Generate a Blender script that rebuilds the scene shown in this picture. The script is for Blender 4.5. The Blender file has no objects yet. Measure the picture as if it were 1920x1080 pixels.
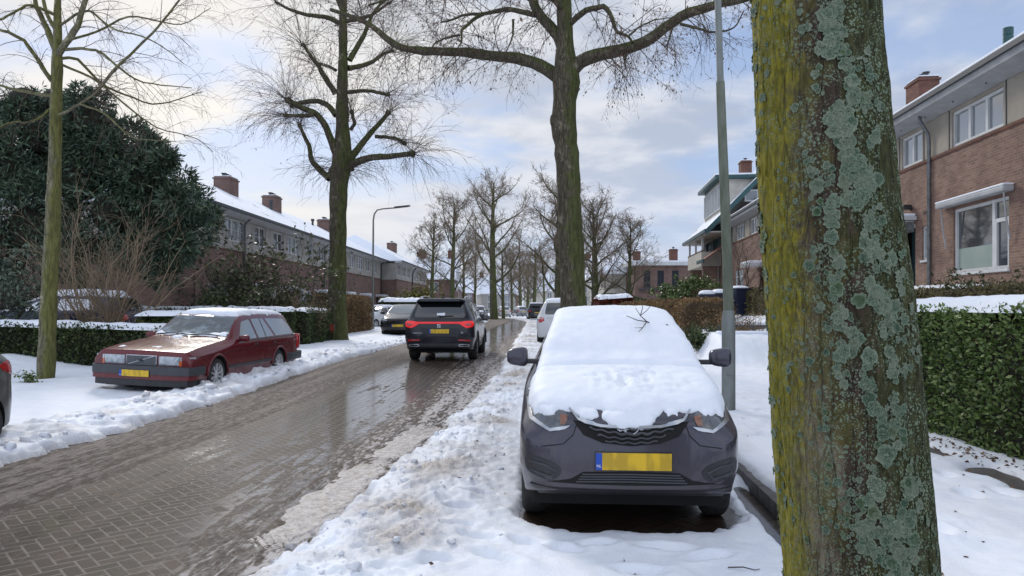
import bpy, bmesh, math, random
import numpy as np
from mathutils import Vector, Matrix
from mathutils.bvhtree import BVHTree
from mathutils.geometry import delaunay_2d_cdt
random.seed(7)
SC = bpy.context.scene
COL = SC.collection
R = math.radians
PI = math.pi
F = 1371.0; HZ = 575.0; EYE = 1.58

def gz(y):
    t = np.clip((np.asarray(y, float) - 10.0) / 10.0, 0, 1)
    return 0.16 * t * t * (3 - 2 * t)
def P(px, py, Y):
    """a point seen at photo pixel (px, py), Y metres down the street"""
    return Vector(((px - 960) / F * Y, Y, EYE + (HZ - py) / F * Y))
def sstep(a, b, x):
    t = np.clip((np.asarray(x, float) - a) / (b - a), 0, 1)
    return t * t * (3 - 2 * t)

# ---------------------------------------------------------------- noise in numpy
def _hash(ix, iy, seed):
    h = (ix.astype(np.int64) * 374761393 + iy.astype(np.int64) * 668265263 + seed * 974711) & 0xFFFFFFFF
    h = ((h ^ (h >> 13)) * 1274126177) & 0xFFFFFFFF
    h = ((h ^ (h >> 16)) * 2246822519) & 0xFFFFFFFF
    return ((h ^ (h >> 15)) & 0xFFFFFF) / float(0xFFFFFF)
def vnoise(x, y, seed=0):
    x = np.asarray(x, float); y = np.asarray(y, float)
    ix = np.floor(x); iy = np.floor(y)
    fx = x - ix; fy = y - iy
    fx = fx * fx * (3 - 2 * fx); fy = fy * fy * (3 - 2 * fy)
    a = _hash(ix, iy, seed); b = _hash(ix + 1, iy, seed); c = _hash(ix, iy + 1, seed); d = _hash(ix + 1, iy + 1, seed)
    return (a * (1 - fx) + b * fx) * (1 - fy) + (c * (1 - fx) + d * fx) * fy
def fbm(x, y, seed=0, octs=4, gain=0.5):
    s = 0; a = 1.0; n = 0
    for k in range(octs):
        s = s + a * (vnoise(x * 2 ** k + 17.3 * k, y * 2 ** k + 9.1 * k, seed + k) - 0.5)
        n += a; a *= gain
    return s / n * 2
def lumps(x, y, seed=0):
    """round clods on a jittered grid: 0..1"""
    ix = np.floor(x); iy = np.floor(y)
    out = np.zeros_like(x)
    for dx in (-1, 0, 1):
        for dy in (-1, 0, 1):
            cx = ix + dx; cy = iy + dy
            px = cx + _hash(cx, cy, seed); py = cy + _hash(cx, cy, seed + 50)
            r = 0.25 + 0.6 * _hash(cx, cy, seed + 90) ** 2
            d2 = (x - px) ** 2 + (y - py) ** 2
            out = np.maximum(out, np.sqrt(np.clip(r * r - d2, 0, None)))
    return out

# ---------------------------------------------------------------- nodes
class NT:
    def __init__(s, tree):
        s.t = tree; s.t.nodes.clear()
    def n(s, typ, **kw):
        nd = s.t.nodes.new(typ)
        for k, v in kw.items(): setattr(nd, k, v)
        return nd
    def lk(s, a, b): s.t.links.new(a, b)
    def put(s, sock, v):
        if isinstance(v, bpy.types.NodeSocket): s.lk(v, sock)
        elif v is not None:
            if sock.type == 'RGBA' and len(v) == 3: v = (*v, 1)
            sock.default_value = v
    def m(s, op, a, b=None, c=None, clamp=False):
        nd = s.n('ShaderNodeMath', operation=op, use_clamp=clamp)
        for i, v in enumerate((a, b, c)): s.put(nd.inputs[i], v) if v is not None else None
        return nd.outputs[0]
    def mix(s, f, a, b, blend='MIX'):
        nd = s.n('ShaderNodeMix', data_type='RGBA', blend_type=blend)
        s.put(nd.inputs[0], f); s.put(nd.inputs[6], a); s.put(nd.inputs[7], b)
        return nd.outputs[2]
    def ramp(s, f, stops, interp='LINEAR'):
        nd = s.n('ShaderNodeValToRGB'); cr = nd.color_ramp; cr.interpolation = interp
        while len(cr.elements) < len(stops): cr.elements.new(0.5)
        for e, (p, c) in zip(cr.elements, stops):
            e.position = p; e.color = (c, c, c, 1) if not hasattr(c, '__len__') else (*c, 1)
        s.put(nd.inputs[0], f); return nd.outputs[0]
    def mr(s, v, a, b, c=0.0, d=1.0, smooth=True):
        nd = s.n('ShaderNodeMapRange', interpolation_type='SMOOTHSTEP' if smooth else 'LINEAR')
        s.put(nd.inputs[0], v)
        for i, q in enumerate((a, b, c, d)): s.put(nd.inputs[i + 1], q)
        return nd.outputs[0]
    def noise(s, vec, scale, detail=4, rough=0.55, dist=0.0, col=False):
        nd = s.n('ShaderNodeTexNoise'); s.put(nd.inputs['Vector'], vec)
        nd.inputs['Scale'].default_value = scale; nd.inputs['Detail'].default_value = detail
        nd.inputs['Roughness'].default_value = rough; nd.inputs['Distortion'].default_value = dist
        return nd.outputs[1 if col else 0]
    def voro(s, vec, scale, feature='F1', out=0, rnd=1.0):
        nd = s.n('ShaderNodeTexVoronoi', feature=feature); s.put(nd.inputs['Vector'], vec)
        nd.inputs['Scale'].default_value = scale; nd.inputs['Randomness'].default_value = rnd
        return nd.outputs[out]
    def xyz(s, vec):
        nd = s.n('ShaderNodeSeparateXYZ'); s.lk(vec, nd.inputs[0]); return nd.outputs
    def vec(s, x, y, z=0.0):
        nd = s.n('ShaderNodeCombineXYZ')
        for i, v in enumerate((x, y, z)): s.put(nd.inputs[i], v)
        return nd.outputs[0]
    def obco(s): return s.n('ShaderNodeTexCoord').outputs['Object']
    def scl(s, v, k):
        nd = s.n('ShaderNodeVectorMath', operation='MULTIPLY'); s.lk(v, nd.inputs[0]); nd.inputs[1].default_value = k
        return nd.outputs[0]
    def bump(s, h, strength, dist, prev=None):
        nd = s.n('ShaderNodeBump'); s.put(nd.inputs['Height'], h)
        s.put(nd.inputs['Strength'], strength); nd.inputs['Distance'].default_value = dist
        if prev is not None: s.lk(prev, nd.inputs['Normal'])
        return nd.outputs[0]
    def bsdf(s, **kw):
        nd = s.n('ShaderNodeBsdfPrincipled'); o = s.n('ShaderNodeOutputMaterial'); s.lk(nd.outputs[0], o.inputs[0])
        names = dict(col='Base Color', rough='Roughness', metal='Metallic', spec='Specular IOR Level', coat='Coat Weight', coatr='Coat Roughness',
                     nrm='Normal', trans='Transmission Weight', emi='Emission Color', emis='Emission Strength', sss='Subsurface Weight', ior='IOR', alpha='Alpha')
        for k, v in kw.items(): s.put(nd.inputs[names[k]], v)
        return nd
def newmat(name):
    m = bpy.data.materials.new(name); m.use_nodes = True
    return m, NT(m.node_tree)

_MC = {}
def nmat(name, c1, c2=None, scale=5.0, rough=0.6, metal=0.0, bump=0.0, bscale=40.0, coat=0.0, spec=0.5, island=0.0, squash=(1, 1, 1), emis=None, snow=0.0, rvar=0.0):
    """c1/c2 mottled by noise, small bump, optional brightness change per loose piece, optional snow dusting on upward faces"""
    if name in _MC: return _MC[name]
    m, t = newmat(name); _MC[name] = m
    oc = t.scl(t.obco(), squash)
    c2 = c2 or tuple(c * 0.72 for c in c1)
    nz = t.noise(oc, scale, 6, 0.6)
    col = t.mix(t.mr(nz, 0.32, 0.68), c1, c2)
    if island:
        rp = t.n('ShaderNodeNewGeometry').outputs['Random Per Island']
        k = t.m('MULTIPLY_ADD', rp, 2 * island, 1 - island)
        hs = t.n('ShaderNodeHueSaturation'); t.lk(col, hs.inputs['Color']); t.lk(k, hs.inputs['Value'])
        t.lk(t.m('MULTIPLY_ADD', rp, 0.05, 0.475), hs.inputs['Hue']); col = hs.outputs[0]
    r = rough
    if rvar: r = t.m('MULTIPLY_ADD', t.m('SUBTRACT', nz, 0.5), rvar * 2, rough, clamp=True)
    kw = {}
    if bump: kw['nrm'] = t.bump(t.noise(oc, bscale, 5, 0.6), bump, 0.02)
    if snow:
        g = t.n('ShaderNodeNewGeometry'); nzc = t.xyz(g.outputs['Normal'])[2]
        mk = t.mr(t.m('ADD', nzc, t.m('MULTIPLY', t.m('SUBTRACT', t.noise(oc, 9, 4), 0.5), 0.9)), 0.9 - snow, 1.05 - snow)
        col = t.mix(mk, col, (0.8, 0.84, 0.9))
    if emis: kw['emi'] = c1; kw['emis'] = emis
    t.bsdf(col=col, rough=r, metal=metal, coat=coat, coatr=0.05, spec=spec, **kw)
    return m

def leafmat(name, c1, c2, c3=None, rough=0.5, trans=0.15):
    m, t = newmat(name)
    rp = t.n('ShaderNodeNewGeometry').outputs['Random Per Island']
    stops = [(0.0, c1), (0.75, c2), (1.0, c3 or c2)]
    col = t.ramp(rp, stops)
    if 'green_hedge' in name:
        br_ = t.mr(t.m('ADD', rp, t.m('MULTIPLY', t.m('SUBTRACT', t.noise(t.obco(), 2.4, 4), 0.5), 0.9)), 1.06, 1.12)
        col = t.mix(br_, col, (0.16, 0.075, 0.035))
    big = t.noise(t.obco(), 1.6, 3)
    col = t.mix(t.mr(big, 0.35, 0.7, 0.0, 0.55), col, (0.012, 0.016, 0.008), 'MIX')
    b = t.bsdf(col=col, rough=rough, spec=0.35)
    return m

# ---------------------------------------------------------------- meshes and objects
class MB:
    def __init__(s): s.v = []; s.f = []; s.mi = []; s.cur = 0
    def add(s, vs, fs):
        o = len(s.v); s.v.extend([tuple(v) for v in vs])
        s.f.extend([tuple(i + o for i in f) for f in fs]); s.mi.extend([s.cur] * len(fs)); return s
    def box(s, a, b):
        x0, y0, z0 = [min(p, q) for p, q in zip(a, b)]; x1, y1, z1 = [max(p, q) for p, q in zip(a, b)]
        return s.add([(x0, y0, z0), (x1, y0, z0), (x1, y1, z0), (x0, y1, z0), (x0, y0, z1), (x1, y0, z1), (x1, y1, z1), (x0, y1, z1)],
              [(0, 3, 2, 1), (4, 5, 6, 7), (0, 1, 5, 4), (1, 2, 6, 5), (2, 3, 7, 6), (3, 0, 4, 7)])
    def bbox(s, a, b, r=0.01):
        """box with bevelled edges"""
        bm = bmesh.new(); bmesh.ops.create_cube(bm, size=1.0)
        c = [(p + q) / 2 for p, q in zip(a, b)]; d = [abs(q - p) for p, q in zip(a, b)]
        for v in bm.verts: v.co = Vector([v.co[i] * d[i] + c[i] for i in range(3)])
        bmesh.ops.bevel(bm, geom=bm.edges[:], offset=min(r, min(d) * 0.45), segments=2, affect='EDGES', profile=0.5)
        bm.verts.index_update()
        s.add([v.co.copy() for v in bm.verts], [[v.index for v in f.verts] for f in bm.faces]); bm.free(); return s
    def quad(s, *p): return s.add(p, [tuple(range(len(p)))])
    def prism(s, poly, d):
        """poly: 3D points of a flat polygon, extruded by vector d"""
        n = len(poly); d = Vector(d); a = [Vector(p) for p in poly]; b = [p + d for p in a]
        fs = [tuple(range(n)), tuple(range(2 * n - 1, n - 1, -1))] + [(i, i + n, (i + 1) % n + n, (i + 1) % n) for i in range(n)]
        return s.add(a + b, fs)
    def tube(s, pts, rad, sides=8, cap=True):
        pts = [Vector(p) for p in pts]; n = len(pts)
        rad = [rad] * n if not hasattr(rad, '__len__') else rad
        vs = []; ref = Vector((0.31, 0.87, 0.4))
        for i, p in enumerate(pts):
            t = (pts[min(i + 1, n - 1)] - pts[max(i - 1, 0)]).normalized()
            if abs(t.dot(ref)) > 0.95: ref = Vector((0.9, -0.2, 0.3))
            a = t.cross(ref).normalized(); b = t.cross(a)
            for k in range(sides):
                th = 2 * PI * k / sides
                vs.append(p + (a * math.cos(th) + b * math.sin(th)) * rad[i])
        fs = [(i * sides + k, i * sides + (k + 1) % sides, (i + 1) * sides + (k + 1) % sides, (i + 1) * sides + k) for i in range(n - 1) for k in range(sides)]
        if cap: fs += [tuple(range(sides - 1, -1, -1)), tuple(range((n - 1) * sides, n * sides))]
        return s.add(vs, fs)
    def lathe(s, prof, seg=32, axis='z', origin=(0, 0, 0)):
        """prof: (radius, height)"""
        vs = []; n = len(prof); O = Vector(origin)
        for r, h in prof:
            for k in range(seg):
                th = 2 * PI * k / seg; c, q = r * math.cos(th), r * math.sin(th)
                vs.append(O + Vector({'z': (c, q, h), 'x': (h, c, q), 'y': (q, h, c)}[axis]))
        fs = [(i * seg + k, i * seg + (k + 1) % seg, (i + 1) * seg + (k + 1) % seg, (i + 1) * seg + k) for i in range(n - 1) for k in range(seg)]
        return s.add(vs, fs)
    def build(s, name, mats, parent=None, smooth=False, sharp=None):
        return link(name, s.v, s.f, mats, parent, smooth, sharp, s.mi)

def link(name, v, f, mats, parent=None, smooth=False, sharp=None, mi=None, fixn=False):
    me = bpy.data.meshes.new(name); me.from_pydata([tuple(p) for p in v] if not isinstance(v, np.ndarray) else v.tolist(), [], f if not isinstance(f, np.ndarray) else f.tolist())
    return linkme(name, me, mats, parent, smooth, sharp, mi)
def linkme(name, me, mats, parent=None, smooth=False, sharp=None, mi=None):
    mats = mats if isinstance(mats, (list, tuple)) else [mats]
    for m in mats: me.materials.append(m)
    if mi is not None and len(mats) > 1: me.polygons.foreach_set('material_index', np.array(mi, dtype=np.int32))
    if smooth or sharp:
        me.polygons.foreach_set('use_smooth', np.ones(len(me.polygons), dtype=bool))
        if sharp: me.set_sharp_from_angle(angle=R(sharp))
    me.update()
    o = bpy.data.objects.new(name, me); COL.objects.link(o)
    if parent is not None: o.parent = parent
    return o
def fastmesh(name, V, Fq):
    """V (n,3) float, Fq (m,k) int with one k"""
    me = bpy.data.meshes.new(name); V = np.asarray(V, np.float32); Fq = np.asarray(Fq, np.int32)
    k = Fq.shape[1]; m = len(Fq)
    me.vertices.add(len(V)); me.vertices.foreach_set('co', V.ravel())
    me.loops.add(m * k); me.loops.foreach_set('vertex_index', Fq.ravel())
    me.polygons.add(m); me.polygons.foreach_set('loop_start', np.arange(m, dtype=np.int32) * k)
    me.update(calc_edges=True); me.validate()
    return me
def tag(o, label, cat, group=None):
    o['label'] = label; o['category'] = cat
    if group: o['group'] = group
    return o
def thing(name, label, cat, loc=(0, 0, 0), rot=(0, 0, 0), group=None):
    o = bpy.data.objects.new(name, None); COL.objects.link(o); o.location = loc
    o.rotation_euler = rot if hasattr(rot, '__len__') else (0, 0, rot)
    o.empty_display_size = 0.2
    return tag(o, label, cat, group)
def struct(o): o['kind'] = 'structure'; return o
def stuff(o): o['kind'] = 'stuff'; return o
def dup(root, loc, rotz, label, scale=None, group=None):
    """a thing with copies of its parts and sub-parts, meshes shared"""
    r = root.copy(); COL.objects.link(r); r.location = loc; r.rotation_euler = (0, 0, rotz); r['label'] = label
    if scale: r.scale = scale if hasattr(scale, '__len__') else (scale,) * 3
    if group: r['group'] = group
    for ch in list(root.children):
        c = ch.copy(); COL.objects.link(c); c.parent = r
        for g in list(ch.children):
            d = g.copy(); COL.objects.link(d); d.parent = c
    return r
def text_mesh(name, txt, size, mat_, parent, M, ext=0.002):
    cu = bpy.data.curves.new(name, 'FONT'); cu.body = txt; cu.size = size; cu.extrude = ext; cu.align_x = 'CENTER'; cu.align_y = 'CENTER'
    tmp = bpy.data.objects.new('tmp', cu); COL.objects.link(tmp)
    dg = bpy.context.evaluated_depsgraph_get(); dg.update()
    me = bpy.data.meshes.new_from_object(tmp.evaluated_get(dg)); bpy.data.objects.remove(tmp); bpy.data.curves.remove(cu)
    me.transform(M)
    return linkme(name, me, mat_, parent)
# ================================================================ camera, sky, sun
cam = bpy.data.cameras.new('camera'); co = bpy.data.objects.new('camera', cam); COL.objects.link(co)
co.location = (0, 0, EYE); co.rotation_euler = (R(90), 0, 0)
cam.sensor_width = 36; cam.lens = 36 * F / 1920; cam.shift_y = 35 / 1920; cam.clip_end = 4000; cam.clip_start = 0.05
SC.camera = co
SC.view_settings.view_transform = 'Standard'; SC.view_settings.look = 'None'; SC.view_settings.exposure = 0; SC.view_settings.gamma = 1
SC.cycles.max_bounces = 6; SC.cycles.use_denoising = True
SUN_EL, SUN_AZ = R(34), R(-24)          # azimuth from +Y, positive towards +X
W = bpy.data.worlds.new('World'); SC.world = W; W.use_nodes = True
t = NT(W.node_tree)
sky = t.n('ShaderNodeTexSky'); sky.sky_type = 'NISHITA'; sky.sun_disc = False
sky.sun_elevation = SUN_EL; sky.sun_rotation = SUN_AZ % (2 * PI); sky.air_density = 1.0; sky.dust_density = 1.0; sky.ozone_density = 1.5
g = t.n('ShaderNodeTexCoord').outputs['Generated']
x, y, z = t.xyz(g)
zz = t.m('ADD', t.m('MAXIMUM', z, 0.0), 0.16)
pv = t.vec(t.m('DIVIDE', x, zz), t.m('DIVIDE', y, zz), 0.0)
big = t.noise(t.vec(t.m('ADD', t.m('DIVIDE', x, zz), 3.1), t.m('MULTIPLY', t.m('DIVIDE', y, zz), 1.25), 0.0), 1.05, 8, 0.52, 0.25)
cov = t.mr(big, 0.37, 0.52)
cov = t.m('MULTIPLY_ADD', cov, 0.80, 0.20)
low = t.mr(z, 0.0, 0.30, 1.0, 0.0)
cov = t.m('MAXIMUM', cov, t.m('MULTIPLY', low, 0.8))
sd = Vector((math.sin(R(-24)) * math.cos(R(14)), math.cos(R(-24)) * math.cos(R(14)), math.sin(R(14))))
nd = t.n('ShaderNodeVectorMath', operation='DOT_PRODUCT'); t.lk(g, nd.inputs[0]); nd.inputs[1].default_value = sd
dt = t.m('MAXIMUM', nd.outputs['Value'], 0.0)
glow = t.m('MULTIPLY', t.m('POWER', dt, 18.0), 1.0, clamp=True)
tex = t.noise(pv, 2.6, 7, 0.55, 0.2)
shade = t.mr(tex, 0.38, 0.62)
ccol = t.mix(shade, (3.9, 4.5, 5.7), (6.6, 6.8, 7.35))
ccol = t.mix(t.m('MULTIPLY', low, 0.75), ccol, (5.2, 5.9, 7.4))
ccol = t.mix(t.m('MULTIPLY', glow, 0.9), ccol, (8.9, 8.5, 7.9))
skc = t.n('ShaderNodeMix', data_type='RGBA', blend_type='MULTIPLY'); skc.inputs[0].default_value = 1.0
t.lk(sky.outputs[0], skc.inputs[6]); skc.inputs[7].default_value = (0.95, 1.0, 1.1, 1)
blue = t.mix(0.65, skc.outputs[2], (2.8, 3.95, 6.4))
fin = t.mix(cov, blue, ccol)
back = t.mr(y, 0.15, -0.35, 1.0, 1.6)              # brightness added to the sky behind the camera, lifts surfaces facing it
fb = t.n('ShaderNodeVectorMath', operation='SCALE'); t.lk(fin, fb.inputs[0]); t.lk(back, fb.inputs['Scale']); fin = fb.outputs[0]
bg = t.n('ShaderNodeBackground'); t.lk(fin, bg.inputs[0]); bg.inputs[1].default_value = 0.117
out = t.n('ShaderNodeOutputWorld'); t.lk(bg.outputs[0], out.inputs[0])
sl = bpy.data.lights.new('sun', 'SUN'); so = bpy.data.objects.new('sun', sl); COL.objects.link(so)
sl.energy = 1.7; sl.angle = R(14); sl.color = (1.0, 0.95, 0.87)
dirv = Vector((math.sin(SUN_AZ) * math.cos(SUN_EL), math.cos(SUN_AZ) * math.cos(SUN_EL), math.sin(SUN_EL)))
so.rotation_euler = dirv.to_track_quat('Z', 'Y').to_euler(); so.location = dirv * 50

# ================================================================ shared materials
M = {}
def snowmat(name, dirt=True, fine=1.0):
    m, t = newmat(name); oc = t.obco()
    n1 = t.noise(oc, 4, 5, 0.6); n2 = t.noise(oc, 45, 4, 0.65); n3 = t.noise(oc, 190, 3, 0.6)
    col = t.mix(t.mr(n1, 0.3, 0.7), (0.86, 0.885, 0.93), (0.79, 0.83, 0.90))
    r = 0.6
    if dirt:
        at = t.n('ShaderNodeAttribute', attribute_name='dirt').outputs['Fac']
        dn = t.m('ADD', at, t.m('MULTIPLY', t.m('SUBTRACT', n2, 0.5), t.m('MULTIPLY', at, 1.6)), clamp=True)
        brown = t.mix(t.mr(t.noise(oc, 13, 4), 0.35, 0.65), (0.47, 0.41, 0.35), (0.25, 0.205, 0.165))
        col = t.mix(dn, col, brown)
    b = t.bump(n2, 0.35 * fine, 0.02); b = t.bump(n3, 0.4 * fine, 0.006, b)
    t.bsdf(col=col, rough=r, spec=0.3, nrm=b)
    return m
M['snow'] = snowmat('snow'); M['snowc'] = snowmat('clean_snow', False, 0.7)

def pavers(name, slush=True):
    """herringbone clinker bricks, wet, with slush streaks along the street"""
    m, t = newmat(name); oc = t.obco(); x, y, z = t.xyz(oc)
    a = R(45 - 2.6); S = 0.096
    u = t.m('DIVIDE', t.m('ADD', t.m('MULTIPLY', x, math.cos(a)), t.m('MULTIPLY', y, math.sin(a))), S)
    v = t.m('DIVIDE', t.m('SUBTRACT', t.m('MULTIPLY', y, math.cos(a)), t.m('MULTIPLY', x, math.sin(a))), S)
    iu = t.m('FLOOR', u); iv = t.m('FLOOR', v); fu = t.m('SUBTRACT', u, iu); fv = t.m('SUBTRACT', v, iv)
    k = t.m('FLOORED_MODULO', t.m('SUBTRACT', iu, iv), 4.0)
    def eq(q): return t.m('COMPARE', k, float(q), 0.1)
    e0, e1, e2, e3 = [eq(q) for q in range(4)]
    big = 9.0
    dl = t.m('MULTIPLY_ADD', e1, big, fu); dr = t.m('MULTIPLY_ADD', e0, big, t.m('SUBTRACT', 1.0, fu))
    db = t.m('MULTIPLY_ADD', e2, big, fv); dtp = t.m('MULTIPLY_ADD', e3, big, t.m('SUBTRACT', 1.0, fv))
    d = t.m('MINIMUM', t.m('MINIMUM', dl, dr), t.m('MINIMUM', db, dtp))
    bu = t.m('SUBTRACT', iu, e1); bv = t.m('ADD', iv, e3)
    wn = t.n('ShaderNodeTexWhiteNoise', noise_dimensions='2D'); t.lk(t.vec(bu, bv), wn.inputs[0]); rnd = wn.outputs['Value']
    face = t.mr(d, 0.03, 0.13)
    brick = t.ramp(rnd, [(0, (0.026, 0.015, 0.010)), (0.5, (0.044, 0.025, 0.017)), (1, (0.072, 0.043, 0.030))])
    brick = t.mix(t.mr(t.noise(oc, 30, 4), 0.3, 0.7, 0, .6), brick, (0.032, 0.024, 0.018))
    joint = (0.014, 0.011, 0.009)
    col = t.mix(face, joint, brick)
    lat = t.m('ADD', t.m('SUBTRACT', x, t.m('MULTIPLY', y, 0.046)), 3.4)
    st = t.noise(t.vec(t.m('MULTIPLY', lat, 5.0), t.m('MULTIPLY', y, 0.28), 0.0), 1.0, 5, 0.6)
    st2 = t.noise(t.vec(t.m('MULTIPLY', lat, 17.0), t.m('MULTIPLY', y, 4.6), 3.0), 1.0, 6, 0.66)
    spot = t.noise(oc, 7.0, 6, 0.65)
    grain = t.noise(oc, 60, 4, 0.65)
    hgt = t.m('MULTIPLY_ADD', rnd, 0.15, face)
    coat = 0.5; coatn = None
    if slush:
        w = t.m('ADD', lat, t.m('ADD', t.m('MULTIPLY', t.m('SUBTRACT', spot, 0.5), 0.7), t.m('MULTIPLY', t.m('SUBTRACT', st, 0.5), 0.7)))
        w = t.m('ADD', w, t.mr(y, 9.0, 26.0, 0.0, -0.45))
        base = t.ramp(t.mr(w, -2.4, 2.6, smooth=False), [(0.0, 1.0), (0.20, 0.95), (0.345, 0.80), (0.385, 0.02), (0.44, 0.05), (0.50, 0.18), (0.64, 0.20), (0.70, 0.50), (0.76, 0.66), (0.83, 0.9), (1.0, 1.0)])
        s = t.m('ADD', base, t.m('ADD', t.m('MULTIPLY', t.m('SUBTRACT', st, 0.5), 1.0), t.m('ADD', t.m('MULTIPLY', t.m('SUBTRACT', st2, 0.5), 0.75), t.m('MULTIPLY', t.m('SUBTRACT', spot, 0.5), 0.75))))
        sl_ = t.mr(s, 0.42, 0.72)
        thick = t.mr(s, 0.75, 1.15)
        sj = t.m('MULTIPLY', t.m('SUBTRACT', 1.0, face), t.mr(s, -0.3, 0.25))
        dark = t.mix(t.mr(grain, 0.3, 0.7), (0.040, 0.029, 0.022), (0.080, 0.061, 0.049))
        lite = t.mix(t.mr(grain, 0.3, 0.7), (0.125, 0.10, 0.082), (0.23, 0.195, 0.168))
        sp3 = t.noise(oc, 22, 5, 0.7)
        scol = t.mix(t.mr(t.m('ADD', t.m('MULTIPLY_ADD', t.m('SUBTRACT', sp3, 0.5), 0.8, st2), t.m('MULTIPLY', t.m('SUBTRACT', st, 0.5), 0.8)), 0.38, 0.66), dark, lite)
        right = t.mr(lat, 0.7, 1.6)
        scol = t.mix(t.m('MULTIPLY', t.mr(t.m('ADD', st2, t.m('MULTIPLY', thick, 0.2)), 0.46, 0.66), t.m('MULTIPLY_ADD', right, 0.7, 0.06)), scol, (0.56, 0.53, 0.51))
        far = t.mr(y, 10.0, 30.0)
        scol = t.mix(t.m('MULTIPLY', far, 0.45), scol, (0.25, 0.21, 0.185))
        col = t.mix(sl_, col, scol)
        col = t.mix(t.m('MULTIPLY', t.m('MULTIPLY', sj, t.m('SUBTRACT', 1.0, sl_)), 0.75), col, (0.20, 0.17, 0.145))
        rough = t.m('MULTIPLY_ADD', sl_, 0.15, 0.6)
        rough = t.m('ADD', rough, t.m('MULTIPLY', t.m('SUBTRACT', grain, 0.5), 0.12), clamp=True)
        hgt = t.m('ADD', t.m('MULTIPLY', hgt, t.m('SUBTRACT', 1.0, t.m('MULTIPLY', sl_, 0.7))), t.m('MULTIPLY', sl_, t.m('MULTIPLY_ADD', grain, 1.5, t.m('MULTIPLY', st2, 1.5))))
        # water film over the bricks in the middle of the street
        film = t.mr(t.m('ADD', t.m('ABSOLUTE', t.m('SUBTRACT', w, 0.40)), t.m('MULTIPLY', t.m('SUBTRACT', st, 0.5), 0.9)), 0.55, 1.05, 1.0, 0.0)
        wn1 = t.noise(t.vec(t.m('MULTIPLY', lat, 2.3), t.m('MULTIPLY', y, 0.40), 21.0), 1.0, 4, 0.6, 0.4)
        wn2 = t.noise(t.vec(t.m('MULTIPLY', lat, 9.0), t.m('MULTIPLY', y, 0.85), 9.0), 1.0, 4, 0.65)
        wq = t.m('ADD', t.m('MULTIPLY_ADD', t.m('SUBTRACT', wn2, 0.5), 1.1, wn1), t.m('MULTIPLY', t.m('SUBTRACT', rnd, 0.5), 0.10))
        wq = t.m('ADD', wq, t.mr(y, 6.5, 13.0, -0.03, 0.12))
        wet = t.mr(wq, 0.435, 0.505, 0.03, 1.0)
        coat = t.m('MULTIPLY', t.m('MULTIPLY', wet, face), t.m('MULTIPLY', t.m('SUBTRACT', 1.0, t.m('MULTIPLY', sl_, 0.8)), t.m('MULTIPLY_ADD', film, 0.85, 0.08)))
        coatn = t.bump(t.m('ADD', t.m('MULTIPLY', face, 0.12), t.m('ADD', t.m('MULTIPLY', rnd, 1.0), t.m('ADD', t.m('MULTIPLY', spot, 0.8), t.m('MULTIPLY', grain, 0.25)))), 0.14, 0.006)
    else:
        rough = 0.35
    b = t.bump(hgt, 0.32, 0.005)
    b = t.bump(grain, 0.15, 0.006, b)
    nd = t.bsdf(col=col, rough=rough, spec=0.15, nrm=b, coat=coat, coatr=0.11)
    nd.inputs['Coat IOR'].default_value = 1.8
    if coatn is not None: t.lk(coatn, nd.inputs['Coat Normal'])
    return m
M['road'] = pavers('wet_clinker_road'); M['bay'] = pavers('parking_bay_clinkers', False)

# ================================================================ ground, road, snow
def road_c(Y):
    Y = np.asarray(Y, float)
    return -3.40 + 0.046 * Y - np.where(Y > 62, (Y - 62) ** 2 * 0.0045, 0)
def road_r(Y): return road_c(Y) + np.interp(Y, [3, 4.3, 7, 15.5, 27, 67, 200], [1.6, 1.68, 1.9, 2.3, 2.15, 1.7, 1.7])
def road_l(Y): return road_c(Y) - np.interp(Y, [3, 7, 27, 67, 200], [1.9, 1.9, 1.9, 1.75, 1.7])
def kerb_x(Y): return 1.93 + 0.075 * (np.asarray(Y, float) - 5.0)

def gridmesh(X, Y, Z):
    n, k = X.shape
    V = np.stack([X, Y, Z], -1).reshape(-1, 3)
    idx = np.arange(n * k).reshape(n, k)
    Fq = np.stack([idx[:-1, :-1], idx[:-1, 1:], idx[1:, 1:], idx[1:, :-1]], -1).reshape(-1, 4)
    return V, Fq
# far ground: one sheet to the horizon
ys = np.concatenate([np.linspace(-60, 0, 4), np.linspace(2, 24, 12), np.array([40, 70, 120, 300, 800, 2500])])
xs = np.concatenate([np.linspace(-2500, -60, 5), np.linspace(-40, 40, 9), np.linspace(60, 2500, 5)])
XX, YY = np.meshgrid(xs, ys); V, Fq = gridmesh(XX, YY, gz(YY) - 0.06)
me = fastmesh('ground', V, Fq); struct(linkme('ground', me, M['snowc'], smooth=True))
# road sheet, with the parking bay beside it
ys = np.concatenate([np.linspace(-4, 30, 69), np.linspace(31, 130, 100)])
ts = np.linspace(0, 1, 13)
XX = np.array([[(road_l(q) - 1.4) * (1 - a) + kerb_x(min(q, 60)) * a if q < 60 else (road_l(q) - 1.4) * (1 - a) + (road_r(q) + 1.5 + 0.0 * q) * a for a in ts] for q in ys])
YY = np.repeat(ys[:, None], len(ts), 1); V, Fq = gridmesh(XX, YY, gz(YY))
struct(linkme('road', fastmesh('road', V, Fq), M['road'], smooth=True))
ys = np.linspace(2, 12, 11); XX = np.stack([kerb_x(ys) - 2.45, kerb_x(ys) - 0.004], 1); YY = np.stack([ys, ys], 1)
V, Fq = gridmesh(XX, YY, gz(YY) + 0.004); struct(linkme('parking_bay', fastmesh('parking_bay', V, Fq), M['bay']))
M['kerb'] = nmat('kerb_stone', (0.10, 0.09, 0.085), (0.05, 0.045, 0.04), 8, 0.55, bump=0.4)
mb = MB(); q = np.linspace(-2, 58, 61)
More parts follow.
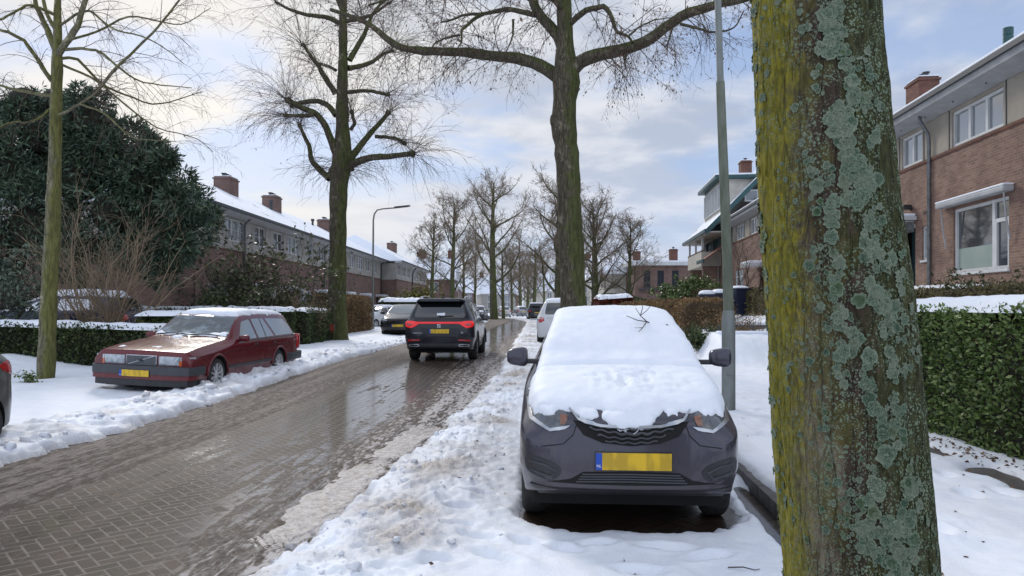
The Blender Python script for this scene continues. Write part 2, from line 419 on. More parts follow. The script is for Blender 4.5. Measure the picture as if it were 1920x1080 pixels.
for a, b in zip(q[:-1], q[1:]):
    xa, xb = float(kerb_x(a)), float(kerb_x(b)); za, zb = float(gz(a)), float(gz(b)); b2 = b - 0.008
    mb.add([(xa, a, za - 0.1), (xa + 0.15, a, za - 0.1), (xb + 0.15, b2, zb - 0.1), (xb, b2, zb - 0.1), (xa + 0.01, a, za + 0.11), (xa + 0.15, a, za + 0.11), (xb + 0.15, b2, zb + 0.11), (xb + 0.01, b2, zb + 0.11)],
           [(0, 3, 2, 1), (4, 5, 6, 7), (0, 1, 5, 4), (1, 2, 6, 5), (2, 3, 7, 6), (3, 0, 4, 7)])
struct(mb.build('kerb', M['kerb']))
M['pave'] = nmat('pavement_tiles', (0.13, 0.115, 0.105), (0.07, 0.06, 0.055), 6, 0.5, bump=0.3)
ys = np.linspace(-2, 58, 61); XX = np.stack([kerb_x(ys) + 0.152, kerb_x(ys) + 3.2], 1); YY = np.stack([ys, ys], 1)
V, Fq = gridmesh(XX, YY, gz(YY) + 0.106); struct(linkme('pavement', fastmesh('pavement', V, Fq), M['pave']))

CAR_C = (0.955, 6.72); CAR_TH = R(176)       # grey hatchback: centre and heading
def carlocal(X, Y):
    dx = X - CAR_C[0]; dy = Y - CAR_C[1]; c, s = math.cos(CAR_TH), math.sin(CAR_TH)
    return dx * c + dy * s, -dx * s + dy * c
def garden(X, Y):
    """front gardens on the right climb towards the houses"""
    return 1.2 * sstep(6.2, 10.5, X - 0.09 * (Y - 14)) * sstep(3, 8, Y) + 0.62 * sstep(4.55, 5.0, X - 0.06 * (Y - 18)) * sstep(15.7, 17.6, Y)
def snow_right(X, Y):
    e = X - road_r(Y) - 0.16 * fbm(X * 0 + Y * 1.3, Y * 0.9, 3, 4) - 0.10 * fbm(X * 6, Y * 6, 5, 3)
    kx = kerb_x(Y)
    edge = sstep(0.0, 0.20, e)
    base = 0.055 + 0.028 * fbm(X * 1.3, Y * 1.3, 11, 4) + 0.012 * fbm(X * 5, Y * 5, 12, 3)
    rub = np.exp(-((e - 0.55) / 0.55) ** 2)
    wx = X + 0.05 * fbm(X * 8, Y * 8, 24, 3); wy = Y + 0.05 * fbm(X * 8 + 40, Y * 8, 25, 3)
    L1 = lumps(wx * 10, wy * 10, 21) * 0.026; L2 = lumps(wx * 24, wy * 24, 22) * 0.015
    C1 = np.abs(fbm(X * 5, Y * 5, 26, 5, 0.6)) * 0.075; C2 = np.abs(fbm(X * 17, Y * 17, 27, 3, 0.6)) * 0.030
    rough = rub * (L1 + L2 + C1 + C2) + (1 - rub) * (0.35 * C1 * sstep(0.4, 0.7, vnoise(X * 1.7, Y * 1.7, 33)) + 0.18 * C2 + 0.25 * L1 * sstep(0.55, 0.75, vnoise(X * 2.3, Y * 2.3, 34)))
    z = -0.05 + edge * (0.05 + base + rough + 0.045 * rub)
    # pressed slush beside the bank, with a dark gap between
    sh = sstep(-0.50, -0.34, e + 0.12 * fbm(X * 3, Y * 1.2, 28, 3)) * (1 - sstep(-0.03, 0.02, e)) * sstep(4.2, 5.0, Y) * (1 - sstep(9.0, 11.5, Y)) * sstep(0.30, 0.45, vnoise(X * 0.0, Y * 0.8, 29))
    z = np.where(e < 0.02, np.maximum(z, -0.05 + sh * (0.052 + 0.016 * np.abs(fbm(X * 16, Y * 7, 30, 3)) + 0.012 * np.sin((Y * 0.9 + X * 1.6) * 70) * sstep(0.5, 0.6, vnoise(X * 2, Y * 1.5, 35)))), z)
    # pavement step
    kn = 0.05 * fbm(X * 3, Y * 3, 41, 3)
    pav = sstep(-0.03, 0.09, X - kx - 0.04 + kn)
    z = z + pav * (0.105 - 0.35 * rough)
    # melted groove along the kerb beside the car, dark gap
    gro = np.exp(-((X - kx + 0.055 + 0.8 * kn) / (0.06 + 0.05 * vnoise(Y * 2.3, X * 0, 45))) ** 2) * sstep(4.0, 4.7, Y) * (1 - sstep(5.9, 6.6, Y))
    z = z - 0.26 * gro
    # footprints
    for (fx, fy, a, ln) in FEET:
        dx = X - fx; dy = Y - fy; u = dx * math.cos(a) + dy * math.sin(a); v = -dx * math.sin(a) + dy * math.cos(a)
        d = (u / ln) ** 2 + (v / 0.06) ** 2
        z = z - 0.05 * np.exp(-d ** 2) + 0.012 * np.exp(-(np.sqrt(d) - 1.5) ** 2 * 5)
    # trodden pavement
    z = z + pav * 0.012 * fbm(X * 9, Y * 4, 44, 4)
    # bare ground under the parked car
    lx, ly = carlocal(X, Y)
    nn = 0.07 * fbm(X * 4, Y * 4, 51, 4) + 0.03 * fbm(X * 14, Y * 14, 52, 2)
    din = np.maximum(np.abs(lx) - 0.74 + nn, np.abs(ly) - 1.60 + nn * 1.2 + 0.28 * (np.abs(lx) / 0.83) ** 4)
    z = np.where(din < 0.16, z * sstep(0.0, 0.16, din) - 0.05 * (1 - sstep(0.0, 0.16, din)), z)
    # bare strip by the hedge
    hb = np.exp(-((X - (4.32 + 0.055 * (Y - 8)) + 0.22 * fbm(Y * 1.6, X, 61, 3)) / 0.13) ** 2) * sstep(5.0, 5.6, Y) * (1 - sstep(9.2, 9.7, Y)) * sstep(0.30, 0.45, vnoise(X * 2 + 3, Y * 1.6, 63))
    z = z - 0.17 * hb
    z = z + garden(X, Y)
    d1 = rub * edge * (0.22 + 1.25 * (fbm(X * 1.5, Y * 1.5, 71, 4) + 0.12)) * (1 - 0.2 * sstep(0.3, 0.9, e))
    d1 = np.maximum(d1, sh * np.clip(0.45 + 0.9 * fbm(X * 6, Y * 2.5, 36, 4), 0.1, 0.9))
    d1 = np.maximum(d1, (1 - sstep(0.02, 0.22, e)) * 0.8)
    d1 = np.maximum(d1, pav * 0.10 * sstep(0.5, 0.7, vnoise(X * 3, Y * 1.2, 73)) * (Y < 12))
    d1 = np.maximum(d1, hb * 0.6)
    return z + gz(Y), np.clip(d1, 0, 1)
FEET = []
rg = np.random.default_rng(5)
for (px, py) in [(850, 985), (900, 1003), (985, 1010), (1060, 1022), (930, 1040), (1120, 1012), (1250, 1018), (1330, 1035), (1200, 1060), (820, 1055), (900, 925), (860, 950), (1500, 905), (1420, 830), (1430, 780)]:
    yy = 1.50 * F / (py - HZ); FEET.append(((px - 960) / F * yy, yy, rg.uniform(-0.6, 0.6), rg.uniform(0.11, 0.16)))
for i in range(26):
    yy = rg.uniform(4.3, 13); FEET.append((float(kerb_x(yy)) + rg.uniform(.55, 2.3), yy, rg.uniform(1.2, 2.0), rg.uniform(.11, .15)))
def snow_left(X, Y):
    e = road_l(Y) - X - 0.14 * fbm(Y * 0.9, Y * 0.9, 103, 4) - 0.10 * fbm(X * 6, Y * 6, 105, 3)
    edge = sstep(0.0, 0.18, e)
    rub = np.exp(-((e - 0.65) / 0.55) ** 2) * (1 - 0.55 * sstep(19, 30, Y))
    base = 0.06 + 0.04 * fbm(X * 0.9, Y * 0.9, 111, 4) + 0.015 * fbm(X * 4, Y * 4, 112, 3) + 0.06 * sstep(1.6, 2.6, e)
    wx = X + 0.07 * fbm(X * 7, Y * 7, 124, 3); wy = Y + 0.07 * fbm(X * 7 + 40, Y * 7, 125, 3)
    L1 = lumps(wx * 8, wy * 8, 121) * 0.018 + np.abs(fbm(X * 4.5, Y * 4.5, 126, 5, .6)) * 0.11; L2 = lumps(wx * 20, wy * 20, 122) * 0.018 + np.abs(fbm(X * 15, Y * 15, 127, 3, .6)) * .03; L3 = lumps(wx * 3.0, wy * 3.0, 123) * 0.12
    rough = rub * (L1 + L2 + L3 * (vnoise(X * 0.9, Y * 0.9, 131) > 0.4)) + (1 - rub) * (0.22 * L1 * sstep(0.5, 0.7, vnoise(X * 1.6, Y * 1.6, 133)) + 0.1 * L2)
    z = -0.05 + edge * (0.05 + base + rough + 0.05 * rub)
    d1 = rub * edge * (0.22 + 0.7 * (fbm(X * 2.2, Y * 2.2, 171, 3) + 0.05)) * (1 - 0.5 * sstep(0.3, 1.0, e))
    d1 = np.maximum(d1, (1 - sstep(0.02, 0.2, e)) * 0.75)
    # hollow under the wagon
    dx = X + 6.24; dy = Y - 15.1
    din = np.maximum(np.abs(dx - 0.075 * dy) - 0.80, np.abs(dy) - 2.25) + 0.08 * fbm(X * 5, Y * 5, 151, 3)
    z = z - (z - 0.03) * 0.85 * (1 - sstep(-0.12, 0.08, din))
    # parking car at the left edge
    din = np.maximum(np.abs(X + 6.75) - 0.75, np.abs(Y - 6.7) - 2.0)
    z = z - (z - 0.02) * 0.8 * (1 - sstep(-0.1, 0.1, din))
    z = z + 0.25 * sstep(-9.6, -11.5, X) * (1 - sstep(26, 34, Y))
    return z + gz(Y), np.clip(d1, 0, 1)
vv = []; ff = []; dd = []; off = 0
ys = 2.4 * np.exp(np.arange(0, 640) * 0.0062); ys = ys[ys < 118]
xs = np.concatenate([np.arange(-2.4, 3.2, 0.02), np.arange(3.2, 6.5, 0.045), np.arange(6.5, 12, 0.25), np.arange(12, 60, 2.0)])
S_, T_ = np.meshgrid(xs, ys); XX = S_ * np.maximum(1, T_ / 16) ** 0.35 + 0.046 * T_ - 0.2 - np.where(T_ > 62, (T_ - 62) ** 2 * 0.0045, 0); YY = T_
Z, D = snow_right(XX, YY); V, Fq = gridmesh(XX, YY, Z); vv.append(V); ff.append(Fq); dd.append(D.ravel()); off = len(V)
ys = 5.2 * np.exp(np.arange(0, 640) * 0.0055); ys = ys[ys < 118]
xs = np.concatenate([np.arange(0.7, -4.6, -0.027), np.arange(-4.6, -9, -0.12), np.arange(-9, -60, -1.5)])[::-1]
S_, T_ = np.meshgrid(xs, ys); XX = road_l(T_) + S_; YY = T_
Z, D = snow_left(XX, YY); V, Fq = gridmesh(XX, YY, Z); vv.append(V); ff.append(Fq + off); dd.append(D.ravel())
V = np.concatenate(vv); Fq = np.concatenate(ff); D = np.concatenate(dd)
# drop what lies under road or pavement
keep = (V[Fq][:, :, 2] - gz(V[Fq][:, :, 1])).max(1) > -0.045
me = fastmesh('snow_cover', V, Fq[keep]); at = me.attributes.new('dirt', 'FLOAT', 'POINT'); at.data.foreach_set('value', D.astype(np.float32))
so_ = linkme('snow_ground', me, M['snow'], smooth=True); struct(so_)
# loose clods of ploughed snow along both edges of the road
ico = bmesh.new(); bmesh.ops.create_icosphere(ico, subdivisions=2, radius=1.0); iv = np.array([v.co[:] for v in ico.verts]); jf = np.array([[v.index for v in f.verts] for f in ico.faces]); ico.free()
rg = np.random.default_rng(12); cv = []; cf = []; cd = []; o = 0
for i in range(1000):
    left = i % 5 < 2
    Y = (6.5 + 26 * rg.random() ** 1.6) if left else (3.0 + 17 * rg.random() ** 1.5)
    e = abs(rg.normal(0.45, 0.38)) + 0.02
    X = (road_l(Y) - e) if left else (road_r(Y) + e)
    X = float(X)
    if not left and math.hypot(*(np.array(carlocal(X, Y)) / (1.05, 2.1))) < 1: continue
    s = 0.006 + 0.034 * rg.random() ** 6.0 * (2.0 if left else 1.0)
    zz_, d_ = (snow_left if left else snow_right)(np.array([X]), np.array([Y]))
    z0 = max(float(zz_[0]), float(gz(Y)))
    k = 1 + 1.1 * (vnoise(iv[:, 0] * 2.6 + i, iv[:, 1] * 2.6 + iv[:, 2] * 3.1, i) - 0.5)
    A = iv * k[:, None] * np.array([1, 0.75 + 0.5 * rg.random(), 0.55 + 0.35 * rg.random()]) * s
    th = rg.random() * 6.28; c, q = math.cos(th), math.sin(th)
    A = np.stack([A[:, 0] * c - A[:, 1] * q, A[:, 0] * q + A[:, 1] * c, A[:, 2]], 1) + (X, Y, z0 + 0.3 * s)
    cv.append(A); cf.append(jf + o); o += len(A); cd.append(np.full(len(A), min(1, max(0, 0.6 * float(d_[0]) + 0.25 * rg.random() - 0.05))))
me = fastmesh('snow_clods', np.concatenate(cv), np.concatenate(cf)); at = me.attributes.new('dirt', 'FLOAT', 'POINT'); at.data.foreach_set('value', np.concatenate(cd).astype(np.float32))
o_ = linkme('snow_clods', me, M['snow'], smooth=True); stuff(o_); tag(o_, 'lumps of grey ploughed snow lying along both road edges', 'snow lumps')
# ================================================================ cars
def paint(name, c, flake=0.0, dirt=0.35):
    m, t = newmat(name); oc = t.obco(); z = t.xyz(oc)[2]
    n = t.noise(oc, 14, 6, 0.65); n2 = t.noise(t.scl(oc, (14, 14, 1.2)), 2.0, 4)
    dk = t.m('MULTIPLY', t.mr(t.m('ADD', z, t.m('MULTIPLY', t.m('SUBTRACT', n, 0.5), 0.5)), 0.15, 0.75, 1.0, 0.0), dirt)
    dk = t.m('ADD', dk, t.m('MULTIPLY', t.mr(n2, 0.55, 0.75), 0.12), clamp=True)
    col = t.mix(dk, c, (0.13, 0.115, 0.10))
    t.bsdf(col=col, rough=t.m('MULTIPLY_ADD', dk, 0.35, 0.24), metal=flake, coat=0.35, coatr=0.07, spec=0.4)
    return m
def glassmat(name, c=(0.012, 0.015, 0.018), rough=0.03, frost=0.0):
    m, t = newmat(name); oc = t.obco()
    col = c; r = rough
    if frost:
        z = t.xyz(oc)[2]; n = t.noise(oc, 5, 5)
        k = t.m('MULTIPLY', t.mr(t.m('ADD', n, t.m('MULTIPLY', t.m('SUBTRACT', 1.15, z), 0.7)), 0.45, 0.85), frost)
        col = t.mix(k, c, (0.34, 0.42, 0.46)); r = t.m('MULTIPLY_ADD', k, 0.25, rough)
    t.bsdf(col=col, rough=r, spec=0.8, coat=0.6, coatr=0.02)
    return m
M['glass'] = glassmat('car_glass'); M['glassf'] = glassmat('frosted_car_glass', (0.05, 0.065, 0.07), 0.06, 1.0)
M['glasst'] = glassmat('tinted_car_glass', (0.006, 0.007, 0.009), 0.05); M['glassl'] = glassmat('pale_reflecting_glass', (0.22, 0.245, 0.25), 0.05)  # glassl: pale reflection put into the base colour
M['black'] = nmat('black_plastic', (0.018, 0.018, 0.02), (0.03, 0.03, 0.032), 9, 0.45)
M['trim'] = nmat('dark_grey_bumper_plastic', (0.04, 0.043, 0.05), (0.055, 0.058, 0.065), 7, 0.5, bump=0.05)
M['well'] = nmat('wheel_arch_black', (0.006, 0.006, 0.006), (0.01, 0.01, 0.01), 5, 0.9)
M['rubber'] = nmat('tyre_rubber', (0.016, 0.016, 0.017), (0.035, 0.033, 0.03), 18, 0.75, bump=0.3)
M['alloy'] = nmat('silver_alloy', (0.66, 0.67, 0.69), (0.48, 0.47, 0.46), 12, 0.4, 0.35)
M['alloyd'] = nmat('dark_alloy', (0.10, 0.10, 0.11), (0.05, 0.05, 0.055), 12, 0.35, 0.6)
M['chrome'] = nmat('chrome', (0.55, 0.57, 0.6), (0.42, 0.44, 0.47), 12, 0.28, 1.0)
M['lens'] = nmat('headlight_lens', (0.46, 0.50, 0.53), (0.25, 0.28, 0.31), 13, 0.08, 0.2, coat=1.0, squash=(1, 1, 0.8))
M['lensd'] = nmat('dark_headlight_lens', (0.05, 0.055, 0.065), (0.12, 0.13, 0.14), 11, 0.07, 0.2, coat=1.0)
M['amber'] = nmat('amber_lens', (0.75, 0.16, 0.03), (0.5, 0.09, 0.02), 20, 0.15, coat=1.0)
M['amberd'] = nmat('dull_amber_lens', (0.30, 0.11, 0.05), (0.15, 0.07, 0.05), 24, 0.2, coat=0.6)
M['redlens'] = nmat('red_lens', (0.55, 0.015, 0.02), (0.33, 0.008, 0.012), 18, 0.12, coat=1.0)
M['redlit'] = nmat('red_lit_lens', (0.85, 0.012, 0.015), (0.7, 0.01, 0.012), 18, 0.2, coat=0.5, emis=0.32)
def platemat(name='yellow_plate', dark=1.0):
    m, t = newmat(name); x, y, z = t.xyz(t.obco())
    n = t.noise(t.vec(t.m('MULTIPLY', x, 15.0), 0.0, t.m('MULTIPLY', z, 5.0)), 1.0, 1)
    col = t.mix(t.m('MULTIPLY', t.mr(n, 0.42, 0.62), 0.55 * dark), (0.72, 0.46, 0.02), (0.30, 0.19, 0.02))
    t.bsdf(col=col, rough=0.35); return m
M['plate'] = platemat(); M['eu'] = nmat('blue_plate_strip', (0.01, 0.07, 0.42), (0.01, 0.06, 0.36), 5, 0.4); M['white'] = nmat('white_letters', (0.8, 0.8, 0.8), (0.75, 0.75, 0.75), 5, 0.4)

def pchip(x, y, q):
    x = np.asarray(x, float); y = np.asarray(y, float)
    h = np.diff(x); d = np.diff(y) / h; m = np.zeros_like(x)
    for i in range(1, len(x) - 1):
        if d[i - 1] * d[i] > 0:
            w1 = 2 * h[i] + h[i - 1]; w2 = h[i] + 2 * h[i - 1]; m[i] = (w1 + w2) / (w1 / d[i - 1] + w2 / d[i])
    m[0] = d[0]; m[-1] = d[-1]
    i = np.clip(np.searchsorted(x, q) - 1, 0, len(h) - 1); s = (q - x[i]) / h[i]
    return (2 * s**3 - 3 * s**2 + 1) * y[i] + (s**3 - 2 * s**2 + s) * h[i] * m[i] + (-2 * s**3 + 3 * s**2) * y[i + 1] + (s**3 - s**2) * h[i] * m[i + 1]
SPEC = {}
# s, z bottom, w low, z mid, w mid, z belt, w belt, z top, w top
SPEC['hatch'] = dict(L=3.675, drop=0.055, arch=0.335, wr=0.30, axles=(1.10, -1.285), tw=0.18, keys=[
    (1.8375, .335, .50, .41, .58, .60, .56, .70, .46), (1.815, .32, .60, .43, .655, .63, .635, .765, .50), (1.72, .295, .70, .45, .745, .67, .735, .825, .58), (1.55, .255, .755, .46, .79, .71, .78, .885, .655),
    (1.30, .20, .77, .50, .80, .78, .787, .955, .69), (1.00, .20, .78, .52, .80, .86, .79, 1.01, .69), (.88, .20, .78, .52, .80, .89, .79, 1.035, .685), (.55, .20, .78, .52, .80, .93, .79, 1.225, .63),
    (.15, .20, .78, .52, .80, .955, .785, 1.405, .555), (-.05, .20, .78, .52, .80, .965, .78, 1.455, .545), (-.6, .20, .78, .52, .80, .985, .775, 1.475, .54), (-1.2, .20, .78, .52, .80, 1.0, .765, 1.45, .525),
    (-1.5, .21, .77, .52, .79, 1.01, .75, 1.39, .51), (-1.65, .23, .75, .52, .77, .99, .735, 1.22, .54), (-1.77, .26, .70, .52, .72, .94, .70, 1.03, .57), (-1.8375, .30, .55, .5, .6, .8, .6, .90, .50)])
SPEC['suv'] = dict(L=4.735, drop=0.06, arch=0.40, wr=0.355, axles=(1.44, -1.35), tw=0.235, keys=[
    (-2.3675, .40, .66, .62, .76, .96, .74, 1.06, .66), (-2.33, .34, .77, .60, .85, .99, .82, 1.10, .70), (-2.22, .30, .84, .60, .905, 1.01, .88, 1.22, .695), (-2.08, .30, .86, .60, .92, 1.03, .895, 1.46, .655), (-1.93, .28, .86, .60, .92, 1.03, .90, 1.61, .625),
    (-1.5, .27, .86, .6, .92, 1.03, .905, 1.655, .625), (-.5, .27, .86, .6, .92, 1.02, .905, 1.67, .63), (.2, .27, .86, .6, .92, 1.0, .905, 1.65, .62), (.45, .27, .86, .6, .92, .99, .905, 1.57, .63), (.85, .27, .86, .6, .92, .98, .90, 1.32, .70),
    (1.15, .27, .86, .6, .92, .96, .90, 1.12, .76), (1.7, .27, .86, .58, .91, .90, .89, 1.04, .75), (2.1, .28, .82, .55, .87, .82, .84, .96, .66), (2.3, .30, .70, .5, .76, .74, .72, .84, .55), (2.3675, .34, .55, .5, .62, .7, .6, .75, .45)])
SPEC['wagon'] = dict(L=4.86, drop=0.045, arch=0.365, wr=0.317, axles=(1.50, -1.27), tw=0.195, keys=[
    (2.43, .30, .80, .45, .82, .60, .815, .745, .74), (2.405, .26, .84, .45, .862, .62, .857, .785, .765), (2.30, .22, .855, .48, .875, .67, .87, .81, .775), (1.5, .20, .86, .5, .88, .765, .875, .905, .77), (.97, .2, .86, .5, .88, .845, .87, .965, .75),
    (.86, .2, .86, .5, .88, .86, .87, 1.0, .745), (.30, .2, .86, .5, .88, .885, .868, 1.345, .645), (.16, .2, .86, .5, .88, .89, .866, 1.395, .63), (-.5, .2, .86, .5, .88, .90, .865, 1.43, .625), (-1.7, .2, .86, .5, .88, .91, .86, 1.415, .62),
    (-2.05, .22, .855, .5, .875, .91, .85, 1.385, .61), (-2.24, .26, .845, .5, .865, .90, .84, 1.16, .67), (-2.37, .30, .82, .5, .84, .88, .82, .96, .71), (-2.43, .35, .75, .5, .78, .83, .77, .89, .66)])
SPEC['van'] = dict(L=4.4, drop=0.06, arch=0.37, wr=0.32, axles=(1.35, -1.30), tw=0.19, keys=[
    (-2.2, .36, .70, .55, .76, 1.0, .76, 1.10, .72), (-2.16, .32, .80, .55, .85, 1.02, .85, 1.2, .76), (-2.08, .28, .83, .55, .88, 1.03, .88, 1.55, .73), (-1.95, .26, .84, .55, .89, 1.03, .88, 1.76, .69), (-.5, .24, .84, .55, .89, 1.0, .88, 1.80, .68), (.5, .24, .84, .55, .89, .98, .88, 1.72, .66),
    (.8, .24, .84, .55, .89, .97, .88, 1.55, .68), (1.35, .24, .84, .55, .89, .93, .87, 1.10, .74), (1.8, .24, .83, .5, .87, .86, .85, .98, .70), (2.1, .26, .74, .5, .80, .74, .78, .86, .6), (2.2, .30, .6, .5, .66, .66, .64, .74, .5)])

def loft(spec, M_, N_):
    K = np.array(sorted(spec['keys'])); s0, s1 = K[0, 0], K[-1, 0]
    u = np.linspace(-1, 1, M_); ss = (s0 + s1) / 2 + (s1 - s0) / 2 * np.sin(u * PI / 2) * 0.35 + (s1 - s0) / 2 * u * 0.65
    ss = np.unique(np.concatenate([ss, K[:, 0]])); M_ = len(ss)
    c = {n: pchip(K[:, 0], K[:, i + 1], ss) for i, n in enumerate(['zb', 'wl', 'zm', 'wm', 'zt', 'wt', 'ztop', 'wtop'])}
    d = np.minimum(spec['drop'], (c['ztop'] - c['zt']) * 0.45); o = np.zeros(M_)
    px = np.stack([o, c['wl'] * 0.55, c['wl'] * 0.96, c['wl'], c['wm'], (c['wm'] + c['wt']) / 2 + 0.004, c['wt'], c['wtop'] + d * 0.15, c['wtop'] - d * 0.9, c['wtop'] * 0.55, o], 1)
    pz = np.stack([c['zb'], c['zb'], c['zb'] + 0.005, c['zb'] + 0.06, c['zm'], (c['zm'] + c['zt']) / 2, c['zt'], c['ztop'] - d, c['ztop'] - d * 0.28, c['ztop'] - d * 0.06, c['ztop']], 1)
    n = px.shape[1]; q = np.linspace(0, n - 1, N_); i = np.clip(q.astype(int), 0, n - 2); f = q - i
    def cr(A):
        a0 = A[:, np.maximum(i - 1, 0)]; a1 = A[:, i]; a2 = A[:, i + 1]; a3 = A[:, np.minimum(i + 2, n - 1)]
        m1 = (a2 - a0) * 0.5 * 0.55; m2 = (a3 - a1) * 0.5 * 0.55
        return (2 * f**3 - 3 * f**2 + 1) * a1 + (f**3 - 2 * f**2 + f) * m1 + (-2 * f**3 + 3 * f**2) * a2 + (f**3 - f**2) * m2
    hx, hz = cr(px), cr(pz); hx[:, 0] = 0; hx[:, -1] = 0
    X = np.concatenate([hx, -hx[:, -2:0:-1]], 1); Z = np.concatenate([hz, hz[:, -2:0:-1]], 1)
    m = X.shape[1]; V = np.stack([X, np.repeat(ss[:, None], m, 1), Z], -1).reshape(-1, 3); idx = np.arange(M_ * m).reshape(M_, m)
    nx = np.roll(idx, -1, 1)
    Fq = np.stack([idx[:-1], idx[1:], nx[1:], nx[:-1]], -1).reshape(-1, 4).tolist()
    return V, Fq + [list(idx[0]), list(idx[-1][::-1])]

class Car:
    def __init__(s, kind, name, label, mat_, loc, th, roll=0.0, hi=True, group=None, scale=(1, 1, 1)):
        s.sp = sp = SPEC[kind]; s.root = thing(name, label, 'car', loc, (0, roll, th), group); s.root.scale = scale
        s.h = sp['L'] / 2; s.mat = mat_
        V, Fq = loft(sp, 90 if hi else 40, 61 if hi else 31)
        me = bpy.data.meshes.new('shell'); me.from_pydata(V.tolist(), [], Fq)
        bm = bmesh.new(); bm.from_mesh(me); bmesh.ops.recalc_face_normals(bm, faces=bm.faces); bm.to_mesh(me); bm.free()
        me.materials.append(mat_); me.materials.append(M['well'])
        o = bpy.data.objects.new('shell', me); COL.objects.link(o)
        mb = MB(); cw = 0.62
        for a in sp['axles']:
            for sd in (-1, 1):
                vs = []; n = 28 if hi else 14
                for xx in (cw, 1.3):
                    vs += [(sd * xx, a + math.cos(2 * PI * k / n) * sp['arch'], sp['wr'] + math.sin(2 * PI * k / n) * sp['arch']) for k in range(n)]
                mb.add(vs, [tuple(range(n)), tuple(range(2 * n - 1, n - 1, -1))] + [(k, k + n, (k + 1) % n + n, (k + 1) % n) for k in range(n)])
        cm = bpy.data.meshes.new('cut'); cm.from_pydata(mb.v, [], mb.f)
        bm = bmesh.new(); bm.from_mesh(cm); bmesh.ops.recalc_face_normals(bm, faces=bm.faces); bm.to_mesh(cm); bm.free()
        cm.materials.append(mat_); cm.materials.append(M['well'])
        for p in cm.polygons: p.material_index = 1
        c = bpy.data.objects.new('cut', cm); COL.objects.link(c)
        md = o.modifiers.new('b', 'BOOLEAN'); md.object = c; md.operation = 'DIFFERENCE'; md.solver = 'EXACT'
        dg = bpy.context.evaluated_depsgraph_get(); dg.update()
        bme = bpy.data.meshes.new_from_object(o.evaluated_get(dg)); bpy.data.objects.remove(o); bpy.data.objects.remove(c)
        bme.polygons.foreach_set('use_smooth', np.ones(len(bme.polygons), dtype=bool)); bme.set_sharp_from_angle(angle=R(38))
        s.body = bpy.data.objects.new('body', bme); COL.objects.link(s.body); s.body.parent = s.root
        s.bvh = BVHTree.FromPolygons([v for v in V.tolist()], Fq)
    def hit(s, axis, p):
        a, b = p
        if axis == 'front': o, d = Vector((a, 6, b)), Vector((0, -1, 0))
        elif axis == 'rear': o, d = Vector((a, -6, b)), Vector((0, 1, 0))
        elif axis == 'top': o, d = Vector((a, b, 6)), Vector((0, 0, -1))
        else: o, d = Vector((6 * axis, a, b)), Vector((-axis, 0, 0))
        return s.bvh.ray_cast(o, d)
    def patch(s, name, axis, poly, mat_, off=0.006, res=0.05, skirt=0.02, parent=None, thick=None, rnd=0.0, smooth=True):
        """a piece of the car's surface under a flat outline, lifted off by off (or thick(distance to the rim, x, y))"""
        poly = [Vector(p) for p in poly]
        if rnd:                                         # round the corners
            for _ in range(2):
                q = []
                for i, p in enumerate(poly):
                    a, b = poly[i - 1], poly[(i + 1) % len(poly)]
                    for e in (a, b):
                        L = (e - p).length; q.append(p + (e - p) * min(0.3, rnd / max(L, 1e-6)))
                poly = q
        bd = []
        for i, p in enumerate(poly):
            e = poly[(i + 1) % len(poly)]; n = max(1, int((e - p).length / res))
            bd += [p + (e - p) * (k / n) for k in range(n)]
        xs_ = [p.x for p in bd]; ys_ = [p.y for p in bd]
        nb = len(bd); px = np.array(xs_); py = np.array(ys_)
        gx, gy = np.meshgrid(np.arange(min(xs_), max(xs_), res), np.arange(min(ys_), max(ys_), res)); gx = gx.ravel(); gy = gy.ravel()
        ins = np.zeros(len(gx), bool); j = nb - 1; dm = np.full(len(gx), 9.0)
        for i in range(nb):
            cond = ((py[i] > gy) != (py[j] > gy)); den = py[j] - py[i]
            if abs(den) > 1e-12: ins ^= cond & (gx < (px[j] - px[i]) * (gy - py[i]) / den + px[i])
            ex, ey = px[j] - px[i], py[j] - py[i]; l2 = ex * ex + ey * ey + 1e-12
            tt = np.clip(((gx - px[i]) * ex + (gy - py[i]) * ey) / l2, 0, 1)
            dm = np.minimum(dm, np.hypot(gx - px[i] - ex * tt, gy - py[i] - ey * tt)); j = i
        kp = ins & (dm > res * 0.35)
        pts = bd + [Vector((a, b)) for a, b in zip(gx[kp], gy[kp])]; dist = [0.0] * nb + dm[kp].tolist()
        r = delaunay_2d_cdt(pts, [], [list(range(nb))], 1, 1e-6)
        ov, of, orig = r[0], r[2], r[3]
        V = []; ok = []; NN = []
        for k, p in enumerate(ov):
            h, nrm, _, _ = s.hit(axis, p)
            if h is None: V.append((0, 0, 0)); ok.append(False); NN.append(None); continue
            ax = {'front': Vector((0, 1, 0)), 'rear': Vector((0, -1, 0)), 'top': Vector((0, 0, 1))}.get(axis) or Vector((axis, 0, 0))
            if nrm.dot(ax) < 0: nrm = -nrm
            dk = dist[orig[k][0]] if orig[k] else 0.0
            f = thick(dk, p.x, p.y) if thick else off
            V.append(h + nrm * f); ok.append(True); NN.append(nrm)
        fs = [tuple(f) for f in of if all(ok[i] for i in f)]
        if not fs: return None
        ed = {}
        for f in fs:
            for a, b in zip(f, f[1:] + f[:1]): ed[(a, b)] = 1
        mp = {}
        for (a, b) in list(ed):
            if (b, a) not in ed:
                for q in (a, b):
                    if q not in mp: mp[q] = len(V); V.append(Vector(V[q]) - NN[q] * skirt)
                fs.append((b, a, mp[a], mp[b]))
        used = sorted({i for f in fs for i in f}); re = {u: i for i, u in enumerate(used)}
        me = bpy.data.meshes.new(name); me.from_pydata([tuple(V[u]) for u in used], [], [tuple(re[i] for i in f) for f in fs])
        bm = bmesh.new(); bm.from_mesh(me); bmesh.ops.recalc_face_normals(bm, faces=bm.faces); bm.to_mesh(me); bm.free()
